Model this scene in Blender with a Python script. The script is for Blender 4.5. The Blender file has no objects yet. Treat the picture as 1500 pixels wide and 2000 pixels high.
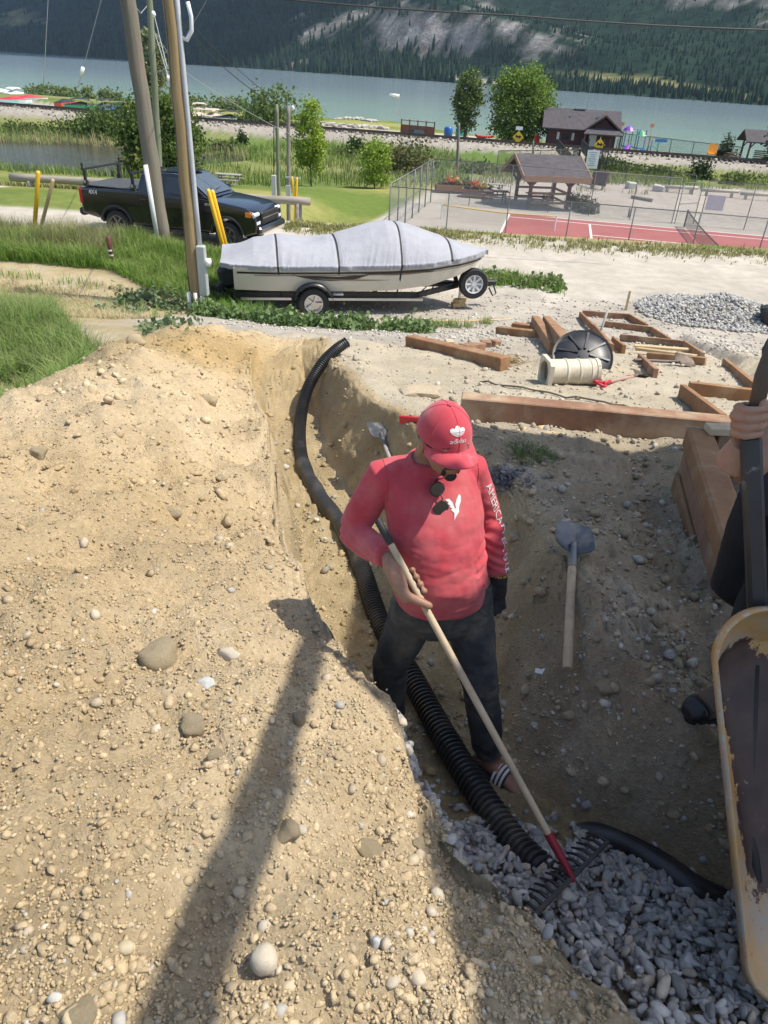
import bpy, bmesh, math, random
import numpy as np
from mathutils import Vector, Matrix, Euler, Quaternion
from mathutils.bvhtree import BVHTree

S = bpy.context.scene
COL = S.collection
R = math.radians
rnd = random.Random(7)
rng = np.random.default_rng(11)

# ------------------------------------------------------------------ camera, sky, sun, exposure
CAM_Z, PITCH, ROLL = 4.6, R(31.7), R(3.3)
cam = bpy.data.cameras.new('camera')
cam.sensor_fit = 'VERTICAL'; cam.sensor_height = 36.0; cam.sensor_width = 27.0; cam.lens = 25.2
cam.clip_start = 0.05; cam.clip_end = 20000
co = bpy.data.objects.new('camera', cam); COL.objects.link(co)
co.matrix_world = Matrix.Translation((0, 0, CAM_Z)) @ Matrix.Rotation(math.pi/2 - PITCH, 4, 'X') @ Matrix.Rotation(ROLL, 4, 'Z')
S.camera = co

SUN_EL, SUN_AZ = R(60), R(92)          # azimuth clockwise from +Y (so 90 = from the right)
W = bpy.data.worlds.new('World'); S.world = W; W.use_nodes = True
nt = W.node_tree; bg = nt.nodes['Background']
sk = nt.nodes.new('ShaderNodeTexSky'); sk.sky_type = 'NISHITA'; sk.sun_disc = False
sk.sun_elevation = SUN_EL; sk.sun_rotation = SUN_AZ; sk.air_density = 1.0; sk.dust_density = 1.6; sk.ozone_density = 1.0
nt.links.new(sk.outputs['Color'], bg.inputs['Color']); bg.inputs['Strength'].default_value = 0.15
sl = bpy.data.lights.new('sun', 'SUN'); sl.energy = 4.6; sl.angle = R(0.53); sl.color = (1.0, 0.94, 0.83)
so = bpy.data.objects.new('sun', sl); COL.objects.link(so)
sdir = Vector((math.sin(SUN_AZ)*math.cos(SUN_EL), math.cos(SUN_AZ)*math.cos(SUN_EL), math.sin(SUN_EL)))
so.rotation_euler = sdir.to_track_quat('Z', 'Y').to_euler(); so.location = (8, 0, 30)
vs = S.view_settings; vs.view_transform = 'Standard'; vs.look = 'None'; vs.exposure = 0.52; vs.gamma = 1.0; vs.use_curve_mapping = False

# ------------------------------------------------------------------ numeric noise
def _hash(ix, iy, iz, seed):
    n = (ix.astype(np.int64)*374761393 + iy.astype(np.int64)*668265263 + iz.astype(np.int64)*2147483647 + seed*1274126177) & 0xffffffff
    n = ((n ^ (n >> 13)) * 1274126177) & 0xffffffff
    n = ((n ^ (n >> 16)) * 2246822519) & 0xffffffff
    return ((n ^ (n >> 15)) & 0xffff) / 32767.5 - 1.0
def vnoise(x, y, z=None, seed=0):
    x = np.asarray(x, float); y = np.asarray(y, float)
    ix = np.floor(x); iy = np.floor(y); fx = x-ix; fy = y-iy
    fx = fx*fx*fx*(fx*(fx*6-15)+10); fy = fy*fy*fy*(fy*(fy*6-15)+10)
    if z is None:
        Z = np.zeros_like(ix)
        a = _hash(ix, iy, Z, seed); b = _hash(ix+1, iy, Z, seed); c = _hash(ix, iy+1, Z, seed); d = _hash(ix+1, iy+1, Z, seed)
        return (a*(1-fx)+b*fx)*(1-fy)+(c*(1-fx)+d*fx)*fy
    z = np.asarray(z, float); iz = np.floor(z); fz = z-iz; fz = fz*fz*(3-2*fz)
    def pl(k):
        a = _hash(ix, iy, iz+k, seed); b = _hash(ix+1, iy, iz+k, seed); c = _hash(ix, iy+1, iz+k, seed); d = _hash(ix+1, iy+1, iz+k, seed)
        return (a*(1-fx)+b*fx)*(1-fy)+(c*(1-fx)+d*fx)*fy
    return pl(0)*(1-fz)+pl(1)*fz
def fbm(x, y, sc, octv=4, seed=0, gain=0.5, z=None):
    t = 0.0; a = 1.0; f = 1.0/sc; n = 0.0
    for i in range(octv):
        t = t + a*vnoise(np.asarray(x)*f+i*17.3, np.asarray(y)*f-i*9.1, None if z is None else np.asarray(z)*f+i*5.7, seed+i*31)
        n += a; a *= gain; f *= 2.03
    return t/n
def sst(a, b, x):
    t = np.clip((np.asarray(x, float)-a)/(b-a), 0, 1); return t*t*(3-2*t)
def lerp(a, b, t): return a+(b-a)*t
interp = np.interp

# ------------------------------------------------------------------ mesh helpers
class MB:
    def __init__(s): s.v = []; s.f = []; s.uvq = None
    def add(s, vs, fs, M=None):
        o = len(s.v)
        for p in vs:
            p = Vector(p); s.v.append(tuple(M @ p) if M is not None else tuple(p))
        for q in fs: s.f.append(tuple(i+o for i in q))
        return s
    def box(s, c, d, rot=None, bev=0.0):
        M = Matrix.Translation(c) @ (Euler(rot).to_matrix().to_4x4() if rot is not None else Matrix())
        x, y, z = d[0]/2, d[1]/2, d[2]/2
        if bev <= 0:
            vs = [(-x,-y,-z),(x,-y,-z),(x,y,-z),(-x,y,-z),(-x,-y,z),(x,-y,z),(x,y,z),(-x,y,z)]
            fs = [(3,2,1,0),(4,5,6,7),(0,1,5,4),(1,2,6,5),(2,3,7,6),(3,0,4,7)]
            return s.add(vs, fs, M)
        b = min(bev, x*.9, y*.9, z*.9)
        vs = []; 
        for k, (zz, e) in enumerate(((-z, b), (-z+b, 0), (z-b, 0), (z, b))):
            X, Y = x-e, y-e; c2 = b if e == 0 else b*.4
            vs += [(-X+c2,-Y,zz),(X-c2,-Y,zz),(X,-Y+c2,zz),(X,Y-c2,zz),(X-c2,Y,zz),(-X+c2,Y,zz),(-X,Y-c2,zz),(-X,-Y+c2,zz)]
        fs = [tuple(range(7,-1,-1)), tuple(range(24,32))]
        for k in range(3):
            for i in range(8):
                j = (i+1) % 8; fs.append((k*8+i, k*8+j, k*8+8+j, k*8+8+i))
        return s.add(vs, fs, M)
    def beam(s, a, b, w, h, up=(0,0,1), bev=0.0):
        a = Vector(a); b = Vector(b); d = b-a; L = d.length; d.normalize(); u = Vector(up)
        sd = d.cross(u)
        if sd.length < 1e-4: sd = d.cross(Vector((1,0,0)))
        sd.normalize(); u = sd.cross(d)
        M = Matrix((( d.x, sd.x, u.x, (a.x+b.x)/2),(d.y, sd.y, u.y, (a.y+b.y)/2),(d.z, sd.z, u.z, (a.z+b.z)/2),(0,0,0,1)))
        t = MB(); t.box((0,0,0), (L, w, h), None, bev)
        return s.add(t.v, [tuple(q) for q in t.f], M)
    def tube(s, path, r, n=8, cap=True, ell=None, closed=False):
        P = [Vector(p) for p in path]; m = len(P)
        rr = r if hasattr(r, '__len__') else [r]*m
        T = []
        for i in range(m):
            if closed: t = P[(i+1) % m]-P[i-1]
            else: t = P[min(i+1, m-1)]-P[max(i-1, 0)]
            T.append(t.normalized() if t.length > 1e-9 else Vector((0,0,1)))
        u = T[0].orthogonal().normalized(); vs = []
        if abs(T[0].z) < .95:
            u = (Vector((0,0,1))-T[0]*T[0].z).normalized()
        for i in range(m):
            if i:
                q = T[i-1].rotation_difference(T[i]); u = q @ u
            u = (u-T[i]*u.dot(T[i])).normalized(); w = T[i].cross(u)
            for k in range(n):
                a = 2*math.pi*k/n
                e = ell if ell else (1, 1)
                vs.append(P[i]+(u*math.cos(a)*e[0]+w*math.sin(a)*e[1])*rr[i])
        fs = []
        for i in range(m if closed else m-1):
            i2 = (i+1) % m
            for k in range(n):
                j = (k+1) % n; fs.append((i*n+k, i*n+j, i2*n+j, i2*n+k))
        if cap and not closed:
            fs.append(tuple(range(n-1, -1, -1))); fs.append(tuple((m-1)*n+k for k in range(n)))
        return s.add(vs, fs)
    def lathe(s, prof, n=16, M=None, cap=True):
        vs = []; fs = []
        for r, z in prof:
            for k in range(n):
                a = 2*math.pi*k/n; vs.append((r*math.cos(a), r*math.sin(a), z))
        for i in range(len(prof)-1):
            for k in range(n):
                j = (k+1) % n; fs.append((i*n+k, i*n+j, i*n+n+j, i*n+n+k))
        if cap:
            fs.append(tuple(range(n-1, -1, -1))); fs.append(tuple((len(prof)-1)*n+k for k in range(n)))
        return s.add(vs, fs, M)
    def prism(s, pts, h, M=None, z0=0.0):
        n = len(pts); vs = [(p[0], p[1], z0) for p in pts]+[(p[0], p[1], z0+h) for p in pts]
        fs = [tuple(range(n-1,-1,-1)), tuple(range(n, 2*n))]+[(i, (i+1) % n, n+(i+1) % n, n+i) for i in range(n)]
        return s.add(vs, fs, M)
    def loft(s, rings, cap=True, M=None):
        n = len(rings[0]); vs = [p for r in rings for p in r]; fs = []
        for i in range(len(rings)-1):
            for k in range(n):
                j = (k+1) % n; fs.append((i*n+k, i*n+j, i*n+n+j, i*n+n+k))
        if cap:
            fs.append(tuple(range(n-1,-1,-1))); fs.append(tuple((len(rings)-1)*n+k for k in range(n)))
        return s.add(vs, fs, M)
    def mesh(s, name='mesh', smooth=False, recalc=True):
        me = bpy.data.meshes.new(name); me.from_pydata(s.v, [], s.f); me.update()
        if recalc:
            b = bmesh.new(); b.from_mesh(me); bmesh.ops.recalc_face_normals(b, faces=b.faces); b.to_mesh(me); b.free()
        if smooth: me.polygons.foreach_set('use_smooth', [True]*len(me.polygons))
        return me
    def build(s, name, mat, parent=None, smooth=False, sharp=None, loc=None):
        me = s.mesh(name, smooth or sharp is not None)
        if sharp is not None:
            try: me.set_sharp_from_angle(angle=R(sharp))
            except Exception: pass
        return link(name, me, mat, parent, loc)
def link(name, me, mat=None, parent=None, loc=None):
    o = bpy.data.objects.new(name, me); COL.objects.link(o)
    if mat is not None: me.materials.append(mat)
    if parent is not None: o.parent = parent
    if loc is not None: o.location = loc
    return o
def npmesh(name, V, F, smooth=False, col=None):
    """numpy verts (n,3), faces (m,3|4) -> mesh"""
    V = np.asarray(V, np.float32); F = np.asarray(F, np.int32); k = F.shape[1]
    me = bpy.data.meshes.new(name); me.vertices.add(len(V)); me.vertices.foreach_set('co', V.ravel())
    me.loops.add(F.size); me.loops.foreach_set('vertex_index', F.ravel())
    me.polygons.add(len(F)); me.polygons.foreach_set('loop_start', np.arange(0, F.size, k, dtype=np.int32))
    me.polygons.foreach_set('loop_total', np.full(len(F), k, np.int32))
    if smooth: me.polygons.foreach_set('use_smooth', np.ones(len(F), bool))
    me.update(calc_edges=True)
    if col is not None:
        a = me.color_attributes.new('Col', 'FLOAT_COLOR', 'POINT')
        c = np.ones((len(V), 4), np.float32); c[:, :3] = col; a.data.foreach_set('color', c.ravel())
    return me
def tag(o, label=None, cat=None, group=None, kind=None):
    if label: o['label'] = label
    if cat: o['category'] = cat
    if group: o['group'] = group
    if kind: o['kind'] = kind
    elif cat: o['kind'] = 'thing'
    return o
def thing(name, label, cat, loc=(0,0,0), rz=0.0, group=None, rot=None):
    o = bpy.data.objects.new(name, None); COL.objects.link(o); o.empty_display_size = .1
    o.location = loc; o.rotation_euler = rot if rot else (0, 0, rz)
    return tag(o, label, cat, group)
def dup(root, loc=None, rz=None, label=None, sc=None):
    r = root.copy(); COL.objects.link(r)
    if loc is not None: r.location = loc
    if rz is not None: r.rotation_euler[2] = rz
    if sc is not None: r.scale = (sc,)*3 if not hasattr(sc, '__len__') else sc
    if label: r['label'] = label
    for ch in list(root.children):
        c = ch.copy(); COL.objects.link(c); c.parent = r
        for g in list(ch.children):
            d = g.copy(); COL.objects.link(d); d.parent = c
    return r

# ------------------------------------------------------------------ pixels of a 1500 x 2000 frame -> rays, used to survey the place
def ray(u, v):
    du, dv = (u-750)/1400, (v-1000)/1400
    x = du*math.cos(ROLL)+dv*math.sin(ROLL); y = -du*math.sin(ROLL)+dv*math.cos(ROLL)
    return Vector((x, math.cos(PITCH)-y*math.sin(PITCH), -math.sin(PITCH)-y*math.cos(PITCH)))
def atd(u, v, t): return Vector((0, 0, CAM_Z))+ray(u, v)*t
def atz(u, v, z):
    d = ray(u, v); return Vector((0, 0, CAM_Z))+d*((z-CAM_Z)/d.z)
def aty(u, v, y):
    d = ray(u, v); return Vector((0, 0, CAM_Z))+d*(y/d.y)

# ------------------------------------------------------------------ materials
MATS = {}
def material(name, c1, c2=None, rough=.7, scale=8.0, metal=0.0, bump=0.0, bscale=None, bdist=.01, attr=False, spec=.5, detail=6, stretch=None, c3=None, c3scale=3.0, c3lo=.55, c3hi=.7, trans=0.0, sheen=0.0, coat=0.0, vary=.25, rough2=None):
    if name in MATS: return MATS[name]
    m = bpy.data.materials.new(name); m.use_nodes = True; n = m.node_tree.nodes; L = m.node_tree.links
    b = n['Principled BSDF']; b.inputs['Roughness'].default_value = rough; b.inputs['Metallic'].default_value = metal
    b.inputs['Specular IOR Level'].default_value = spec
    if sheen: b.inputs['Sheen Weight'].default_value = sheen
    if coat: b.inputs['Coat Weight'].default_value = coat; b.inputs['Coat Roughness'].default_value = .06
    tc = n.new('ShaderNodeTexCoord'); vec = tc.outputs['Object']
    if stretch:
        mp = n.new('ShaderNodeMapping'); mp.inputs['Scale'].default_value = stretch; L.new(vec, mp.inputs['Vector']); vec = mp.outputs['Vector']
    nz = n.new('ShaderNodeTexNoise'); nz.inputs['Scale'].default_value = scale; nz.inputs['Detail'].default_value = detail; nz.inputs['Roughness'].default_value = .62
    L.new(vec, nz.inputs['Vector'])
    rp = n.new('ShaderNodeMapRange'); rp.inputs[1].default_value = .3; rp.inputs[2].default_value = .7; L.new(nz.outputs['Fac'], rp.inputs[0])
    mx = n.new('ShaderNodeMix'); mx.data_type = 'RGBA'; L.new(rp.outputs[0], mx.inputs[0])
    if attr:
        at = n.new('ShaderNodeAttribute'); at.attribute_name = 'Col'
        d = n.new('ShaderNodeMix'); d.data_type = 'RGBA'; d.blend_type = 'MULTIPLY'; d.inputs[0].default_value = 1.0
        L.new(at.outputs['Color'], d.inputs[6]); d.inputs[7].default_value = (1-vary, 1-vary, 1-vary, 1)
        L.new(d.outputs[2], mx.inputs[6])
        e = n.new('ShaderNodeMix'); e.data_type = 'RGBA'; e.blend_type = 'MULTIPLY'; e.inputs[0].default_value = 1.0
        L.new(at.outputs['Color'], e.inputs[6]); e.inputs[7].default_value = (1+vary, 1+vary, 1+vary, 1)
        L.new(e.outputs[2], mx.inputs[7])
    else:
        c2 = c2 or tuple(min(1, k*1.25) for k in c1)
        mx.inputs[6].default_value = (*c1, 1); mx.inputs[7].default_value = (*c2, 1)
    out = mx.outputs[2]
    if c3:
        n3 = n.new('ShaderNodeTexNoise'); n3.inputs['Scale'].default_value = c3scale; n3.inputs['Detail'].default_value = 8; n3.inputs['Roughness'].default_value = .65
        L.new(tc.outputs['Object'], n3.inputs['Vector'])
        r3 = n.new('ShaderNodeMapRange'); r3.inputs[1].default_value = c3lo; r3.inputs[2].default_value = c3hi; L.new(n3.outputs['Fac'], r3.inputs[0])
        m3 = n.new('ShaderNodeMix'); m3.data_type = 'RGBA'; L.new(r3.outputs[0], m3.inputs[0]); L.new(out, m3.inputs[6]); m3.inputs[7].default_value = (*c3, 1)
        out = m3.outputs[2]
        if rough2 is not None:
            rr = n.new('ShaderNodeMapRange'); rr.inputs[3].default_value = rough; rr.inputs[4].default_value = rough2; L.new(r3.outputs[0], rr.inputs[0]); L.new(rr.outputs[0], b.inputs['Roughness'])
    L.new(out, b.inputs['Base Color'])
    if trans:   # thin leaves: let light through
        tl = n.new('ShaderNodeBsdfTranslucent'); L.new(out, tl.inputs['Color'])
        ms = n.new('ShaderNodeMixShader'); ms.inputs[0].default_value = trans
        L.new(b.outputs[0], ms.inputs[1]); L.new(tl.outputs[0], ms.inputs[2]); L.new(ms.outputs[0], n['Material Output'].inputs['Surface'])
    if bump:
        nb = n.new('ShaderNodeTexNoise'); nb.inputs['Scale'].default_value = bscale or scale*4; nb.inputs['Detail'].default_value = 8; nb.inputs['Roughness'].default_value = .65
        L.new(vec, nb.inputs['Vector'])
        bp = n.new('ShaderNodeBump'); bp.inputs['Strength'].default_value = bump; bp.inputs['Distance'].default_value = bdist
        L.new(nb.outputs['Fac'], bp.inputs['Height']); L.new(bp.outputs[0], b.inputs['Normal'])
    MATS[name] = m
    return m
# ================================================================== THE GROUND
LAKE_Z = -5.0
# trench: left lip x, floor edges, right lip x, by distance Y
T_Y  = [0.2, 0.76, 1.03, 1.18, 1.39, 1.67, 2.12, 2.74, 4.3, 5.5, 6.75, 7.6, 8.1]
T_LL = [.98, .58, .33, .215, .138, .063, -.19, -.456, -.784, -1.12, -1.40, -1.52, -1.35]
T_RY = [0.2, 0.9, 1.2, 1.45, 1.76, 1.95, 2.15, 2.6, 3.2, 4.0, 4.66, 5.39, 6.9, 7.6, 8.1]
T_RF = [3.4, 2.3, 1.65, 1.27, .84, .72, .64, .60, .50, .17, -.20, -.48, -.80, -1.0, -1.1]
T_RL = [3.7, 2.6, 1.98, 1.62, 1.13, 1.02, .95, .88, .80, .52, .20, -.16, -.62, -.80, -.85]
F_Y  = [0.2, 1.0, 1.4, 2.0, 3.0, 4.2, 5.4, 6.6, 7.3, 8.0, 8.6]
F_Z  = [2.44, 2.35, 2.21, 2.035, 1.97, 1.86, 1.72, 1.62, 1.66, 1.78, 1.80]
def base_h(x, y):
    x = np.asarray(x, float); y = np.asarray(y, float)
    near = interp(y, [-3, 2.5, 4.5, 6, 8.2, 10, 12, 14, 15.5, 16.5, 25.5], [2.72, 2.72, 2.45, 2.15, 1.78, 1.32, .78, .28, .06, 0, 0])
    # left edge: lower rough ground beside the spoil
    near = near - .45*sst(-2.4, -3.6, x)*sst(9.5, 6, y)
    near = near + .38*sst(-3.3, -6.5, x+.12*(y-16))*sst(13, 16, y)*sst(21.5, 19, y)
    left = interp(y, [25.5, 30, 32, 36.8, 45, 60, 66, 75, 300], [0, -.1, -.3, -1.1, -1.95, -3.5, -4.15, -4.3, -4.3])
    right = interp(y, [25.5, 27, 33, 40, 85, 300], [0, -.15, -3.4, -3.7, -3.9, -4.2])
    w = sst(-8.5, -2.6, x-(y-47.7)*.25)
    far = left*(1-w)+right*w
    h = np.where(y > 25.5, far, near)
    # lagoon on the left
    lag = sst(-16, -19, x+(y-64)*.1+2.2*np.sin(y*.35))*sst(63.5, 66, y+1.2*np.sin(x*.16))*sst(93, 89, y+1.6*np.sin(x*.21))
    h = h-lag*1.6
    # railway embankment
    yr = 110-.235*x; d = np.abs(y-yr)
    rail = sst(9.5, 3.2, d); h = h*(1-rail)+(-3.12)*rail
    # beyond the line: marina basin on the left, park on the right, shore
    ysh = interp(x, [-130, -95, -45, -15, -3, 2, 12, 25, 45, 60, 90], [205, 196, 182, 168, 172, 160, 146, 141, 132, 118, 105])
    beyond = sst(9, 11, y-yr)
    basin = beyond*sst(-17, -24, x+.25*(y-130))*sst(0, -7, y-(ysh-22+2*np.sin(x*.3)))
    shore = np.where(y > ysh-14, -4.3-1.6*sst(-8, 6, y-ysh), -4.3)
    shore = shore-3*sst(4, 14, y-ysh)
    h = np.where(beyond > 0, h*(1-beyond)+beyond*shore, h)
    h = h-basin*2.4
    return h
def bw(y, a, b): return interp(y, a, b)
def H(x, y, fine=True):
    x = np.asarray(x, float); y = np.asarray(y, float)
    h = base_h(x, y)
    m = (y < 24)
    if not np.any(m): return h
    n1 = fbm(x, y, .9, 3, 3); n2 = fbm(x, y, .28, 4, 5); 
    # spoil heap left of the trench
    lip = interp(y, T_Y, T_LL)+.05*n2+.03*fbm(x*0+3, y, .35, 2, 9)
    crest = interp(y, [-2, .6, 2.5, 4, 5.4, 7, 7.8, 9.0, 10], [3.14, 3.12, 2.98, 2.82, 2.56, 2.26, 2.08, 1.62, 1.3])
    lipz = interp(y, [-2, .8, 1.5, 2.1, 2.74, 4.3, 6.75, 7.8, 9], [2.93, 2.88, 2.82, 2.76, 2.65, 2.32, 1.93, 1.82, 1.6])
    t = np.clip((lip-x)/1.15, 0, 1); t = t*(2-t)
    sp = lipz+(crest-lipz)*t
    xl = interp(y, [-2, 1, 4, 7, 8.5, 9.5], [-3.2, -2.75, -2.25, -2.45, -2.2, -1.9])
    side = sst(-.75, .10, x-xl+.16*n1)
    crest = crest+.24*np.exp(-((x+2.25)/.42)**2-((y-6.9)/.8)**2)+.06*np.exp(-((x+1.6)/.3)**2-((y-5.2)/1.4)**2)
    spoil = np.maximum(h, h+(sp-h)*side)
    lump = .10*n1+.07*n2+.05*(np.abs(fbm(x, y, .5, 3, 33))*2-.5)
    gate = sst(10.2, 8.2, y+.5*n1)
    spoil = h+(spoil+lump*side-h)*gate
    onleft = sst(.06, -.02, x-lip)
    # right bank
    rl = interp(y, T_RY, T_RL)+.07*n2+.055*fbm(x*.4, y, .10, 4, 21)
    rf = interp(y, T_RY, T_RF)+.035*n2+.035*fbm(x*.3, y, .07, 3, 23)
    rightz = h+.05*n1*sst(12, 4, y)+.03*n2*sst(9, 3, y)
    # heaped edge beside trench, mound under the red shovel
    rightz = rightz+.10*np.exp(-((x-rl-.18)/.28)**2)*sst(8.5, 6.5, y)*sst(3.2, 4.6, y)
    rightz = rightz+.10*np.exp(-(((x+.55)/.55)**2+((y-8.35)/.45)**2))
    # worn hollow (wheel track) on the shaded right bank
    trk = 1.15+.33*(y-1.9)*.45
    rightz = rightz-.10*np.exp(-((x-trk-.18)/.17)**2)*sst(5.2, 4.2, y)*sst(1.2, 2.0, y)
    fz = interp(y, F_Y, F_Z)+.02*n2
    lf = lip+.13+.05*n2
    prof = np.where(x < lf, spoil*0+lerp(fz, lipz, np.clip((lf-x)/np.maximum(lf-lip, .02), 0, 1)**.8), fz)
    tr = np.clip((x-rf)/np.maximum(rl-rf, .05), 0, 1)
    wall = lerp(fz, rightz, np.clip(tr**.85+.10*np.sin(tr*math.pi)*n2, 0, 1))
    prof = np.where(x > rf, wall, prof)
    endm = sst(8.35, 7.5, y+.12*n1)
    g = prof*endm+(1-endm)*np.where(x < .5*(lip+rl), spoil, rightz)
    out = np.where(x < lip, spoil, np.where(x < rl, np.minimum(g, np.maximum(spoil, rightz)+.1), rightz))
    # fine lumps
    if fine:
        amp = sst(11, 7, y)
        c = fbm(x, y, .085, 3, 41)
        pat = sst(-.15, .35, fbm(x, y, .6, 2, 45))
        out = out+amp*(.024*c+(.012+.022*pat)*np.abs(fbm(x, y, .045, 3, 43)))*np.where(x < lip, 1.0, np.where(y < 4.6, 1.7, .9))
        st = fbm(x*1.0+y*.9, y*.25-x*.25, .10, 3, 49)
        out = out+.022*st*sst(.0, .15, x-rl)*sst(5.0, 4.2, y)
        wl = ((x > lip-.02) & (x < lf)) | ((x > rf) & (x < rl))
        out = out+np.where(wl, .05*fbm(x, y, .075, 4, 47), 0)*sst(9, 8, y)
    # gravel lot micro
    out = out+.012*fbm(x, y, .35, 2, 51)*sst(24, 16, y)*sst(8, 12, y)
    # narrow ditch beside the forms, heap of gravel by the road
    xd = interp(y, [7.0, 7.53, 11.42, 15.23, 16], [3.95, 4.11, 5.25, 5.95, 6.1])
    dd = x-xd+.06*n2; out = out-.16*np.exp(-(dd/.16)**4)*sst(7, 7.6, y)*sst(15.3, 14.6, y)+.06*np.exp(-((dd-.32)/.2)**2)*sst(7, 7.6, y)*sst(15.3, 14.6, y)
    out = out+.34*np.exp(-(((x-7.75)/1.25)**2+((y-17.3)/.95)**2)**1.3)*(1+.25*n1)
    out = out+.17*np.exp(-(((x-2.05)/.42)**2+((y-7.75)/.40)**2))*(1+n2)
    # tyre tracks in the lot
    tr_ = np.abs(((x*.35+y*.94)-18.3+.5*n1)*1.0); out = out-.035*np.exp(-((tr_-.55)/.12)**2)*sst(2.5, 4, x)*sst(24, 20, y)
    return np.where(m, out, h)
def hz(x, y): return float(H(np.array([x]), np.array([y]))[0])
def gp(u, v, t0=.6, t1=400):
    """ground point seen at a frame position"""
    d = ray(u, v); ts = t0*(t1/t0)**np.linspace(0, 1, 900)
    zz = CAM_Z+d.z*ts; hh = H(d.x*ts, d.y*ts, False)
    k = np.argmax(zz < hh)
    if not (zz < hh).any(): k = 899
    a, b = ts[max(k-1, 0)], ts[k]
    tt = np.linspace(a, b, 30); q = np.argmax(CAM_Z+d.z*tt < H(d.x*tt, d.y*tt)); t = tt[q] if q else b
    return Vector((d.x*t, d.y*t, CAM_Z+d.z*t))
def ground_color(x, y, z):
    n = fbm(x, y, 1.4, 4, 61)[:, None]; n2 = fbm(x, y, .25, 4, 63)[:, None]; nb = fbm(x, y, 9, 3, 65)[:, None]
    C = lambda *a: np.array(a)[None, :]
    tan = lerp(C(.49,.370,.212), C(.59,.470,.305), np.clip(.5+.9*n+.4*n2, 0, 1))
    lot = lerp(C(.37,.335,.285), C(.46,.415,.35), np.clip(.5+n, 0, 1))
    road = lerp(C(.44,.40,.335), C(.52,.47,.40), np.clip(.5+n, 0, 1))
    brown = lerp(C(.36,.29,.195), C(.54,.455,.345), np.clip(.45+1.1*n+.9*n2, 0, 1))
    floor = lerp(C(.36,.275,.15), C(.43,.34,.205), np.clip(.5+n2, 0, 1))
    dry = lerp(C(.36,.28,.155), C(.45,.375,.235), np.clip(.5+n, 0, 1))
    lawn = lerp(C(.12,.17,.035), C(.27,.26,.085), np.clip(.35+1.5*nb+.5*n, 0, 1))
    marsh = lerp(C(.10,.16,.035), C(.20,.21,.075), np.clip(.5+1.4*nb, 0, 1))
    rock = lerp(C(.26,.235,.20), C(.38,.34,.29), np.clip(.5+n2, 0, 1))
    sand = lerp(C(.40,.34,.26), C(.46,.40,.31), np.clip(.5+n, 0, 1))
    mud = C(.055, .06, .04)+0*n
    X, Y = x[:, None], y[:, None]; Z = z[:, None]
    c = lerp(tan, C(.43,.305,.145)+.05*n2, np.clip(np.exp(-((X+2.1)/.75)**2-((Y-6.9)/1.0)**2)*1.1+.45*np.exp(-((X+1.2)/.5)**2-((Y-7.6)/.7)**2)+.25*(n2 > .25), 0, 1))
    lip = interp(y, T_Y, T_LL)[:, None]; rl = interp(y, T_RY, T_RL)[:, None]; rf = interp(y, T_RY, T_RF)[:, None]
    # right side site: sandy pale, then grey lot
    site = lerp(C(.46,.395,.29), C(.52,.46,.36), np.clip(.5+n+.3*n2, 0, 1))
    wr = sst(0, .15, X-rl)
    bank = lerp(brown, site, sst(4.2, 5.0, Y+.5*n))
    greyp = lerp(C(.33,.31,.275), C(.40,.375,.335), np.clip(.5+n2, 0, 1))
    bank = lerp(bank, greyp, sst(.35, .75, X-(1.0+.33*(Y-1.9)*.45)+.5*n)*sst(5.2, 4.6, Y))
    c = lerp(c, bank, wr)
    c = lerp(c, lerp(brown, floor, sst(2.2, 3.8, Y)), sst(.0, .06, X-rf)*(1-wr))
    c = lerp(c, floor, sst(.05, .12, X-lip)*sst(0, -.06, X-rf)*sst(8.4, 7.6, Y))
    greyl = sst(8.6, 9.8, Y+.5*n+.5*n2+.35*np.abs(X+1))*sst(3.5, 1, X)
    c = lerp(c, lot, np.clip(np.maximum(greyl, sst(11.5, 13, Y+.6*n)), 0, 1))
    c = lerp(c, road, sst(16.8, 18.2, Y+1.2*n-.12*X))
    # left side: dry grass
    lw = sst(-2.1, -2.9, X-.02*Y+.25*n)*sst(10.5, 9.3, Y)
    lw = np.maximum(lw, sst(-3.6, -4.8, X+.05*(Y-12)+.5*n)*sst(8.5, 9.2, Y)*sst(20.8, 19.8, Y+.8*n))
    c = lerp(c, lerp(dry, C(.40,.34,.25)+.05*n, sst(.1, .5, nb+n)), lw)
    berm = sst(24.9, 25.8, Y+.4*n)*sst(-3, 0, X)
    c = lerp(c, lerp(dry, marsh, sst(-.2, .3, n)), berm*sst(36, 33, Y))
    c = lerp(c, lawn, sst(25.4, 26.2, Y+.3*n-.25*np.minimum(X+8, 0)*sst(-10, -20, X)*0)*sst(0, -1, X-(Y-47.7)*.25+1.5))
    c = np.where((Y > 25.8) & (X < -16) & (Y < 31.5), road, c)
    c = lerp(c, marsh, sst(50, 55, Y+3*nb+.12*X)*sst(-8, -12, X+3*nb-.3*(Y-50)))
    c = lerp(c, marsh, sst(70, 76, Y+4*nb))
    pk = sst(0, 1.2, X-2-(Y-58)*.25)*sst(40, 41, Y)
    c = lerp(c, lerp(C(.36,.325,.28), C(.42,.38,.33), np.clip(.5+n, 0, 1)), pk*sst(66+4, 65, Y+.25*X*0)*sst(40, 60, Y))
    c = lerp(c, C(.36,.325,.28)+.04*n, sst(5, 9, X)*sst(58, 60, Y)*sst(79, 77, Y-.12*(X-20)+1.2*n))
    yr = 110-.235*X; d = np.abs(Y-yr)
    c = lerp(c, rock, sst(8.0, 5.8, d+2*n2))
    by = sst(9, 12, Y-yr)
    c = lerp(c, lerp(lawn, marsh, sst(-30, -40, X)), by)
    c = lerp(c, sand, by*sst(30, 27, Y-yr)*sst(-22, -18, X)*sst(16, 12, X+.5*n))
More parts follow.
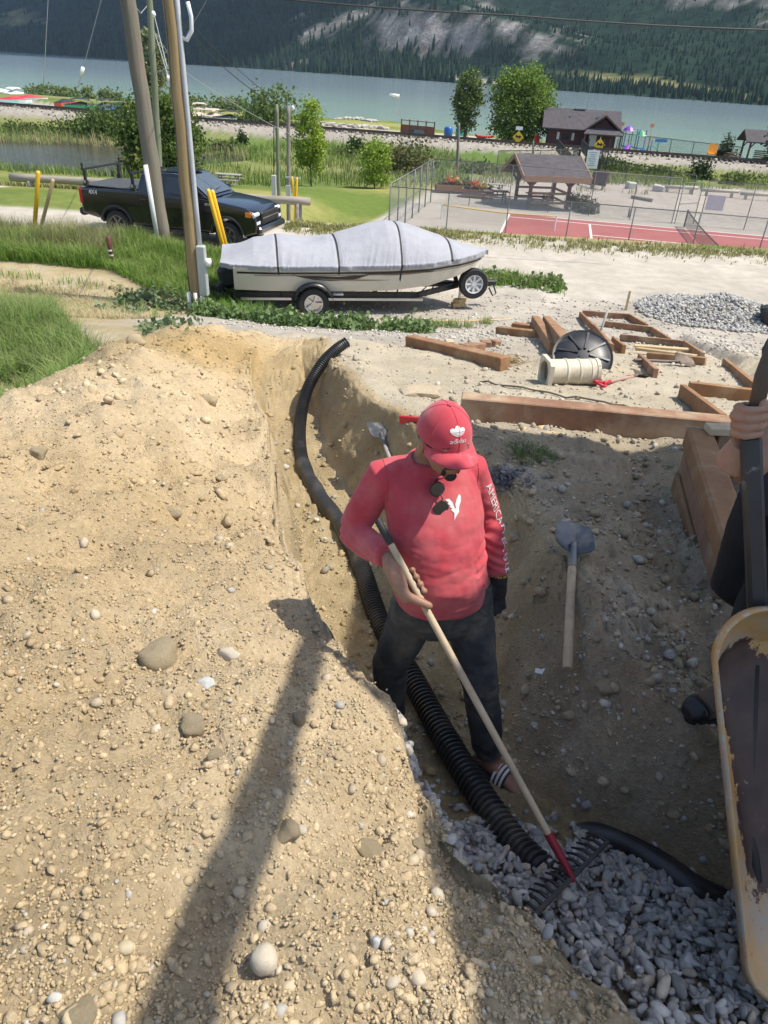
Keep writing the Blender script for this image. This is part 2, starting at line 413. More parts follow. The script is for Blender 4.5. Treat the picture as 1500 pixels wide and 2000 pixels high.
    ysh = interp(x, [-130, -95, -45, -15, -3, 2, 12, 25, 45, 60, 90], [205, 196, 182, 168, 172, 160, 146, 141, 132, 118, 105])[:, None]
    c = lerp(c, sand, sst(-4.55, -4.75, Z)*by)
    c = lerp(c, mud, sst(-4.5, -4.75, Z)*(1-by))
    return np.clip(c, .01, .9)
def make_ground():
    k = 640; nx = 460; y0 = 1.7
    rr = .95*(230/.95)**(np.linspace(0, 1, k)**1.12); ys = rr-y0
    a = np.linspace(-.86, .86, nx)
    A, RR = np.meshgrid(a, rr); X = A*RR; Y = RR-y0
    # near the trench the columns follow its lips so that the edges stay clean
    un = np.linspace(0, 1, nx); wq = sst(10.2, 8.4, ys)
    for r_ in range(k):
        if wq[r_] <= 0: break
        y_ = ys[r_]; L0, L1 = -.86*rr[r_], .86*rr[r_]; lp = interp(y_, T_Y, T_LL); f_ = interp(y_, T_RY, T_RF); l_ = interp(y_, T_RY, T_RL)
        bx_ = [L0, lp-.06, lp+.20, max(f_-.05, lp+.24), l_+.07, max(L1, l_+.3)]
        X[r_] = X[r_]*(1-wq[r_])+interp(un, [0, .42, .50, .56, .66, 1], bx_)*wq[r_]
    x = X.ravel(); y = Y.ravel(); z = H(x, y)
    c = ground_color(x, y, z)
    i = np.arange(k-1)[:, None]*nx+np.arange(nx-1)[None, :]; i = i.ravel()
    F = np.stack([i, i+1, i+nx+1, i+nx], 1)
    me = npmesh('ground', np.stack([x, y, z], 1), F, True, c)
    m = bpy.data.materials.new('soil'); m.use_nodes = True; n = m.node_tree.nodes; L = m.node_tree.links
    b = n['Principled BSDF']; b.inputs['Roughness'].default_value = .95; b.inputs['Specular IOR Level'].default_value = .15
    at = n.new('ShaderNodeAttribute'); at.attribute_name = 'Col'; tc = n.new('ShaderNodeTexCoord')
    def nz(sc, det=8, ro=.7):
        q = n.new('ShaderNodeTexNoise'); q.inputs['Scale'].default_value = sc; q.inputs['Detail'].default_value = det; q.inputs['Roughness'].default_value = ro; L.new(tc.outputs['Object'], q.inputs['Vector']); return q
    g1 = nz(45, 6, .75); g2 = nz(2.2, 10, .6); vo = n.new('ShaderNodeTexVoronoi'); vo.inputs['Scale'].default_value = 95; L.new(tc.outputs['Object'], vo.inputs['Vector'])
    mr = n.new('ShaderNodeMapRange'); mr.inputs[1].default_value = .25; mr.inputs[2].default_value = .75; mr.inputs[3].default_value = .70; mr.inputs[4].default_value = 1.28; L.new(g1.outputs['Fac'], mr.inputs[0])
    mr2 = n.new('ShaderNodeMapRange'); mr2.inputs[1].default_value = .3; mr2.inputs[2].default_value = .7; mr2.inputs[3].default_value = .84; mr2.inputs[4].default_value = 1.14; L.new(g2.outputs['Fac'], mr2.inputs[0])
    mu = n.new('ShaderNodeMath'); mu.operation = 'MULTIPLY'; L.new(mr.outputs[0], mu.inputs[0]); L.new(mr2.outputs[0], mu.inputs[1])
    vm = n.new('ShaderNodeVectorMath'); vm.operation = 'SCALE'; L.new(at.outputs['Color'], vm.inputs[0]); L.new(mu.outputs[0], vm.inputs['Scale'])
    L.new(vm.outputs[0], b.inputs['Base Color'])
    h1 = nz(60, 8, .8)
    ad = n.new('ShaderNodeMath'); ad.operation = 'MULTIPLY_ADD'; ad.inputs[1].default_value = -.35; L.new(vo.outputs['Distance'], ad.inputs[0]); L.new(h1.outputs['Fac'], ad.inputs[2])
    bp = n.new('ShaderNodeBump'); bp.inputs['Strength'].default_value = .9; bp.inputs['Distance'].default_value = .020; L.new(ad.outputs[0], bp.inputs['Height']); L.new(bp.outputs[0], b.inputs['Normal'])
    o = link('ground', me, m); tag(o, kind='structure'); return o
ground = make_ground()

# ------------------------------------------------------------------ water
def water_mat(name, shallow, deep, y0, y1, bscale, rough=.12, bump=.6):
    m = bpy.data.materials.new(name); m.use_nodes = True; n = m.node_tree.nodes; L = m.node_tree.links
    b = n['Principled BSDF']; b.inputs['Roughness'].default_value = rough; b.inputs['IOR'].default_value = 1.33
    ge = n.new('ShaderNodeNewGeometry'); sx = n.new('ShaderNodeSeparateXYZ'); L.new(ge.outputs['Position'], sx.inputs[0])
    ad = n.new('ShaderNodeMath'); ad.operation = 'MULTIPLY_ADD'; ad.inputs[1].default_value = .45; L.new(sx.outputs['X'], ad.inputs[0]); L.new(sx.outputs['Y'], ad.inputs[2])
    nz0 = n.new('ShaderNodeTexNoise'); nz0.inputs['Scale'].default_value = .012; nz0.inputs['Detail'].default_value = 5; mp0 = n.new('ShaderNodeMapping'); mp0.inputs['Scale'].default_value = (.5, 3, 1); L.new(ge.outputs['Position'], mp0.inputs[0]); L.new(mp0.outputs[0], nz0.inputs['Vector'])
    a2 = n.new('ShaderNodeMath'); a2.operation = 'MULTIPLY_ADD'; a2.inputs[1].default_value = 160; L.new(nz0.outputs['Fac'], a2.inputs[0]); L.new(ad.outputs[0], a2.inputs[2])
    mr = n.new('ShaderNodeMapRange'); mr.inputs[1].default_value = y0+80; mr.inputs[2].default_value = y1+80; L.new(a2.outputs[0], mr.inputs[0])
    mx = n.new('ShaderNodeMix'); mx.data_type = 'RGBA'; mx.inputs[6].default_value = (*shallow, 1); mx.inputs[7].default_value = (*deep, 1); L.new(mr.outputs[0], mx.inputs[0])
    # small whitecaps
    mp = n.new('ShaderNodeMapping'); mp.inputs['Scale'].default_value = (.16, .55, 1); L.new(ge.outputs['Position'], mp.inputs[0])
    wc = n.new('ShaderNodeTexNoise'); wc.inputs['Scale'].default_value = 1; wc.inputs['Detail'].default_value = 6; wc.inputs['Roughness'].default_value = .7; L.new(mp.outputs[0], wc.inputs['Vector'])
    wr = n.new('ShaderNodeMapRange'); wr.inputs[1].default_value = .70; wr.inputs[2].default_value = .74; L.new(wc.outputs['Fac'], wr.inputs[0])
    m2 = n.new('ShaderNodeMix'); m2.data_type = 'RGBA'; m2.inputs[7].default_value = (.75, .78, .78, 1); L.new(wr.outputs[0], m2.inputs[0]); L.new(mx.outputs[2], m2.inputs[6])
    L.new((m2 if bump > .5 else mx).outputs[2], b.inputs['Base Color'])
    nb = n.new('ShaderNodeTexNoise'); nb.inputs['Scale'].default_value = bscale; nb.inputs['Detail'].default_value = 5; mp1 = n.new('ShaderNodeMapping'); mp1.inputs['Scale'].default_value = (.45, 1, 1); L.new(ge.outputs['Position'], mp1.inputs[0]); L.new(mp1.outputs[0], nb.inputs['Vector'])
    bp = n.new('ShaderNodeBump'); bp.inputs['Strength'].default_value = bump; bp.inputs['Distance'].default_value = .35; L.new(nb.outputs['Fac'], bp.inputs['Height']); L.new(bp.outputs[0], b.inputs['Normal'])
    return m
def sheet(name, pts, z, mat, kind='structure'):
    me = bpy.data.meshes.new(name); me.from_pydata([(p[0], p[1], z) for p in pts], [], [tuple(range(len(pts)))]); me.update()
    if me.polygons[0].normal.z < 0: me.flip_normals()
    o = link(name, me, mat); tag(o, kind=kind); return o
sheet('lake', [(-4000, 98), (60, 98), (300, 60), (4000, 60), (4000, 4600), (-4000, 4600)], LAKE_Z, water_mat('lake_water', (.31,.44,.38), (.22,.29,.335), 150, 420, .55))
sheet('lagoon', [(-110, 60), (-14, 60), (-14, 95), (-110, 95)], -4.72, water_mat('lagoon_water', (.055,.055,.04), (.04,.045,.038), 60, 90, 1.6, .10, .28))

# ------------------------------------------------------------------ mountains across the lake
SH = np.array([(-5200, 5600), (-2600, 3400), (-1060, 2040), (-560, 1520), (-31, 1035), (120, 800), (266, 617), (420, 430), (900, 180), (2200, -300)], float)
def shore_pt(s):
    k = np.linspace(0, 1, len(SH)); return np.stack([interp(s, k, SH[:, 0]), interp(s, k, SH[:, 1])], -1)
MN = np.array([.64, .77])
def mount_h(x, y, t):
    ridge = fbm(x, y, 520, 5, 71); r2 = np.abs(fbm(x, y, 160, 4, 73))
    slope = .10*np.minimum(t, 60)+.42*np.clip(t-60, 0, 900)+.62*np.clip(t-960, 0, 2000)
    h = slope*(1+.38*ridge)+26*r2*sst(20, 200, t)
    # flatter bench on the right-hand shore, gully behind it
    bench = np.exp(-(((x-250)/190)**2))*sst(30, 90, t)*sst(520, 330, t)
    h = h*(1-.45*bench)
    cl = np.exp(-((x-40)/150)**2)*sst(80, 120, t)*sst(330, 170, t)
    h = h+cl*46*sst(95, 150, t)
    return h
def make_mountain():
    ns, ntt = 400, 170
    s = np.concatenate([np.linspace(.02, .22, 40), np.linspace(.2205, .80, 330), np.linspace(.803, 1, 30)])
    t = 2600*np.linspace(0, 1, ntt)**1.9-12
    base = shore_pt(s)
    X = base[:, 0][:, None]+MN[0]*t[None, :]; Y = base[:, 1][:, None]+MN[1]*t[None, :]
    wig = 14*fbm(X*1.0, Y*1.0, 120, 3, 77); X = X+wig*MN[0]; Y = Y+wig*MN[1]
    T = np.broadcast_to(t[None, :], X.shape)
    Z = LAKE_Z-.6+np.where(T < 0, T*.15, mount_h(X, Y, np.maximum(T, 0)))
    x, y, z, tt = X.ravel(), Y.ravel(), Z.ravel(), T.ravel()
    i = (np.arange(ns-1)[:, None]*ntt+np.arange(ntt-1)[None, :]).ravel()
    F = np.stack([i, i+ntt, i+ntt+1, i+1], 1)
    az = x/y; el = (z-CAM_Z)/y
    n = fbm(x, y, 60, 5, 81)+.5*fbm(x, y, 11, 3, 83)
    streak = fbm(x*1.2+y*.5, z*.35, 16, 4, 85)
    rock = np.clip(1.2-((az-.015)/.085)**2-((el-.046)/.026)**2+1.5*n+1.0*streak, 0, 1)      # big cliff in the middle
    rock = np.maximum(rock, np.clip(.75-((az+.075)/.06)**2-((el-.036)/.022)**2+1.6*n+.8*streak, 0, 1)*.8)
    rock = np.maximum(rock, np.clip(.35-((az-.17)/.045)**2-((el-.035)/.020)**2+2.0*n+1.6*streak, 0, 1)*.7)
    rock = np.maximum(rock, np.clip(.8-((az-.37)/.09)**2-((el-.080)/.020)**2+1.6*n+1.2*streak, 0, 1)*.8)
    for ca, ce, wa, we in ((-.132, -.0005, .018, .0055), (.055, -.0045, .02, .004), (.115, -.0095, .018, .006), (.085,-.007,.012,.004)):
        rock = np.maximum(rock, np.clip(1.25-((az-ca)/wa)**2-((el-ce)/we)**2+1.1*n, 0, 1))
    gr = np.clip(1.25-((az-.30)/.125)**2-((el-interp(az, [.16,.30,.42], [.0065,.0015,-.0085]))/.0048)**2+.5*n, 0, 1)
    gr = np.maximum(gr, np.clip(.75-((az+.45)/.035)**2-((el-.030)/.010)**2+1.5*n, 0, 1))
    forest = lerp(np.array([[.012,.028,.019]]), np.array([[.022,.042,.027]]), np.clip(.5+n, 0, 1)[:, None])
    rc = lerp(np.array([[.17,.155,.145]]), np.array([[.33,.30,.275]]), np.clip(.5+1.3*streak, 0, 1)[:, None])
    gc = np.array([[.20,.19,.085]])
    c = lerp(forest, gc, gr[:, None]); c = lerp(c, rc, np.clip(rock, 0, 1)[:, None])
    c = lerp(c, np.array([[.20,.18,.15]]), (sst(9, 3, tt)*sst(-.3, .6, n))[:, None]*.6)
    me = npmesh('mountain', np.stack([x, y, z], 1), F, True, c)
    o = link('mountain', me, material('mountain_cover', (0,0,0), attr=True, rough=1, spec=.05, scale=.05, bump=.6, bscale=.12, bdist=8, vary=.45)); tag(o, kind='structure')
    return dict(x=X, y=Y, z=Z, rock=rock.reshape(X.shape), gr=gr.reshape(X.shape), t=T)
mt = make_mountain()
def make_conifers(N=17000):
    ns, ntt = mt['x'].shape
    az = (mt['x']/mt['y']); el = (mt['z']-CAM_Z)/mt['y']
    # area weight over visible part
    ok = (az > -.62) & (az < .58) & (mt['t'] > 3) & (el < .16)
    dens = ok*np.maximum(0, 1-1.15*mt['rock'])*np.maximum(0, 1-1.3*mt['gr'])
    dx = np.abs(np.gradient(mt['x'], axis=0))+np.abs(np.gradient(mt['y'], axis=0)); dt = np.gradient(mt['t'], axis=1)
    d2 = mt['x']**2+mt['y']**2
    wgt = dens*dx*dt/np.maximum(d2, 1)**.9
    p = wgt.ravel()/wgt.sum(); idx = rng.choice(p.size, N, p=p)
    jx = rng.uniform(-1, 1, N)*6; jy = rng.uniform(-1, 1, N)*6
    x = mt['x'].ravel()[idx]+jx; y = mt['y'].ravel()[idx]+jy; z = mt['z'].ravel()[idx]-1.0
    h = rng.uniform(7, 15, N)*(1+.35*(mt['t'].ravel()[idx] < 120))*np.where(x > 60, .55, 1); r = h*rng.uniform(.15, .24, N)
    nseg = 4; V = []; Fc = []
    a = np.arange(nseg)*2*math.pi/nseg
    prof = [(0.0, .12), (1.0, .16), (.55, .5), (.62, .46), (.0, 1.0)]
    prof = [(.9, 0.04), (.78, .32), (.42, .66), (.02, 1.0)]
    vv = np.zeros((N, len(prof), nseg, 3))
    ph = rng.uniform(0, 6, N)
    for i, (pr, pz) in enumerate(prof):
        jit = rng.uniform(.7, 1.25, (N, nseg))
        vv[:, i, :, 0] = x[:, None]+np.cos(a[None]+ph[:, None])*r[:, None]*pr*jit
        vv[:, i, :, 1] = y[:, None]+np.sin(a[None]+ph[:, None])*r[:, None]*pr*jit
        vv[:, i, :, 2] = z[:, None]+h[:, None]*pz
    q = []
    for i in range(len(prof)-1):
        for k in range(nseg): q.append((i*nseg+k, i*nseg+(k+1) % nseg, (i+1)*nseg+(k+1) % nseg, (i+1)*nseg+k))
    q = np.array(q); F = (q[None]+(np.arange(N)*len(prof)*nseg)[:, None, None]).reshape(-1, 4)
    c0 = lerp(np.array([.010,.025,.017]), np.array([.030,.054,.032]), rng.uniform(0, 1, (N, 1))**1.6)
    c = np.repeat(c0, len(prof)*nseg, 0)
    me = npmesh('conifer_forest', vv.reshape(-1, 3), F, False, c)
    o = link('conifer_forest', me, material('conifer', (0,0,0), attr=True, rough=1, spec=.05, scale=.4, vary=.3))
    tag(o, 'dark conifer forest covering the mountainside across the lake', 'forest', kind='stuff')
make_conifers()
def make_haze():
    b = MB(); b.box((0, 2650, 700-4), (13000, 7000, 1420)); o = b.build('haze', None)
    m = bpy.data.materials.new('haze_air'); m.use_nodes = True; n = m.node_tree.nodes; L = m.node_tree.links
    n.remove(n['Principled BSDF']); v = n.new('ShaderNodeVolumePrincipled'); v.inputs['Color'].default_value = (.55, .76, 1.0, 1); v.inputs['Density'].default_value = HAZE_D; v.inputs['Anisotropy'].default_value = .1
    L.new(v.outputs[0], n['Material Output'].inputs['Volume']); o.data.materials.append(m); tag(o, kind='stuff')
HAZE_D = .00007
make_haze()

def make_cloud():
    """a low cloud over the far mountain: its shade darkens the forest"""
    r = random.Random(5); b = MB()
    bm = bmesh.new()
    for i in range(16):
        m = Matrix.Translation((700+r.uniform(-1300, 700), 2200+r.uniform(-900, 1300), 2350+r.uniform(-60, 120))) @ Matrix.Diagonal((r.uniform(420, 700), r.uniform(420, 700), r.uniform(90, 170), 1))
        bmesh.ops.create_icosphere(bm, subdivisions=2, radius=1, matrix=m)
    me = bpy.data.meshes.new('cloud'); bm.to_mesh(me); bm.free(); me.polygons.foreach_set('use_smooth', [True]*len(me.polygons))
    o = link('cloud', me, material('cloud_white', (.8,.8,.8), (.85,.85,.85), rough=1, spec=0)); tag(o, kind='structure')
make_cloud()
# ================================================================== VEGETATION BUILDERS
def leaf_mat(name, trans=.35): return material(name, (0,0,0), attr=True, rough=.6, spec=.25, scale=3, trans=trans, vary=.22)
LEAF = leaf_mat('leaf_green')
BARK = material('bark', (.10,.08,.06), (.19,.155,.12), scale=14, bump=.6, stretch=(1,1,.25), rough=.95)
def leaves_mesh(name, P, size, c1, c2, seed=0, aspect=.5, nrm=None, droop=0.0):
    """one small folded diamond per point"""
    r = np.random.default_rng(seed); P = np.asarray(P); N = len(P)
    d = r.normal(size=(N, 3)); d[:, 2] = d[:, 2]*.6-droop; d /= np.linalg.norm(d, axis=1)[:, None]+1e-9
    u = r.normal(size=(N, 3)); u -= d*(u*d).sum(1)[:, None]; u /= np.linalg.norm(u, axis=1)[:, None]+1e-9
    s = size*r.uniform(.6, 1.35, N)[:, None]
    V = np.stack([P, P+d*s*.5+u*s*aspect, P+d*s, P+d*s*.5-u*s*aspect], 1).reshape(-1, 3)
    F = (np.arange(N)*4)[:, None]+np.array([[0, 1, 2, 3]])
    c = lerp(np.array(c1)[None], np.array(c2)[None], r.uniform(0, 1, (N, 1)))
    return npmesh(name, V, F, False, np.repeat(c, 4, 0))
def tree(name, label, loc, h, w, n=2500, leaf=.3, c1=(.045,.085,.02), c2=(.10,.16,.04), trunk_h=.2, tr=.12, shape='round', seed=1, group=None, stems=1, cat='tree', clumps=60, gap=.25):
    r = np.random.default_rng(seed); t = thing(name, label, cat, loc, 0, group)
    z0 = h*trunk_h; ch = h-z0; cen = []
    while len(cen) < clumps:
        p = r.uniform(-1, 1, 3); k = (p[2]+1)/2
        if shape == 'round': rad = math.sqrt(max(0, 1-(p[2]*.98)**2))
        elif shape == 'dome': rad = math.sqrt(max(0, 1-max(0, p[2])**2))*(1 if p[2] > 0 else .82+.18*(1+p[2]))
        elif shape == 'cone': rad = (1-k)**.7*(.4+.6*min(1, k*5))
        elif shape == 'egg': rad = math.sin(math.pi*min(1, (k*.92+.06)))**.7*(1-.28*k)
        else: rad = 1
        q = math.hypot(p[0], p[1])
        if q > rad or r.random() > .35+.65*(q/max(rad, .05))**1.5: continue
        f = 1-gap*r.random()**2*.6
        cen.append((p[0]*w/2*f, p[1]*w/2*f, z0+ch*(.5+.5*p[2])))
    cen = np.array(cen)
    per = max(4, n//clumps); cs = .17*max(w, .6)*(60/clumps)**.33
    P = (cen[:, None, :]+r.normal(size=(clumps, per, 3))*np.array([cs*.62, cs*.62, cs*.5])).reshape(-1, 3)
    P = P[P[:, 2] > z0*.35]
    me = leaves_mesh('crown', P, leaf, c1, c2, seed)
    link('crown', me, LEAF, t)
    b = MB()
    for s in range(stems):
        o = Vector((0, 0, 0)) if stems == 1 else Vector((math.cos(s*2.1)*tr*1.6, math.sin(s*2.1)*tr*1.6, 0))
        lean = Vector((r.uniform(-.05, .05), r.uniform(-.05, .05), 0))*h*(1 if stems == 1 else 2)
        pts = [o+lean*k+Vector((0, 0, h*.78*k-.15)) for k in (0, .25, .5, .75, 1)]
        b.tube(pts, [tr, tr*.8, tr*.6, tr*.4, tr*.12], 7)
        for i in range(6 if stems == 1 else 3):
            c = Vector(cen[r.integers(len(cen))]); k = min(.9, max(.15, (c.z-.15*h)/(h*.9)))
            a = pts[0].lerp(pts[-1], k*.8); b.tube([a, a.lerp(c, .5)+Vector((0, 0, .04*h)), c], [tr*.35, tr*.22, tr*.08], 5)
    b.build('trunk', BARK, t, True)
    return t
def shrub(name, label, loc, h, w, n=900, leaf=.2, seed=1, c1=(.04,.075,.02), c2=(.085,.13,.035), group=None, cat='shrub', clumps=28, d=None):
    r = np.random.default_rng(seed); t = thing(name, label, cat, loc, 0, group)
    cen = r.normal(size=(clumps, 3)); cen /= np.linalg.norm(cen, axis=1)[:, None]; cen[:, 2] = np.abs(cen[:, 2])
    cen *= r.uniform(.35, .95, (clumps, 1)); cen = cen*np.array([w/2, (d or w)/2, h*.9])
    per = max(3, n//clumps); P = (cen[:, None]+r.normal(size=(clumps, per, 3))*np.array([w*.10, w*.10, h*.12])).reshape(-1, 3)
    P[:, 2] = np.abs(P[:, 2])+.03
    link('foliage', leaves_mesh('foliage', P, leaf, c1, c2, seed), LEAF, t)
    b = MB()
    for i in range(5):
        c = Vector(cen[i]); b.tube([(c.x*.15, c.y*.15, -.1), c*.5+Vector((0, 0, .1*h)), c], [.03*w**.5, .02*w**.5, .008], 5)
    b.build('stem', BARK, t, True); return t
def blades_mesh(name, P, h, w, c1, c2, seed=0, lean=.35, tip=None, bend=.4):
    """grass: a bent two-piece blade per point"""
    r = np.random.default_rng(seed); P = np.asarray(P); N = len(P)
    a = r.uniform(0, 2*math.pi, N); L = np.asarray(h)*r.uniform(.55, 1.25, N); ww = w*r.uniform(.7, 1.3, N)
    dx = np.cos(a); dy = np.sin(a); ln = lean*np.abs(r.normal(size=N))
    s = np.stack([-dy, dx, 0*a], 1)*ww[:, None]
    m = P+np.stack([dx*ln*.35*L, dy*ln*.35*L, L*.55], 1); e = P+np.stack([dx*ln*(1+bend)*L, dy*ln*(1+bend)*L, L*(1-.25*np.minimum(ln, 1))], 1)
    V = np.stack([P-s, P+s, m+s*.8, m-s*.8, e], 1).reshape(-1, 3)
    o = (np.arange(N)*5)[:, None]
    F = np.concatenate([o+np.array([[0, 1, 2]]), o+np.array([[0, 2, 3]]), o+np.array([[3, 2, 4]])], 0)
    k = r.uniform(0, 1, (N, 1)); c = lerp(np.array(c1)[None], np.array(c2)[None], k); cc = np.repeat(c, 5, 0)
    if tip is not None:
        cc = cc.reshape(N, 5, 3); cc[:, 4] = lerp(cc[:, 4], np.array(tip)[None], .8); cc = cc.reshape(-1, 3)
    return npmesh(name, V, F, False, cc)

# ================================================================== FAR SHORE SIDE: railway, marina, beach park
STEEL = material('rail_steel', (.075,.055,.045), (.13,.095,.075), rough=.7, metal=.3, scale=3)
TIE = material('tie_wood', (.055,.045,.038), (.10,.085,.07), scale=6, rough=.95)
def railway():
    t = thing('railway_track', 'dark railway track on a stone embankment between the park and the lake', 'railway', (0, 110, -3.1))
    t['kind'] = 'structure'
    dr = Vector((1, -.235, 0)).normalized(); nrm = Vector((.235, 1, 0)).normalized()
    for s in (-.75, .75):
        b = MB(); b.beam(nrm*s-dr*150+Vector((0,0,.32)), nrm*s+dr*120+Vector((0,0,.32)), .09, .20); b.build('rail', STEEL, t)
    b = MB()
    for i in range(400):
        p = dr*(-140+i*.62); b.beam(p-nrm*1.25+Vector((0,0,.13)), p+nrm*1.25+Vector((0,0,.13)), .22, .2)
    o = b.build('tie', TIE, t); o['kind'] = 'stuff'
    # ballast shoulder stones
    N = 3000; k = rng.uniform(-120, 110, N); d = rng.normal(0, 3.3, N); x = dr.x*k+nrm.x*d; y = 110+dr.y*k+nrm.y*d; z = H(x, y)+.02
    return t, np.stack([x, y, z], 1)
rail_t, ballast_pts = railway()

WHITE = material('gelcoat_white', (.70,.70,.68), (.78,.78,.76), rough=.3, scale=2)
def flat(name, c, rough=.6, **k): return material(name, c, tuple(min(1, q*1.15) for q in c), rough=rough, scale=k.pop('scale', 6), **k)
REDP = flat('red_vinyl', (.50,.035,.05)); BLK = flat('black_canvas', (.022,.022,.024)); TANC = flat('tan_canvas', (.46,.37,.30)); GREENP = flat('green_gelcoat', (.06,.30,.12), .35)
BLUEP = flat('blue_gelcoat', (.03,.12,.42), .35); ORNG = flat('orange_red_gelcoat', (.55,.09,.04), .4); GREYM = material('grey_metal', (.30,.31,.32), rough=.45, metal=.6)
ALU = material('galvanised', (.42,.43,.44), (.52,.53,.54), rough=.5, metal=.55, scale=30)
DARKM = material('dark_metal', (.028,.028,.03), (.045,.045,.046), rough=.5, scale=20)
def moored_boat(label, u, v, L, hull, cover, rz, canopy=None, group='boats moored in the marina'):
    p = atz(u, v, LAKE_Z+.05); t = thing('motor_boat', label, 'boat', p, R(rz), group)
    W_ = L*.36; b = MB(); rings = []
    for k, (x, w, zb) in enumerate(((-.5, .92, .0), (-.2, 1, -.05), (.15, .95, -.05), (.35, .66, .05), (.47, .26, .25), (.5, .05, .4))):
        w = w*W_/2; h = .75+.25*max(0, x); x *= L
        rings.append([(x, -w, h), (x, -w*.92, zb+.15), (x, 0, zb-.1), (x, w*.92, zb+.15), (x, w, h)])
    b.loft(rings); b.build('hull', hull, t)
    b = MB(); rings = []
    for x, w, zc in ((-.5, .9, .84), (-.3, .95, 1.0), (-.05, .98, 1.35), (.12, .85, 1.2), (.35, .55, .95), (.47, .2, 1.0)):
        w = w*W_/2; x *= L; rings.append([(x, -w, .8), (x, -w*.6, zc), (x, w*.6, zc), (x, w, .8)])
    b.loft(rings); b.build('boat_cover' if canopy is None else 'deck', cover, t)
    if canopy:
        b = MB(); rings = []
        for x, z in ((-.32, 1.75), (-.1, 2.0), (.15, 1.95), (.22, 1.7)): rings.append([(x*L, -W_*.45, z-.2), (x*L, -W_*.3, z), (x*L, W_*.3, z), (x*L, W_*.45, z-.2), (x*L, 0, z-.08)])
        b.loft(rings); c = b.build('canopy', canopy, t)
        for sx in (-.3, .2):
            for sy in (-.44, .44): b = MB(); b.tube([(sx*L, sy*W_, .8), (sx*L, sy*W_, 1.75)], .03, 4); b.build('canopy_post', ALU, c)
    return t
moored_boat('white motor boat cut off by the left edge of the photo in the marina', 4, 186, 6, WHITE, WHITE, 70)
moored_boat('white boat with a windscreen tower behind the red covered boat', 30, 190, 6.5, WHITE, WHITE, 80, WHITE)
moored_boat('white boat with low flat red cover nearest the left edge of the railway', 30, 203, 6.5, WHITE, REDP, 8)
moored_boat('white boat under a rounded red cover tied at the sand bank', 62, 199, 6.6, WHITE, REDP, 12)
moored_boat('orange red boat with black cover moored in the middle of the basin', 131, 208, 5.5, ORNG, BLK, 75)
moored_boat('green boat under a black canopy beside the orange boat', 162, 214, 6.3, GREENP, BLK, 8, BLK)
moored_boat('blue boat with black canopy, the left one of the dark pair', 212, 215, 6.0, BLUEP, BLK, 60, BLK)
moored_boat('white boat with black canopy just left of the leaning utility pole', 243, 224, 6.4, WHITE, BLK, 78, BLK)
moored_boat('white pontoon boat with tall tan canopy behind the other tan boats', 392, 222, 5.5, WHITE, TANC, 20, TANC)
moored_boat('dark boat moored in front of the tan canopies', 388, 235, 5.5, BLK, TANC, 70)
moored_boat('white pontoon boat with tan cover beside the black canopied pontoon', 418, 236, 5.5, WHITE, TANC, 75, TANC)
moored_boat('white pontoon boat under a large black canopy at the marina right end', 452, 240, 6.6, WHITE, BLK, 5, BLK)
for i, (u, v) in enumerate(((470, 245), (492, 243), (440, 246))):
    p = atz(u, v, LAKE_Z+.1); b = MB(); b.box((0,0,.15), (5.5, 1.2, .3)); t = b.build('floating_dock', WHITE, None, False, None, p)
    tag(t, ['small white floating dock before the black canopied pontoon', 'rightmost white floating dock by the leafy bank', 'white dock finger between the moored pontoons'][i], 'dock', 'floating docks')

# ---- bank trees beyond the line
def gpy(u, v, y):  # ground spot below a frame direction at distance y
    p = aty(u, v, y); return Vector((p.x, y, hz(p.x, y)))
ORD = 'first second third fourth fifth sixth seventh eighth ninth tenth eleventh twelfth thirteenth'.split()
WIL = dict(c1=(.11,.16,.05), c2=(.20,.24,.09))
for i, (u, v, w, h, s) in enumerate(((70, 168, 7, 3, 1), (100, 172, 8, 3, 2), (135, 175, 7, 3.4, 3), (170, 170, 4, 3.0, 4), (200, 172, 4.5, 2.8, 5), (225, 190, 6, 2.6, 6), (350, 205, 6, 3, 7), (380, 198, 5, 3.2, 8), (425, 210, 8, 3, 9), (455, 214, 9, 3.2, 12), (490, 216, 8, 3, 13))):
    y = interp(u, [0, 500], [205, 178]); p = aty(u, v, y)
    shrub('willow_bush', ORD[i]+' willow bush from the left on the bank between marina and lake', (p.x, y, max(hz(p.x, y), -5.1)), h, w, 420, .55, 100+i, group='willow bushes on the marina bank', clumps=22, **WIL)
p = aty(299, 190, 172); tree('cottonwood_tree', 'tall pale leafy cottonwood on the marina bank behind the leaning poles', (p.x, 172, -4.7), 15, 6, 3600, .6, (.16,.19,.08), (.30,.31,.15), .06, .2, 'egg', 21, clumps=70)
p = gpy(537, 250, 128); tree('willow_tree', 'spreading bright willow between marina and two service poles', (p.x, 128, p.z), 7.2, 8.0, 2200, .45, (.07,.12,.03), (.15,.21,.06), .05, .16, 'dome', 22, clumps=50)
p = gpy(493, 235, 134); tree('willow_tree', 'low dark green willow at the right end of the marina', (p.x, 134, p.z), 4.6, 6, 1200, .45, (.05,.09,.02), (.11,.16,.05), .05, .12, 'dome', 23, clumps=36)
p = gpy(1008, 290, 118); tree('maple_tree', 'big round deep green tree on the beach left of the dark roofed house', (p.x, 118, p.z), 10.4, 8.7, 20000, .28, (.085,.15,.025), (.25,.35,.07), .10, .34, 'dome', 24, clumps=300, gap=.1)
p = gpy(906, 277, 122); tree('poplar_tree', 'airy upright tree with several stems left of the round tree', (p.x, 122, p.z), 10.2, 4.6, 6500, .28, (.08,.13,.035), (.19,.25,.08), .12, .12, 'egg', 25, stems=3, clumps=110)
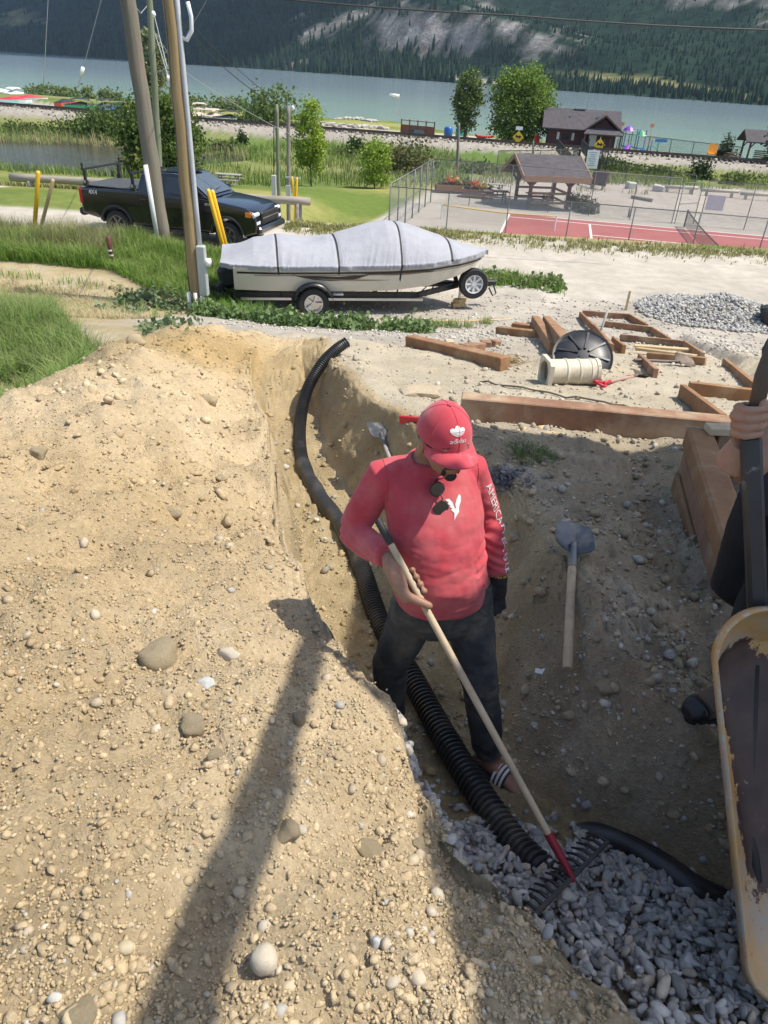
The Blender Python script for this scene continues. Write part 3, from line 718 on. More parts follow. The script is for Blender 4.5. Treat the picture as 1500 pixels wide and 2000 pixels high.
p = gpy(608, 365, 64); tree('ash_tree', 'young upright yellow green tree on the lawn beside the two service poles', (p.x, 64, p.z), 6.8, 2.7, 5200, .17, (.17,.26,.025), (.36,.46,.07), .12, .07, 'egg', 26, clumps=110)
p = gpy(731, 362, 66); tree('ash_tree', 'small round yellow green tree on the lawn left of the court fence', (p.x, 66, p.z), 3.7, 2.5, 3600, .16, (.15,.24,.025), (.31,.42,.065), .16, .06, 'dome', 27, clumps=80)
p = gpy(206, 262, 99); shrub('rounded_bush', 'broad dark green bush on the lagoon bank below the railway', (p.x, 99, p.z), 3.9, 8.5, 8000, .28, 31, (.05,.09,.018), (.13,.19,.045), clumps=110)
p = gpy(318, 320, 62); tree('alder_tree', 'dense green tree standing behind the parked black pickup and leaning poles', (p.x, 62, p.z), 6.0, 6.0, 14000, .22, (.05,.09,.015), (.15,.22,.05), .03, .14, 'dome', 32, clumps=200)
p = gpy(272, 325, 60); shrub('rounded_bush', 'low yellowish bush at the lagoon edge left of the dense alder', (p.x, 60, p.z), 3.0, 3.4, 900, .3, 33, (.09,.12,.02), (.17,.20,.05))
p = gpy(473, 268, 99); shrub('round_shrub', 'small ball shaped dark shrub alone on the rocky railway slope', (p.x, 99, p.z), 2.0, 1.7, 500, .25, 34)
p = gpy(697, 298, 93); shrub('round_shrub', 'dark shrub at the foot of the railway slope above the small round tree', (p.x, 93, p.z), 2.4, 2.6, 600, .28, 35)
p = gpy(800, 325, 80); shrub('olive_shrub', 'wide olive brown shrub behind the left side of the court fence', (p.x, 80, p.z), 3.4, 7, 1700, .3, 36, (.08,.085,.03), (.17,.16,.065), clumps=40)
p = gpy(1366, 352, 86); shrub('round_shrub', 'dark round bush in front of the tracks on the right', (p.x, 86, p.z), 2.3, 2.9, 1100, .22, 37, (.02,.045,.012), (.05,.085,.025))
p = gpy(1410, 325, 108); tree('young_spruce', 'short bluish spruce beyond the tracks left of the lakeside gazebo', (p.x, 108, p.z), 3.4, 2.8, 900, .25, (.035,.06,.03), (.08,.11,.05), .05, .08, 'cone', 38, clumps=36)
p = gpy(1503, 290, 100); tree('young_spruce', 'dark spruce whose branches enter at the right edge of the photo', (p.x+1.0, 100, p.z), 6.5, 3.6, 1000, .3, (.02,.04,.015), (.05,.08,.03), .05, .1, 'cone', 39, clumps=40)
WB = [690, 600, 1240, 1200, 1290, 1450, 440, 60, 120, 30, 1180, 930, 1030]
for i, (u, v, w, h, y) in enumerate(((690, 300, 5, 1.5, 92), (600, 268, 5, 1.6, 97), (1240, 345, 6, 1.3, 88), (1200, 335, 5, 1.5, 90), (1290, 352, 5, 1.2, 87), (1450, 362, 6, 1.3, 83), (440, 285, 4, 1.6, 92), (60, 250, 5, 2, 98), (120, 250, 4, 2.2, 99), (30, 245, 4, 1.6, 98), (1180, 318, 4, 1.6, 92), (930, 345, 5, 1.4, 80), (1030, 345, 4, 1.5, 80))):
    p = gpy(u, v, y); shrub('wild_bush', 'low wild bush below the railway, '+ORD[sorted(WB).index(u)]+' from the left', p, h, w, 420, .28, 140+i, (.06,.095,.02), (.13,.17,.05), group='wild bushes below the railway', clumps=18)

# ---- beach house
ROOF = material('asphalt_shingle', (.055,.05,.055), (.10,.09,.095), scale=2.5, detail=10, rough=.95, bump=.5, bscale=12, bdist=.03)
MAROON = material('maroon_siding', (.055,.022,.022), (.08,.035,.032), scale=5, stretch=(1,1,9), rough=.8)
FASC = material('brown_fascia', (.10,.045,.035), rough=.7)
def gable_roof(b, x0, x1, y0, y1, ze, zr, th=.14, axis='x'):
    if axis == 'x':
        ym = (y0+y1)/2
        for ya, s in ((y0, 1), (y1, -1)):
            b.add([(x0, ya, ze), (x1, ya, ze), (x1, ym, zr), (x0, ym, zr), (x0, ya, ze-th), (x1, ya, ze-th), (x1, ym, zr-th), (x0, ym, zr-th)], [(0,1,2,3),(7,6,5,4),(0,4,5,1),(1,5,6,2),(3,7,4,0),(2,6,7,3)])
    else:
        xm = (x0+x1)/2
        for xa in (x0, x1):
            b.add([(xa, y0, ze), (xa, y1, ze), (xm, y1, zr), (xm, y0, zr), (xa, y0, ze-th), (xa, y1, ze-th), (xm, y1, zr-th), (xm, y0, zr-th)], [(0,1,2,3),(7,6,5,4),(0,4,5,1),(1,5,6,2),(3,7,4,0),(2,6,7,3)])
p = gpy(1062, 297, 112)
t = thing('beach_house', 'dark maroon beach house with grey shingle roof and a cross gable', 'house', (p.x, 112, p.z), R(-8))
b = MB(); b.box((4.6, 3, 1.25), (8.8, 6, 2.5)); b.box((7.4, -.25, 1.25), (3.6, 1.5, 2.5)); b.add([(5.6,-1,2.5),(9.2,-1,2.5),(7.4,-1,3.9)], [(0,1,2)]); b.add([(9,0,2.5),(9,6,2.5),(9,3,4.3)], [(0,1,2)]); b.add([(.2,0,2.5),(.2,6,2.5),(.2,3,4.3)], [(0,1,2)]); b.build('wall', MAROON, t)
b = MB(); gable_roof(b, -.7, 9.8, -.8, 6.8, 2.45, 4.75); r_ = b.build('roof', ROOF, t)
b = MB(); gable_roof(b, 4.9, 9.9, -1.6, 3, 2.5, 4.3, .14, 'y'); b.build('cross_gable', ROOF, r_)
b = MB(); b.add([(4.8,-2.8,2.15),(9.9,-2.8,2.15),(9.3,-1.1,2.8),(5.4,-1.1,2.8),(4.8,-2.8,2.0),(9.9,-2.8,2.0),(9.3,-1.1,2.62),(5.4,-1.1,2.62)], [(0,1,2,3),(4,7,6,5),(0,4,5,1),(1,5,6,2),(2,6,7,3),(3,7,4,0)]); b.build('porch_roof', ROOF, t)
b = MB(); b.beam((4.9,-1.62,2.42),(7.4,-1.62,4.24), .06,.2); b.beam((9.9,-1.62,2.42),(7.4,-1.62,4.24), .06,.2); b.build('gable_trim', FASC, r_)
for x in (5.0, 9.7): b = MB(); b.box((x,-2.6,1.0),(.16,.16,2.0)); b.build('porch_post', FASC, t)
b = MB(); b.box((6.2,-1.03,1.0),(.95,.06,2.0)); d_ = b.build('door', flat('pale_door', (.50,.52,.48)), t)
b = MB(); b.box((6.55,-1.08,1.0),(.05,.06,.12)); b.build('handle', GREYM, d_)
for x in (1.6, 3.6): b = MB(); b.box((x,-.04,1.5),(.35,.06,.9)); b.build('notice_panel', flat('notice_grey', (.42,.43,.42)), t)
for x in (2.6,):
    b = MB(); b.box((x,-.03,1.5),(.9,.05,.7)); w_ = b.build('window', flat('dark_glass', (.02,.025,.03), .1), t); b = MB(); b.box((x,-.06,1.88),(1.05,.06,.07)); b.build('frame', FASC, w_)
b = MB(); b.box((4.2,3,4.83),(1.5,.7,.22)); b.build('roof_vent', ALU, r_)
b = MB(); b.tube([(5.0,3,4.6),(5.05,3,8.2),(5.25,3,8.5)], .03, 5); b.build('antenna', GREYM, t)
for x in (3.0, 6.6): b = MB(); b.box((x,1.4,3.85),(.3,.3,.4)); b.build('chimney', GREYM, r_)

# ---- warning signs by the crossing
YEL = flat('sign_yellow', (.72,.46,.02), .5); BLKP = flat('sign_black', (.012,.012,.012)); SGW = flat('sign_white', (.72,.72,.70), .5)
POST = material('weathered_post', (.16,.145,.125), (.25,.235,.21), scale=10, stretch=(1,1,.2), rough=.9)
def diamond_sign(label, u, v, y, zoff, group='yellow crossing signs'):
    p = aty(u, v, y); g = hz(p.x, y); t = thing('warning_sign', label, 'sign', (p.x, y, g), 0, group); h = p.z-g
    b = MB(); b.tube([(0,.05,-.2),(0,.05,h+.9)], .05, 6); b.build('post', ALU, t)
    b = MB(); M = Matrix.Translation((0,0,h)) @ Matrix.Rotation(R(90),4,'X'); b.prism([(0,-.75),(.75,0),(0,.75),(-.75,0)], .03, M); s = b.build('sign_face', YEL, t)
    b = MB(); b.prism([(-.32,-.05),(.12,-.05),(.12,-.2),(.42,.05),(.12,.3),(.12,.13),(-.1,.16),(-.2,.32),(-.36,.2)], .012, Matrix.Translation((0,-.032,h)) @ Matrix.Rotation(R(90),4,'X')); b.build('arrow', BLKP, s)
    b = MB(); b.box((0,0,h+1.05),(.9,.03,.42)) if zoff > 0 else b.box((0,0,h-1.0),(.42,.03,.5)); b.build('tab_plate', SGW, t)
    if zoff > 0: b = MB(); b.box((-.1,0,h-1.1),(.42,.03,.6)); b.build('lower_plate', SGW, t)
diamond_sign('yellow diamond warning sign with white tab in front of the round tree', 1012, 268, 107, 1)
diamond_sign('yellow diamond warning sign at the right end of the dark roofed house', 1171, 283, 104, -1)

# ---- pedestrian crossing gate of black railings
def railing(b, a, c, h=1.25, step=.16, r=.018):
    a = Vector(a); c = Vector(c); n = max(2, int((c-a).length/step))
    for z in (.12, h): b.beam(a+Vector((0,0,z)), c+Vector((0,0,z)), .05, .05)
    for i in range(n+1): q = a.lerp(c, i/n); b.beam(q+Vector((0,0,.02)), q+Vector((0,0,h)), .028, .028, (1,0,0))
t = thing('crossing_gate', 'black railing gate with tall posts at the foot crossing to the beach', 'gate', (19.6, 84, hz(19.6, 84)))
for j, (x0, y0, x1, y1) in enumerate(((-1.3,1.5,-.9,16),(1.4,1.5,2.3,16),(-1.3,0,-1.3,3.5),(1.4,0,1.4,3.5))):
    b = MB(); z0 = 0
    railing(b, (x0,y0,z0), (x1,y1,z0+.9*(j < 2)), 1.3 if j < 2 else 2.2, .22); b.build('railing_panel', DARKM, t)
for x, y in ((-1.3,0),(-.6,0),(1.0,0),(1.6,0)): b = MB(); b.box((x,y-.02,1.7),(.1,.1,3.4)); b.build('post', DARKM, t)
p = gpy(1152, 340, 83); b = MB(); b.box((0,0,1.55),(1.25,.05,1.7)); t = b.build('notice_board', SGW, None, False, None, p); tag(t, 'white notice board hung in front of the black crossing gate', 'sign')
b = MB()
for k in range(7): b.box((-.05+.03*(k%3),-.032,2.2-k*.2),(.8-.15*(k%3),.008,.05))
b.build('text_lines', flat('print_grey', (.15,.2,.3)), t)
for x in (-.5,.5): b = MB(); b.tube([(x,.05,-.1),(x,.05,2.4)], .03, 5); b.build('post', DARKM, t)
# black chain fence left and right of the gate
def wire_mat(name, c, cell, width):
    if name in MATS: return MATS[name]
    m = bpy.data.materials.new(name); m.use_nodes = True; n = m.node_tree.nodes; L = m.node_tree.links
    b = n['Principled BSDF']; b.inputs['Base Color'].default_value = (*c, 1); b.inputs['Metallic'].default_value = .4; b.inputs['Roughness'].default_value = .5
    tc = n.new('ShaderNodeTexCoord'); sp = n.new('ShaderNodeSeparateXYZ'); L.new(tc.outputs['Object'], sp.inputs[0])
    def mth(op, a, v):
        q = n.new('ShaderNodeMath'); q.operation = op
        for i, s in enumerate((a, v)):
            if s is None: continue
            if isinstance(s, (int, float)): q.inputs[i].default_value = s
            else: L.new(s, q.inputs[i])
        return q.outputs[0]
    s1 = mth('ADD', sp.outputs['X'], sp.outputs['Z']); s2 = mth('SUBTRACT', sp.outputs['X'], sp.outputs['Z'])
    f = []
    for s in (s1, s2):
        q = mth('FRACT', mth('MULTIPLY', s, 1/cell), None); f.append(mth('LESS_THAN', mth('ABSOLUTE', mth('SUBTRACT', q, .5), None), width/cell/2))
    k = mth('MAXIMUM', f[0], f[1]); tr = n.new('ShaderNodeBsdfTransparent'); mx = n.new('ShaderNodeMixShader')
    L.new(k, mx.inputs[0]); L.new(tr.outputs[0], mx.inputs[1]); L.new(b.outputs[0], mx.inputs[2]); L.new(mx.outputs[0], n['Material Output'].inputs['Surface'])
    MATS[name] = m; return m
CHAIN = wire_mat('chain_link', (.36,.38,.40), .075, .0085); CHAIN_B = wire_mat('chain_link_dark', (.06,.06,.06), .09, .010)
def chain_fence(label, a, c, h, step, wm, pm, r=.035, group=None, toprail=True, midrail=False, name='chain_link_fence'):
    a = Vector(a); c = Vector(c); d = c-a; L = math.hypot(d.x, d.y); rz = math.atan2(d.y, d.x)
    t = thing(name, label, 'fence', a, rz, group); n = max(1, round(L/step)); dz = d.z
    for i in range(n+1):
        x = L*i/n; b = MB(); b.tube([(x,0,dz*i/n-.25),(x,0,dz*i/n+h)], r, 6); b.build('post', pm, t, True)
    me = bpy.data.meshes.new('wire_mesh'); me.from_pydata([(0,.04,.05),(L,.04,dz+.05),(L,.04,dz+h-.02),(0,.04,h-.02)], [], [(0,1,2,3)]); link('wire_mesh', me, wm, t)
    for z in ([h] if toprail else [])+([h*.5] if midrail else []):
        b = MB(); b.tube([(0,0,z),(L,0,dz+z)], r*.8, 6); b.build('rail', pm, t, True)
    return t
def G(x, y): return (x, y, hz(x, y))
chain_fence('dark wire fence running from the black crossing gate towards the court corner', G(9.0,77), G(18.2,84), 2.3, 3.0, CHAIN_B, DARKM, .05)
chain_fence('dark wire fence beyond the tracks in front of the playground and lake', (31.0,124,-4.1), (44.5,107,-4.1), 2.2, 3.4, CHAIN_B, DARKM, .05)
chain_fence('low dark fence climbing from the gate along the tracks', G(21.2,83.5), G(26.5,72), 1.6, 3.4, CHAIN_B, DARKM, .045)

# ---- playground
t = thing('playground_set', 'playground tower with purple slide, green roofs and blue steps beside the lake', 'playground', gpy(1232, 308, 112), 0); t.scale = (.85,.85,.82)
PUR = flat('purple_plastic', (.20,.06,.42), .4); TEAL = flat('teal_plastic', (.05,.30,.26), .4); BLU = flat('blue_plastic', (.06,.20,.45), .4); GRN = flat('green_plastic', (.08,.32,.14), .4); PEACH = flat('orange_plastic', (.62,.25,.14), .4)
for i, (x, y) in enumerate(((-1.6,0),(-.5,0),(.6,0),(1.7,0),(-1.6,1.3),(.6,1.3),(2.9,0),(4.1,.3),(-2.6,.2))):
    b = MB(); b.tube([(x,y,-.1),(x,y,3.9 if i < 6 else 2.4)], .07, 6); b.build('post', [PUR, TEAL, BLU][i % 3], t)
for x, m, z in ((-1.05, PUR, 3.6), (1.1, GRN, 3.0)): b = MB(); b.lathe([(1.0, z),(.55, z+.5),(.06, z+.8)], 8, Matrix.Translation((x,.6,0))); b.build('tower_roof', m, t)
for x, z in ((-.9,1.3),(1.1,1.1)): b = MB(); b.box((x,.6,z),(1.6,1.5,.14)); b.build('deck', BLU, t)
b = MB(); b.tube([(-.8,-.1,1.5),(-1.2,-.8,1.2),(-1.7,-1.6,.55),(-2.1,-2.3,.25)], [.42,.42,.42,.42], 8, True, (.3,1.0)); b.build('slide', PUR, t, True)
b = MB(); b.tube([(2.0,-.3,.2),(2.2,-.5,1.3),(3.0,-.6,1.7),(3.9,-.5,1.2),(4.2,-.3,.1)], .08, 6); b.build('climbing_arch', TEAL, t, True)
b = MB(); b.box((1.6,-.7,.55),(.9,.9,.9)); b.build('step_block', BLU, t)
for x, m in ((-2.2,PEACH),(2.6,PEACH)): b = MB(); b.tube([(x,.8,0),(x,.8,4.3)], .05, 5); b.box((x,.8,4.55),(.6,.06,.55)); b.build('flag_sign', m, t)
b = MB(); b.box((4.4,.3,2.45),(1.9,.12,.5)); b.build('banner', BLU, t)

# ---- beach things
WOODB = material('screen_wood', (.11,.05,.035), (.17,.085,.06), scale=4, rough=.8)
a = gpy(783, 262, 131); c = gpy(847, 269, 128); d = c-a
t = thing('wooden_screen', 'brown wooden screen fence standing at the beach edge', 'screen', a, math.atan2(d.y, d.x)); L_ = math.hypot(d.x, d.y)
for i in range(5): b = MB(); b.box((L_*i/4,0,1.05),(.16,.16,2.3)); b.build('post', WOODB, t)
for i in range(4): b = MB(); b.box((L_*(i+.5)/4,.02,.85),(L_/4-.2,.08,1.2)); b.build('panel', WOODB, t); b = MB(); b.box((L_*(i+.5)/4,0,2.05),(L_/4-.18,.06,.1)); b.build('rail', WOODB, t)
def small_car(label, loc, rz, paint, L=4.5):
    t = thing('parked_car', label, 'car', loc, rz); b = MB(); rings = []
    for x, zt, zb, w in ((-.5,.75,.35,.72),(-.46,.9,.25,.82),(-.2,.95,.25,.86),(.1,.95,.25,.86),(.36,.85,.25,.84),(.48,.7,.28,.76),(.5,.6,.38,.7)): rings.append([(x*L,-w,zb),(x*L,-w,zt-.12),(x*L,-w*.85,zt),(x*L,w*.85,zt),(x*L,w,zt-.12),(x*L,w,zb)])
    b.loft(rings); b.build('body', paint, t)
    b = MB(); rings = []
    for x, z, w in ((-.46,.92,.72),(-.34,1.42,.6),(.0,1.47,.6),(.12,1.42,.6),(.28,.92,.74)): rings.append([(x*L,-.76,.9),(x*L,-w,z),(x*L,w,z),(x*L,.76,.9)])
    b.loft(rings); b.build('cabin_glass', flat('dark_glass', (.02,.025,.03), .1), t)
    for x in (-.3,.32):
        for y in (-.8,.8): b = MB(); b.tube([(x*L,y-.09,.32),(x*L,y+.09,.32)], .32, 12); b.build('wheel', BLK, t)
    for y in (-.6,.6): b = MB(); b.box((.49*L,y,.62),(.12,.3,.14)); b.build('headlight', SGW, t)
small_car('grey blue car parked on the beach road beyond the tracks', gpy(815, 284, 120), R(-75), flat('slate_paint', (.10,.13,.17), .3))
p = gpy(886, 268, 126)
for i, (dx, m, l) in enumerate(((-.9, BLUEP, 'blue plastic drum standing on the beach near the airy tree'), (.9, TEAL, 'teal plastic drum standing right beside the blue one'))):
    b = MB(); b.lathe([(.55,0),(.66,.25),(.66,1.5),(.5,1.75)], 12); o = b.build('plastic_drum', m, None, True, None, (p.x+dx, 126, p.z)); tag(o, l, 'drum')
for i, (u, v, m, rz, l) in enumerate(((915, 277, WHITE, 12, 'white rowing boat drawn up left of the red kayak'), (932, 277, flat('pale_hull', (.50,.46,.42)), -8, 'pale kayak lying between the white boat and red kayak'), (946, 272, flat('kayak_red', (.55,.04,.03), .35), 20, 'bright red kayak resting on the others by the round tree'))):
    p = gpy(u, v, 124); b = MB(); rings = []
    for x, w, h in ((-1.6,.05,.45),(-1.2,.32,.3),(0,.45,.25),(1.2,.32,.3),(1.6,.05,.45)): rings.append([(x,-w,h),(x,-w*.6,h-.25),(x,w*.6,h-.25),(x,w,h),(x,0,h+.12)])
    b.loft(rings); o = b.build('kayak', m, None, False, None, (p.x, 124, p.z+.25+.35*(i == 2))); o.rotation_euler[2] = R(rz); tag(o, l, 'kayak', 'boats drawn up on the beach')
p = gpy(1050, 290, 113); t = thing('beach_chair', 'red wooden beach chair on the sand left of the dark house', 'chair', p, R(30)); RC = flat('red_wood', (.55,.05,.04))
b = MB(); b.box((0,0,.42),(.8,.75,.1),(R(-8),0,0)); b.build('seat', RC, t); b = MB(); b.box((0,.42,.95),(.8,.1,1.1),(R(-18),0,0)); b.build('backrest', RC, t)
for sx in (-.42,.42):
    for sy in (-.35,.35): b = MB(); b.box((sx,sy,.25),(.08,.12,.6)); b.build('leg', RC, t)
p = gpy(1384, 323, 104.5); t = thing('beach_chair', 'orange plastic lounge chair behind the tracks by the small spruce', 'chair', p, R(-20)); OC = flat('orange_plastic2', (.75,.32,.03))
b = MB(); b.box((0,0,.45),(1.1,.8,.14)); b.build('seat', OC, t); b = MB(); b.box((0,.45,1.0),(1.1,.14,1.1),(R(-15),0,0)); b.build('backrest', OC, t)
for sx in (-.5,.5): b = MB(); b.box((sx,0,.35),(.12,.8,.7)); b.build('leg', OC, t)
# stone row and green point
p0_ = gpy(668, 232, 166)
RKS = material('shore_rock', (.30,.28,.25), (.48,.46,.42), scale=3, rough=.95)
def facet(P, r, n=6, lo=.52, hi=.85):
    for _ in range(n):
        q = np.array([r.gauss(0, 1) for _ in range(3)]); q /= np.linalg.norm(q); d = r.uniform(lo, hi); P = P-q[None]*np.maximum(0, P@q-d)[:, None]
    return P
def rock_mesh(seed, sub=1, amp=.22, flat_=.7, el=1.3, cuts=7):
    bm = bmesh.new(); bmesh.ops.create_icosphere(bm, subdivisions=sub+1, radius=1); r = random.Random(seed); ox, oy, oz = r.uniform(0, 99), r.uniform(0, 99), r.uniform(0, 99)
    P = np.array([v.co[:] for v in bm.verts]); P = facet(P, r, cuts)
    for v, q in zip(bm.verts, P): v.co = q
    nn = fbm(P[:, 0]+ox, P[:, 1]+oy, 1.1, 3, 5, .5, P[:, 2]+oz)
    for v, k in zip(bm.verts, nn): v.co *= 1+amp*2.2*k; v.co.x *= el; v.co.z *= flat_
    me = bpy.data.meshes.new('rock'); bm.to_mesh(me); bm.free(); return me
shore_rocks = [rock_mesh(i, 0) for i in range(4)]
first = None
for i in range(46):
    k = i/46; u = 655+k*80; v = 233+k*12+rnd.uniform(-2, 2); y = 168-10*k+rnd.uniform(-2, 2); p = aty(u, v, y); z = max(hz(p.x, y), -5.05)
    o = link('shore_boulder', shore_rocks[i % 4], None, None, (p.x, y, z+.1)); o.scale = (rnd.uniform(.4,.8),)*3; o.rotation_euler[2] = rnd.uniform(0, 6)
    if not shore_rocks[i % 4].materials: shore_rocks[i % 4].materials.append(RKS)
    tag(o, 'pale shore boulder lining the grassy point by the water', 'boulder', 'boulders lining the grassy point')
for i in range(34):
    k = i/34; u = 588+k*170; v = 250+k*17+rnd.uniform(-2, 2); y = 140+rnd.uniform(-3, 3); p = aty(u, v, y); z = hz(p.x, y)
    o = link('beach_boulder', shore_rocks[(i+1) % 4], None, None, (p.x, y, z+.2)); o.scale = (rnd.uniform(.4,.75),)*3; o.rotation_euler[2] = rnd.uniform(0, 6)
    tag(o, 'grey boulder in the row along the gravel beach parking', 'boulder', 'boulders along the beach parking')
p = aty(776, 262, 138); t = thing('windsock_pole', 'thin pole with a white windsock on the beach', 'windsock', G(p.x, 138)); b = MB(); b.tube([(0,0,-.2),(0,0,5.2)], .05, 5); b.build('pole', ALU, t); b = MB(); b.tube([(0,0,5.1),(-.8,0,5.2),(-1.7,0,5.25)], [.28,.24,.15], 8); b.build('windsock', SGW, t, True)

# gazebo at the right edge by the lake
SHW = material('shelter_timber', (.115,.070,.045), (.185,.12,.08), scale=4, stretch=(1,1,3), rough=.85)
p = gpy(1462, 330, 104); t = thing('lakeside_gazebo', 'open sided gazebo with grey shingle roof at the right edge by the lake', 'gazebo', p, R(-6))
for x in (-.6,3.2):
    for y in (0,3.0):
        b = MB(); b.box((x,y,1.15),(.2,.2,2.3)); q = b.build('post', SHW, t)
        b = MB(); b.beam((x,y,1.4),(x+.6,y,2.2),.12,.12); b.build('brace', SHW, q)
b = MB(); gable_roof(b, -1.4, 4.4, -.8, 3.8, 2.2, 3.5); b.build('roof', ROOF, t)
for k in range(5): b = MB(); b.box((1.6,.0,.3+k*.22),(3.0,.06,.15)); b.build('slat', SHW, t)
p = gpy(1425, 330, 103)
def picnic_table(label, loc, rz, m, sc=1.0):
    t = thing('picnic_table', label, 'table', loc, rz, 'picnic tables'); t.scale = (sc,)*3
    for k in range(4): b = MB(); b.box((0,-.3+k*.2,.74),(1.8,.185,.045)); b.build('tabletop_plank', m, t)
    for s in (-1, 1): b = MB(); b.box((0,s*.72,.44),(1.8,.26,.045)); b.build('bench', m, t)
    for sx in (-.6,.6):
        b = MB(); b.beam((sx,-.62,0),(sx,-.25,.72),.09,.05); b.build('leg', m, t); b = MB(); b.beam((sx,.62,0),(sx,.25,.72),.09,.05); b.build('leg', m, t); b = MB(); b.beam((sx,-.8,.4),(sx,.8,.4),.05,.1); b.build('crossbar', m, t)
    return t
GREYW = material('grey_wood', (.24,.22,.19), (.36,.34,.30), scale=8, stretch=(1,6,6), rough=.9)
picnic_table('dark picnic table next to the lakeside gazebo', p, R(10), SHW)
picnic_table('small grey picnic table alone on the grass right of the black pickup', gpy(447, 360, 55), R(-5), GREYW)
# ================================================================== TENNIS COURT, SHELTER, LAWN
CZ = -3.7
O2 = Vector((7.62, 54.25, 0)); E1 = Vector((.982, -.19, 0)).normalized(); E2 = Vector((-.19, -.982, 0)).normalized()
def cp(a, b, z=0.0): q = O2+E1*a+E2*b; return (q.x, q.y, CZ+z)
def quad_sheet(name, pts, mat, z, **k):
    me = bpy.data.meshes.new(name); me.from_pydata([cp(a, b, z) for a, b in pts], [], [tuple(range(len(pts)))]); me.update()
    if me.polygons[0].normal.z < 0: me.flip_normals()
    return link(name, me, mat, **k)
SLAB = material('court_concrete', (.30,.265,.22), (.36,.325,.28), scale=.6, rough=.9, bump=.1); CRED = material('court_red', (.30,.075,.07), (.36,.105,.095), scale=.5, rough=.85); LINE = flat('line_paint', (.72,.71,.68))
t = quad_sheet('tennis_court', [(-6.2,-2.2),(33,-2.2),(33,13),(-6.2,13)], SLAB, .05); t['kind'] = 'structure'
o = quad_sheet('red_surface', [(0,-.05),(33,-.05),(33,11.1),(0,11.1)], CRED, .054, parent=t)
def lines(nm, a0, b0, a1, b1, w=.07):
    if abs(a1-a0) > abs(b1-b0): pts = [(a0,b0-w),(a1,b0-w),(a1,b0+w),(a0,b0+w)]
    else: pts = [(a0-w,b0),(a1 if a1 != a0 else a0+w,b0),(a0+w,b1),(a0-w,b1)]; pts = [(a0-w,b0),(a0+w,b0),(a0+w,b1),(a0-w,b1)]
    quad_sheet(nm, pts, LINE, .058, parent=t)
for q in ((0,0,24,0),(0,1.37,24,1.37),(0,9.6,24,9.6),(0,0,0,11),(5.5,1.37,5.5,9.6),(5.5,5.49,18.3,5.49),(18.3,1.37,18.3,9.6)): lines('court_line', *q)
def net(label, a0, b0, a1, b1, h, tape, mm):
    p0, p1 = Vector(cp(a0, b0, .05)), Vector(cp(a1, b1, .05)); t = thing('court_net', label, 'net', p0, math.atan2(p1.y-p0.y, p1.x-p0.x)); L = (p1-p0).length
    for x in (0, L): b = MB(); b.tube([(x,0,0),(x,0,h+.06)], .05, 8); b.build('post', DARKM if tape is None else SGW, t)
    V = []; n = 16
    for i in range(n+1): k = i/n; zt = h-.10*math.sin(math.pi*k); V += [(L*k,0,.08),(L*k,0,zt)]
    me = bpy.data.meshes.new('netting'); me.from_pydata(V, [], [(2*i,2*i+2,2*i+3,2*i+1) for i in range(n)]); link('netting', me, mm, t)
    b = MB(); b.tube([(L*i/n,0,h-.10*math.sin(math.pi*i/n)) for i in range(n+1)], .04, 6); b.build('tape', tape or flat('dark_tape', (.05,.05,.05)), t, True)
NETM = wire_mat('net_black', (.03,.03,.03), .055, .016); NETY = wire_mat('net_thin', (.25,.22,.15), .12, .010)
net('dark tennis net sagging across the red court', 11.9, -.9, 11.9, 11.9, 1.05, None, NETM)
net('low practice net with yellow tape on the concrete left of the red court', -4.2, 4.4, 3.2, 5.2, .85, flat('yellow_tape', (.60,.40,.10)), NETY)
FH = 2.95
ALUD = material('fence_steel', (.13,.135,.14), (.20,.205,.21), rough=.55, metal=.4, scale=30)
A_ = Vector(cp(-6.0, 12.6)); B_ = Vector(cp(-6.0, -2.0))
chain_fence('galvanised chain link fence closing the left end of the tennis court', A_, B_, FH, 2.4, CHAIN, ALUD, .04, midrail=True)
chain_fence('far chain link fence of the tennis court, left stretch in front of the picnic shelter', B_, cp(11.2,-2.0), FH, 3.1, CHAIN, ALUD, .03, midrail=False)
chain_fence('far chain link fence of the tennis court, right stretch beyond the gate', cp(13.0,-2.0), cp(31,-2.0), FH, 3.1, CHAIN, ALUD, .03)
chain_fence('near chain link fence of the tennis court beside the gravel road', A_, cp(30, 12.6), FH-.15, 3.3, CHAIN, ALUD, .032)
t = chain_fence('chain link gate standing ajar in the far court fence', cp(11.4,-2.0), cp(12.9,-3.6), FH-.3, 2.2, CHAIN, ALUD, .03, name='court_gate', midrail=True); t['category'] = 'gate'
q = Vector(cp(13.7,-1.9,1.6)); b = MB(); b.box((0,0,0), (1.15,.04,.95), (0,0,math.atan2(E1.y,E1.x))); o = b.build('court_sign', flat('sign_silver', (.50,.51,.52)), None, False, None, q); tag(o, 'blank pale sign plate hung on the far court fence right of its gate', 'sign')
# picnic shelter
p = Vector((9.45, 57.9, CZ)); t = thing('picnic_shelter', 'timber picnic shelter with grey shingle roof and braced posts behind the court', 'shelter', p, R(10))
for x in (0, 3.0):
    for y in (0, 3.2):
        b = MB(); b.box((x,y,1.1),(.22,.22,2.2)); q = b.build('post', SHW, t)
        for s in ((-1,0),(1,0),(0,-1)):
            b = MB(); b.beam((x,y,1.45),(x+s[0]*.62,y+s[1]*.62,2.05),.12,.13); b.build('brace', SHW, q)
TAN_F = material('shelter_fascia', (.27,.165,.095), (.35,.23,.14), scale=3, stretch=(1,1,4), rough=.8)
b = MB(); gable_roof(b, -1.0, 4.1, -1.15, 4.35, 2.25, 3.45, .12); r_ = b.build('roof', ROOF, t)
for y in (-1.17, 4.37): b = MB(); b.box((1.55,y,2.10),(5.1,.06,.42)); b.build('fascia', TAN_F, r_)
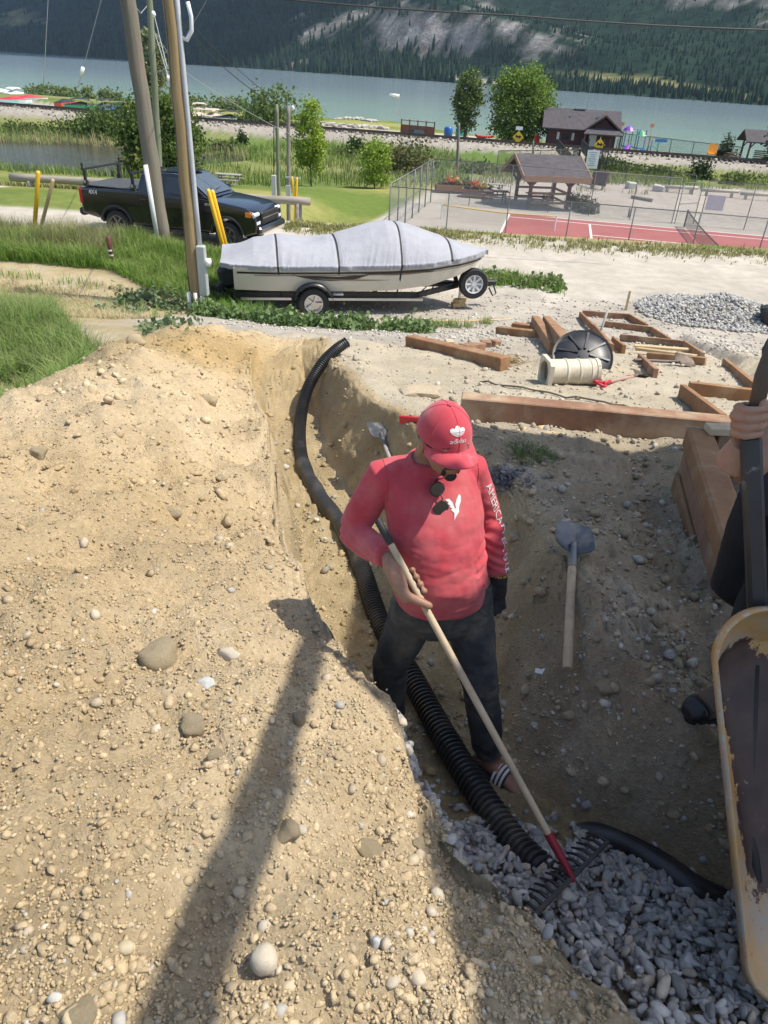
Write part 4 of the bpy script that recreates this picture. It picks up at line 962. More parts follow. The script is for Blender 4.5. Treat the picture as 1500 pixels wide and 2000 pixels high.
for x in (-1.02, 4.12):
    for y, s in ((-1.15,1),(4.35,-1)): b = MB(); b.beam((x,y,2.12),(x,1.6,3.32),.06,.3); b.build('fascia', TAN_F, r_)
for y in (0, 3.2): b = MB(); b.box((1.5,y,2.1),(3.6,.16,.2)); b.build('crossbeam', SHW, t)
for (x0,y0,x1,y1) in ((0,0,3,0),(3,0,3,3.2),(0,3.2,3,3.2)):
    for z in (.35,1.0): b = MB(); b.beam((x0,y0,z),(x1,y1,z),.06,.16); b.build('railing', TAN_F, t)
for x in (1.5,): b = MB(); b.box((x,0,.55),(.12,.12,1.1)); b.build('railing_post', TAN_F, t)
picnic_table('brown picnic table just left of the timber shelter', (7.1, 59.3, CZ), R(5), SHW, 1.1)
picnic_table('pale topped picnic table farther back left of the shelter', (7.3, 63.5, CZ-.02), R(12), GREYW, 1.1)
picnic_table('brown picnic table standing under the shelter roof', (10.4, 59.9, CZ), R(10), SHW)
# planters with flowers
CED = material('planter_cedar', (.23,.115,.065), (.33,.185,.11), scale=3, stretch=(1,1,5), rough=.85)
for (x, y, rz, l, w) in ((4.2, 64.2, 5, 'long low timber planter with orange flowers at the left of the shelter tables', 3.0), (6.0, 62.2, -8, 'timber planter full of red and yellow flowers nearest the shelter', 2.5)):
    t = thing('flower_planter', l, 'planter', (x, y, CZ-.02), R(rz), 'flower planters')
    for k in range(2): b = MB(); b.box((0,-.62,.16+k*.26),(w,.09,.25)); b.build('board', CED, t); b = MB(); b.box((0,.62,.16+k*.26),(w,.09,.25)); b.build('board', CED, t)
    for s in (-1,1):
        for k in range(2): b = MB(); b.box((s*(w/2-.03),0,.165+k*.26),(.09,1.15,.25)); b.build('board', CED, t)
    b = MB(); b.box((0,0,.4),(w-.2,1.1,.06)); b.build('soil', flat('potting_soil', (.05,.04,.03)), t)
    N = 420; P = np.stack([rng.uniform(-w/2+.2,w/2-.2,N), rng.uniform(-.5,.5,N), .42+np.abs(rng.normal(0,.25,N))],1)
    link('foliage', leaves_mesh('foliage', P, .2, (.04,.08,.02), (.11,.16,.05), 5), LEAF, t)
    for nm, c1, c2, f in (('red_flowers', (.55,.03,.03), (.65,.12,.05), 0), ('yellow_flowers', (.7,.45,.05), (.75,.55,.2), 1)):
        N = 70; P = np.stack([rng.normal(-.35+.5*f,.3,N), rng.uniform(-.5,.4,N), .7+np.abs(rng.normal(0,.16,N))],1)
        o = link('flower_cluster', leaves_mesh('flower_cluster', P, .16, c1, c2, 6+f, .8), LEAF, t)
for i, (u, v, y, w, h, l) in enumerate(((1121,407,58.5,1.5,1.45,'left one of two rounded grey green shrubs right of the shelter'),(1147,414,57.4,1.4,1.35,'right one of two rounded grey green shrubs, beside the court fence'))):
    p = gpy(u, v, y); shrub('clipped_shrub', l, (p.x, y, CZ), h, w, 900, .15, 60+i, (.055,.075,.035), (.12,.15,.075))
CONC = material('concrete', (.40,.39,.36), (.50,.485,.45), scale=5, rough=.9, bump=.3)
for i, (u, v, y, l, rz) in enumerate(((1232,367,74,'pale concrete block by the weeds, nearer the tilted dark board',20),(1285,373,73,'pale concrete block at the edge of the gravel, nearer the low benches',-25))):
    b = MB(); b.box((0,0,.25),(1.0,.6,.6),(R(6),R(4),R(rz)),.06); o = b.build('concrete_block', CONC, None, False, None, gpy(u, v, y)); tag(o, l, 'block', 'concrete blocks')
for i, (u0, v0, u1, v1, y, l) in enumerate(((1292,366,1358,371,73,'low pale log bench on the grass, left of three'),(1369,370,1438,378,72,'low pale log bench on the grass, middle of three'),(1446,377,1512,383,71,'low pale log bench on the grass, right of three'))):
    a = gpy(u0, v0+9, y); c = gpy(u1, v1+9, y-.6); t = thing('log_bench', l, 'bench', a, 0, 'log benches'); d = c-a
    LOGP = material('pale_log', (.40,.36,.28), (.52,.48,.39), scale=4, stretch=(.4,3,3), rough=.9)
    b = MB(); b.tube([(-.1,0,.45),d+Vector((.1,0,.55))], .15, 9); b.build('rail', LOGP, t, True)
    for k in (.15,.85): b = MB(); b.box(d*k+Vector((0,0,.22)),(.2,.2,.55)); b.build('leg', LOGP, t)
p = gpy(1168, 367, 72); t = thing('information_board', 'dark brown board leaning on a low frame beyond the shelter', 'board', p, R(-35))
b = MB(); b.box((0,0,.95),(1.5,.35,1.25),(R(-28),0,0),.05); b.build('panel', flat('dark_board', (.045,.035,.03)), t)
for s in (-.5,.5): b = MB(); b.box((s,0,.25),(.14,.7,.6)); b.build('leg', GREYW, t)
for i, (u0, v0, u1, v1, y) in enumerate(((1130,355,1155,365,74.5),(1235,385,1272,389,67))):
    a = gpy(u0, v0, y); c = gpy(u1, v1, y-1.5); b = MB(); b.tube([a+Vector((0,0,.3-.15*i)), c+Vector((0,0,.3-.15*i))], .13, 8)
    for q in (a, c): b.box(q+Vector((0,0,.12)),(.2,.2,.3))
    o = b.build('log_barrier', GREYW); tag(o, ['grey log barrier next to the dark leaning board','grey log lying alone on the gravel lot before the concrete blocks'][i], 'log')
for i, (u, v, l) in enumerate(((1168,413,'short stump post beside the court, left of two'),(1229,420,'short stump post beside the court, right of two'))):
    p = gpy(u, v, 57.5-i); b = MB(); b.tube([(0,0,-.1),(0,0,.55)], .12, 8); o = b.build('stump_post', GREYW, None, True, None, (p.x, p.y, CZ)); tag(o, l, 'post', 'stump posts')

# ================================================================== POLES AND WIRES
POLE_G = material('pole_grey_brown', (.13,.105,.08), (.24,.205,.16), scale=9, stretch=(1,1,.06), bump=.7, bscale=30, rough=.95, c3=(.17,.18,.13), c3scale=1.6, c3lo=.45, c3hi=.75)
POLE_Y = material('pole_yellow_brown', (.235,.165,.075), (.36,.27,.14), scale=9, stretch=(1,1,.06), bump=.6, bscale=30, rough=.9, c3=(.15,.11,.06), c3scale=2.0, c3lo=.55, c3hi=.8)
POLE_V = material('pole_green', (.13,.15,.095), (.22,.24,.16), scale=9, stretch=(1,1,.06), bump=.5, rough=.9)
CONDUIT = material('pvc_grey', (.42,.44,.46), (.48,.50,.52), rough=.5, scale=4)
def pole(label, base, top, r0, r1, mat, name='utility_pole', group='utility poles', n=14):
    t = thing(name, label, 'pole', base, 0, group); d = Vector(top)-Vector(base); b = MB(); m = 14
    b.tube([d*(i/m)+Vector((.012*math.sin(i*2.1),0,-.3 if i == 0 else 0)) for i in range(m+1)], [lerp(r0, r1, i/m) for i in range(m+1)], n); b.build('shaft', mat, t, True); return t
P1 = Vector((aty(320, 486, 20).x, 20, hz(aty(320, 486, 20).x, 20))); P1t = aty(222, -190, 20.0)
t1 = pole('thick grey brown wooden utility pole leaning left, nearest the black pickup', P1, P1t, .205, .165, POLE_G)
b = MB(); q0 = aty(311, 486, 19.75)-P1; q1 = aty(284, 322, 19.75)-P1; b.tube([q0, q1], .06, 8); b.build('cable_guard', flat('guard_white', (.62,.62,.60), .5), t1, True)
P2 = Vector((aty(384, 575, 14.3).x, 14.3, hz(aty(384, 575, 14.3).x, 14.3))); P2t = aty(310, -230, 14.3)
t2 = pole('yellow brown wooden utility pole carrying a conduit and a meter box', P2, P2t, .135, .105, POLE_Y)
d2 = P2t-P2
def on2(k, dx, dy=-.02): return d2*k+Vector((dx, dy, 0))
b = MB(); b.tube([on2(.155,.165,-.05), on2(.3,.155,-.05), on2(.5,.145,-.04), on2(.72,.13,-.03), on2(1.0,.125,-.03)], .045, 9); b.build('conduit', CONDUIT, t2, True)
b = MB(); b.tube([on2(.70,.15), on2(.695,.24), on2(.715,.33), on2(.745,.34), on2(.775,.30)], .035, 8); b.build('cable_loop', flat('cable_white', (.62,.64,.66), .4), t2, True)
k0 = on2(.052,.16,-.12); 
b = MB(); b.box(on2(.125,.19,-.10),(.17,.15,.95),None,.02); mb = b.build('meter_box', material('box_green_grey', (.36,.39,.36), (.42,.45,.42), rough=.5), t2)
b = MB(); b.box((.07,-.08,.0),(.015,.01,.5)); 
b = MB(); b.tube([on2(.15,.27,-.10), on2(.15,.36,-.10)], .08, 12); b.build('meter', flat('meter_white', (.70,.70,.68), .3), mb, True)
for dx in (-.12, .02, .14): b = MB(); b.tube([Vector((dx,-.16+abs(dx)*.3,-.15)), Vector((dx+.0,-.16+abs(dx)*.3,0))+d2*.062+Vector((-.0,0,0))], .042, 8); b.build('ground_pipe', flat('pipe_pale', (.55,.55,.53), .5), t2, True)
b = MB(); b.box(on2(.072,.16,-.10),(.07,.06,.24)); b.build('black_sleeve', BLK, t2)
b = MB(); b.tube([on2(.062,-.115,-.07), on2(.30,-.1,-.08), on2(.6,-.07,-.09), on2(1,-.05,-.09)], .010, 5); b.build('ground_wire', flat('copper_dark', (.07,.06,.05)), t2)
b3 = aty(312, 372, 33); P3 = Vector((b3.x, 33, hz(b3.x, 33))); t3 = pole('thin greenish utility pole standing between the two brown poles', P3, aty(282, -160, 33), .135, .115, POLE_V)
p = gpy(545, 392, 42); pole('greyish green service pole with an electrical box, left of the lawn pair', p, aty(540, 204, 42), .105, .095, POLE_V, 'service_pole', 'service poles on the lawn')
b = MB(); q = aty(535, 362, 41.8); b.box(q,(.25,.22,1.0),None,.02); o = b.build('electrical_box', CONDUIT); tag(o, 'grey electrical box on the left service pole', 'box')
b = MB(); b.tube([aty(535,340,41.85), aty(535,230,41.85)], .03, 6); b.build('conduit', BLK, o).matrix_parent_inverse = Matrix()
p = gpy(563, 400, 41.5); ts = pole('pale grey service pole with lamp bracket, right of the lawn pair', p, aty(563, 206, 41.5), .115, .10, POST, 'service_pole', 'service poles on the lawn')
b = MB(); b.box(aty(572,347,41.3),(.8,.06,.08)); b.box(aty(563,372,41.3),(.22,.2,.5)); o = b.build('meter_bracket', CONDUIT); tag(o, 'small grey bracket and box on the right service pole', 'bracket')
b = MB(); b.lathe([(.03,-.1),(.09,-.05),(.09,.08),(.03,.14)], 10, Matrix.Translation(aty(572,212,41.3))); o = b.build('lamp', flat('lamp_glass', (.55,.58,.60), .15), None, True); tag(o, 'round glass lamp at the top of the right service pole', 'lamp')
p = gpy(893, 333, 81); tp = pole('dark weathered pole with an orange tag rising behind the court fence', p, aty(896, 240, 81), .16, .13, POST, 'lone_pole')
b = MB(); q = aty(891, 328, 80.8); b.box(q-p,(.6,.04,.25)); b.build('tag_plate', flat('tag_orange', (.50,.16,.09)), tp)
p = gpy(1041, 305, 100); pole('short grey pole standing at the left front of the dark roofed house', p, aty(1041, 276, 100), .13, .12, POST, 'short_pole')
WIRE = flat('wire_dark', (.035,.035,.035)); WIREP = flat('wire_pale', (.33,.34,.35))
def wire(label, pts, r, m, sag=0.0, group='overhead wires', name='overhead_wire', cat='wire'):
    P = [aty(*q) for q in pts]; out = []
    for a, c in zip(P[:-1], P[1:]):
        for i in range(10): k = i/10; out.append(a.lerp(c, k)+Vector((0,0,-sag*4*k*(1-k))))
    out.append(P[-1]); b = MB(); b.tube(out, r, 5); o = b.build(name, m, None, True); tag(o, label, cat, group); return o
wire('thin black cable crossing the mountainside along the top of the photo', [(430,-14,22),(1000,30,22),(1560,60,22)], .022, WIRE, .05)
wire('pale guy wire running down from the poles to the right lawn pole', [(300,60,33),(360,140,36),(566,262,41.4)], .012, WIREP, .1)
wire('black service cable sagging to the top of the left lawn pole', [(340,20,30),(430,125,36),(540,207,42)], .018, WIRE, .1)
wire('black service cable sagging to the top of the right lawn pole', [(370,40,30),(470,140,36),(563,207,41.5)], .014, WIRE, .1)
wire('leftmost thin guy wire hanging straight down by the marina', [(95,-20,60),(85,165,60)], .025, WIREP)
wire('thin guy wire between the thick pole and the greenish pole', [(262,10,20),(275,26,26),(287,12,33)], .012, WIREP)
wire('rising wire to the right of the conduit pole', [(355,85,14.5),(410,-10,22)], .010, WIRE)
for i, (pts, ins, l) in enumerate(((((203,-20,55),(152,172,55)), (160,140), 'slanting guy wire with white insulator in front of the marina'), (((285,-10,40),(300,25,36),(326,130,30)), (300,27), 'guy wire with white insulator between greenish pole and conduit pole, upper'), (((292,30,40),(330,155,30)), (329,152), 'guy wire with white insulator ending beside the conduit pole, lower'))):
    o = wire(l, pts, .018*pts[0][2]/45, WIREP); q = aty(*ins, pts[-1][2]+.0); s = pts[-1][2]
    a = aty(*pts[-1]); c = aty(*pts[0]); dd = (c-a).normalized(); b = MB(); b.tube([q-dd*.0055*s, q-dd*.005*s, q+dd*.005*s, q+dd*.0055*s], [.0008*s,.0022*s,.0022*s,.0008*s], 9); b.build('insulator', SGW, o, True)
def stake(label, u0, v0, u1, v1, y, r, m, name='marker_post', group=None, cat='post'):
    a = aty(u0, v0, y); c = aty(u1, v1, y); g = hz(a.x, y); a.z = min(a.z, g); d = c-a; t = thing(name, label, cat, a, 0, group); b = MB(); b.tube([d*-.05, d*.97, d], [r, r, r*.7], 10); b.build('shaft', m, t, True); return t
YP = flat('post_yellow', (.72,.43,.02), .5); TANW = material('stake_tan', (.42,.29,.13), (.55,.40,.21), scale=6, stretch=(1,1,.2))
stake('bright yellow marker post upright in the tall grass left of the pickup', 66, 468, 75, 334, 19.5, .055, YP)
t = stake('tan wooden stake leaning right beside the yellow post at left', 72, 462, 104, 350, 19.3, .045, TANW, 'wooden_stake', cat='stake')
stake('yellow marker post leaning left behind the boat stern, left of the pair', 450, 486, 406, 369, 17.6, .05, YP, group='leaning yellow posts')
stake('yellow marker post leaning left behind the boat stern, right of the pair', 455, 484, 414, 371, 17.7, .05, YP, group='leaning yellow posts')
stake('yellow marker post beside the right service pole, farther one', 573, 398, 580, 347, 41, .06, YP, group='yellow posts on the lawn')
stake('yellow marker post beside the right service pole, nearer one', 584, 388, 570, 345, 41, .06, YP, group='yellow posts on the lawn')
t = stake('short reddish brown stake with pale bands in the tall grass', 218, 500, 211, 462, 17.0, .05, flat('stake_red_brown', (.12,.035,.025)), 'short_stake', cat='stake')
for k in (.55,.8): b = MB(); d = aty(211,462,17)-aty(218,500,17); b.tube([d*k, d*(k+.08)], .054, 10); b.build('band', SGW, t)
LOG = material('grey_log', (.22,.195,.16), (.36,.325,.27), scale=5, stretch=(.25,4,4), bump=.5, rough=.95)
for i, (u0, v0, u1, v1, y, ps, l) in enumerate(((20, 346, 330, 364, 32.5, (.12, .62), 'long grey log rail at the lagoon side, left of the pickup'), (330, 376, 606, 394, 31.2, (.2, .915), 'long grey log rail on the lawn edge, right of the pickup'))):
    a = aty(u0, v0, y); c = aty(u1, v1, y); g = hz(a.x, y); d = c-a; t = thing('log_rail', l, 'rail', a, 0, 'log rails along the road'); b = MB(); b.tube([d*k/8 for k in range(9)], [.15+.012*math.sin(k*2) for k in range(9)], 10); b.build('rail', LOG, t, True)
    for k in ps:
        q = a+d*k; gz = hz(q.x, q.y); b = MB(); b.tube([(d.x*k,d.y*k,gz-a.z-.2),(d.x*k,d.y*k,d.z*k-.05)], .14, 9); b.build('post', LOG, t, True)

# ================================================================== PICKUP TRUCK
PAINT = material('black_paint', (.006,.006,.007), (.009,.009,.010), rough=.22, coat=1.0, scale=2); GLASS = material('car_glass', (.02,.025,.03), (.03,.035,.04), rough=.05, spec=.8)
RUB = material('tyre_rubber', (.018,.018,.018), (.03,.03,.03), rough=.85, scale=30); CHR = material('bright_metal', (.55,.55,.56), (.62,.62,.63), rough=.28, metal=.9); PLB = material('black_plastic', (.015,.015,.016), (.025,.025,.026), rough=.6)
LAMP = material('lamp_clear', (.55,.58,.60), (.65,.68,.70), rough=.15); AMB = flat('lamp_amber', (.75,.22,.02), .3); REDL = flat('lamp_red', (.45,.015,.02), .3)
def bev_prism(pts, y0, y1, bev, name, mat, parent, taper=None):
    bm = bmesh.new(); n = len(pts)
    va = [bm.verts.new((p[0], y0, p[1])) for p in pts]; vb = [bm.verts.new((p[0], y1, p[1])) for p in pts]
    bm.faces.new(va); bm.faces.new(vb[::-1])
    for i in range(n): bm.faces.new((va[i], vb[i], vb[(i+1) % n], va[(i+1) % n]))
    bmesh.ops.recalc_face_normals(bm, faces=bm.faces)
    if bev:
        es = [e for e in bm.edges if (abs(e.verts[0].co.y-e.verts[1].co.y) < 1e-5)]
        bmesh.ops.bevel(bm, geom=es, offset=bev, segments=3, affect='EDGES', profile=.6)
    if taper:
        for v in bm.verts: v.co.y *= taper(v.co.x, v.co.z)
    me = bpy.data.meshes.new(name); bm.to_mesh(me); bm.free(); me.polygons.foreach_set('use_smooth', [True]*len(me.polygons))
    try: me.set_sharp_from_angle(angle=R(40))
    except Exception: pass
    return link(name, me, mat, parent)
def arc(cx, cz, r, a0, a1, n): return [(cx+r*math.cos(R(a0+(a1-a0)*i/n)), cz+r*math.sin(R(a0+(a1-a0)*i/n))) for i in range(n+1)]
def wheel(parent, x, y, z, r, w, rimm, face=-1, spokes=6, rimr=.62, name='wheel'):
    M = Matrix.Translation((x, y, z)) @ Matrix.Rotation(R(90), 4, 'X')
    b = MB(); b.lathe([(r*rimr, -w/2), (r*.93, -w/2), (r, -w*.36), (r, w*.36), (r*.93, w/2), (r*rimr, w/2)], 28, M, False); o = b.build(name, RUB, parent, sharp=40)
    b = MB(); f = w/2*(-face)
    prof = [(r*rimr, -w/2), (r*rimr*1.0, -f*-1*.9*0+w/2), ]
    b.lathe([(r*rimr, -w*.5), (r*rimr, w*.5), (r*rimr*.9, w*.47), (r*rimr*.88, w*.1), (r*.12, w*.12), (r*.12, -w*.1), (r*rimr*.88, -w*.12), (r*rimr*.9, -w*.47)], 24, M, False)
    rim = b.build('rim', rimm, o, sharp=40)
    b = MB()
    for i in range(spokes):
        a = 2*math.pi*i/spokes; ca, sa = math.cos(a), math.sin(a)
        b.beam((x+ca*r*.12, y+face*w*.30, z+sa*r*.12), (x+ca*r*rimr*.9, y+face*w*.40, z+sa*r*rimr*.9), r*.14, w*.10, (0, 1, 0))
    b.tube([(x, y+face*w*.22, z), (x, y+face*w*.44, z)], r*.15, 10); b.build('spokes', rimm, o)
    return o
def text_mesh(s, size, depth=.0, res=2):
    c = bpy.data.curves.new('t', 'FONT'); c.body = s; c.size = size; c.extrude = depth; c.resolution_u = res; c.align_x = 'CENTER'; c.align_y = 'CENTER'
    o = bpy.data.objects.new('t', c); COL.objects.link(o); dg = bpy.context.evaluated_depsgraph_get(); me = bpy.data.meshes.new_from_object(o.evaluated_get(dg))
    bpy.data.objects.remove(o); bpy.data.curves.remove(c); return me
tr = thing('pickup_truck', 'black crew cab pickup with bed rack parked on the gravel road by the leaning poles', 'pickup', (-6.4, 22.4, .0), R(-13))
z_ = hz(-6.45, 22.4); tr.location.z = z_; tr.scale = (.95,.95,.95)
prof = [(-2.88,.62),(-2.9,1.0),(-2.86,1.36),(-.98,1.40),(1.12,1.36),(1.5,1.33),(2.45,1.22),(2.74,1.12),(2.84,.98),(2.86,.56),(2.5,.42)]+arc(1.92,.42,.50,0,180,10)+[(1.38,.42),(-1.2,.42)]+arc(-1.72,.42,.50,0,180,10)+[(-2.3,.52)]
bev_prism(prof, -.98, .98, .07, 'body', PAINT, tr)
cab = [(-.98,1.36),(-.86,1.84),(-.68,1.915),(.2,1.935),(.52,1.90),(1.34,1.36)]
cabo = bev_prism(cab, -.93, .93, .05, 'cab', PAINT, tr, lambda x, z: 1-.20*max(0, (z-1.36)/.56))
def side_panel(pts, name, mat, parent, off=.006):
    for s in (-1, 1):
        V = []
        for x, z in pts: y = .93*(1-.20*max(0, (z-1.36)/.56))+off; V.append((x, s*y, z))
        me = bpy.data.meshes.new(name); me.from_pydata(V, [], [tuple(range(len(V)))] if s < 0 else [tuple(range(len(V)))[::-1]]); me.update(); link(name, me, mat, parent)
side_panel([(-.80,1.43),(-.74,1.80),(-.12,1.84),(-.10,1.43)], 'side_window', GLASS, cabo)
side_panel([(-.02,1.43),(-.02,1.84),(.42,1.83),(1.02,1.46),(1.02,1.43)], 'side_window', GLASS, cabo)
V = []
for k in (.12, .93):
    x = lerp(1.34, .52, k); z = lerp(1.36, 1.90, k); w = .86*(1-.20*(z-1.36)/.56); V += [(x+.03, -w, z+.012), (x+.03, w, z+.012)]
me = bpy.data.meshes.new('windshield'); me.from_pydata(V, [], [(0,1,3,2)]); me.update(); link('windshield', me, material('windshield_glass', (.06,.08,.09), (.08,.10,.11), rough=.04, spec=1.0), cabo)
b = MB(); b.beam((1.12,-.6,1.535),(1.05,.1,1.56),.03,.02); b.beam((1.16,.0,1.51),(1.08,.62,1.54),.03,.02); b.build('wiper', PLB, cabo)
for s in (-1, 1):
    for x in (-.04, -.98+.06, 1.10): b = MB(); b.box((x, s*.983, .93),(.012,.006,.86)); b.build('door_seam', PLB, tr)
    for x in (-.78, .12): b = MB(); b.box((x, s*.995, 1.17),(.24,.04,.05),None,.012); b.build('door_handle', PAINT, tr)
    b = MB(); b.box((.98, s*1.14, 1.47),(.17,.26,.24),None,.05); b.build('mirror', PLB, tr)
    b = MB(); b.box((-2.85, s*.9, 1.12),(.12,.20,.44),None,.03); b.build('taillight', REDL, tr)
    b = MB(); b.box((2.72, s*.80, 1.02),(.20,.36,.16),(0,R(8),0),.03); b.build('headlight', LAMP, tr)
    b = MB(); b.box((2.60, s*.962, 1.04),(.20,.05,.15),None,.015); b.build('marker_lamp', AMB, tr)
    b = MB(); b.box((2.80, s*.80, .82),(.10,.30,.12),None,.02); b.build('fog_lamp', LAMP, tr)
    for x in (-1.72, 1.92):
        b = MB(); A = arc(x,.42,.51,8,172,12); b.tube([(q[0], s*.985, q[1]) for q in A], .045, 6); b.build('fender_flare', PLB, tr, True)
        wheel(tr, x, s*.86, .40, .405, .27, material('dark_alloy', (.10,.10,.105), (.16,.16,.165), rough=.35, metal=.7), s, 6, .64)
    b = MB(); b.beam((-1.1, s*.97, .40),(1.3, s*.97, .40),.1,.08); b.build('running_board', PLB, tr)
    tm = text_mesh('4X4', .17, .002); o = link('bed_badge', tm, SGW, tr); o.matrix_local = Matrix.Translation((-2.42*1, s*.985, 1.245)) @ Matrix.Rotation(R(90) if s < 0 else R(90), 4, 'X') @ (Matrix() if s < 0 else Matrix.Rotation(R(180), 4, 'Y'))
    tm = text_mesh('SILVERADO', .085, .002); o = link('door_badge', tm, LAMP, tr); o.matrix_local = Matrix.Translation((1.46, s*.985, 1.22)) @ Matrix.Rotation(R(90), 4, 'X') @ (Matrix() if s < 0 else Matrix.Rotation(R(180), 4, 'Y'))
b = MB(); b.box((2.86,0,.92),(.08,1.25,.34),None,.03); g_ = b.build('grille', PLB, tr)
for z in (.84,.93,1.02): b = MB(); b.box((2.905,0,z),(.02,1.2,.02)); b.build('grille_bar', CHR if z == .93 else PLB, g_)
b = MB(); b.box((2.88,0,.62),(.22,1.92,.22),None,.06); b.build('front_bumper', PAINT, tr); b = MB(); b.box((-2.92,0,.66),(.22,1.9,.22),None,.05); b.build('rear_bumper', PLB, tr)
TON = material('tonneau_vinyl', (.05,.052,.055), (.075,.077,.08), rough=.55, scale=20)
for i in range(3): b = MB(); b.box((-2.53+i*.615, 0, 1.415),(.60,1.78,.04),None,.012); b.build('tonneau_panel', TON, tr)
for x in (-2.66, -1.08):
    f = MB(); 
    for s in (-1, 1): f.box((x, s*.90, 1.62),(.07,.07,.46)); f.box((x, s*.90, 1.47),(.12,.10,.16))
    f.beam((x,-1.0,1.86),(x,1.0,1.86),.06,.05); rk = f.build('bed_rack', PLB, tr)
    for s in (-1, 1): b = MB(); b.box((x, s*.98, 1.95),(.04,.05,.16)); b.build('rack_stop', PLB, rk); b = MB(); b.box((x, s*.955, 1.52),(.06,.012,.08)); b.build('rack_clamp', CHR, rk)
b = MB(); b.box((.05,0,1.955),(.9,1.1,.012)); b.build('roof_ridge', PAINT, cabo)

# ================================================================== BOAT ON TRAILER
bp_ = Vector((-1.93, 16.1, hz(-1.93, 16.1))); BRZ = R(11)
tl = thing('boat_trailer', 'black boat trailer with silver wheels carrying the covered motorboat', 'trailer', bp_, BRZ)
bt = thing('motor_boat', 'cream motorboat with black swoosh stripes under a grey cover on a trailer', 'boat', bp_, BRZ)
bx = [-1.62, -.8, .4, 1.6, 2.5, 3.2, 3.65, 3.92]
def hb(x): return interp(x, bx, [1.02, 1.08, 1.10, 1.08, .95, .66, .36, .03])       # half beam at the gunwale
def hg(x): return interp(x, bx, [1.02, 1.02, 1.04, 1.07, 1.10, 1.14, 1.17, 1.19])     # gunwale height
def hc(x): return interp(x, bx, [.55, .54, .54, .56, .64, .80, .96, 1.12])            # chine
def hk(x): return interp(x, bx, [.50, .49, .48, .49, .56, .72, .92, 1.10])            # keel
def hull_y(x, z):
    g, c = hg(x), hc(x); k = np.clip((z-c)/max(g-c, .01), 0, 1); return hb(x)*(.86+.14*k**.8)
CREAM = material('cream_gelcoat', (.56,.52,.43), (.60,.56,.47), rough=.22, scale=1.5)
rings = []
for x in np.linspace(-1.62, 3.92, 40):
    g, c, k, w = float(hg(x)), float(hc(x)), float(hk(x)), float(hb(x)); side = [(x, -float(hull_y(x, z)), z) for z in np.linspace(g, c, 7)]
    rings.append(side+[(x, -w*.45, (c+k)/2-.01), (x, 0, k), (x, w*.45, (c+k)/2-.01)]+[(p[0], -p[1], p[2]) for p in side[::-1]])
b = MB(); b.loft(rings); hull = b.build('hull', CREAM, bt, sharp=35)
def hull_stripe(top, bot, x0, x1, mat, name, n=36, off=.008):
    for s in (-1, 1):
        V = []
        for i in range(n+1):
            x = lerp(x0, x1, i/n); k = i/n
            for q in (top(k, x), bot(k, x)): V.append((x, s*(float(hull_y(x, q))+off), q))
        F = [((2*i, 2*i+1, 2*i+3, 2*i+2) if s < 0 else (2*i, 2*i+2, 2*i+3, 2*i+1)) for i in range(n)]
        me = bpy.data.meshes.new(name); me.from_pydata(V, [], F); me.update(); link(name, me, mat, hull)
SWO = flat('stripe_black', (.02,.018,.018), .25); SWG = flat('stripe_bronze', (.20,.15,.10), .3); WAL = flat('stripe_dark_grey', (.10,.10,.10), .4)
hull_stripe(lambda k, x: hg(x)-.075, lambda k, x: hg(x)-.115, -1.55, 3.8, SWO, 'rub_rail')
hull_stripe(lambda k, x: hg(x)-.135, lambda k, x: hg(x)-.150, -1.2, 3.6, SWG, 'pinstripe')
hull_stripe(lambda k, x: .955+.03*k, lambda k, x: .955+.03*k-.055*math.sin(math.pi*min(1,k*1.15+.02))**.8-.002, .9, 2.9, SWO, 'swoosh')
hull_stripe(lambda k, x: .90-.05*k, lambda k, x: .90-.05*k-.12*k*(1-k)*3-.002, -.45, 1.0, SWO, 'swoosh')
hull_stripe(lambda k, x: .83+.11*k, lambda k, x: .83+.11*k-.075*math.sin(math.pi*k)-.002, .15, 1.25, SWO, 'swoosh')
hull_stripe(lambda k, x: .83-.03*k, lambda k, x: .83-.03*k-.025*math.sin(math.pi*k)-.002, -.2, 1.6, SWG, 'swoosh')
b = MB(); b.box((-1.72,0,.66),(.28,.52,.42),None,.08); b.box((-1.95,0,.62),(.46,.34,.50),(0,R(-14),0),.10); b.beam((-1.98,0,.62),(-2.22,0,.30),.14,.30,(0,1,0),.04); b.box((-2.10,0,.28),(.55,.10,.12),(0,R(20),0),.03)
od = b.build('outdrive', PLB, bt, sharp=40)
b = MB()
for i in range(3): a = i*2.094; b.box((-2.42, .12*math.cos(a), .36+.12*math.sin(a)),(.03,.14,.16),(a,R(25),0),.01)
b.tube([(-2.50,0,.36),(-2.3,0,.36)], .05, 8); b.build('propeller', PLB, od); od.location.x = .22
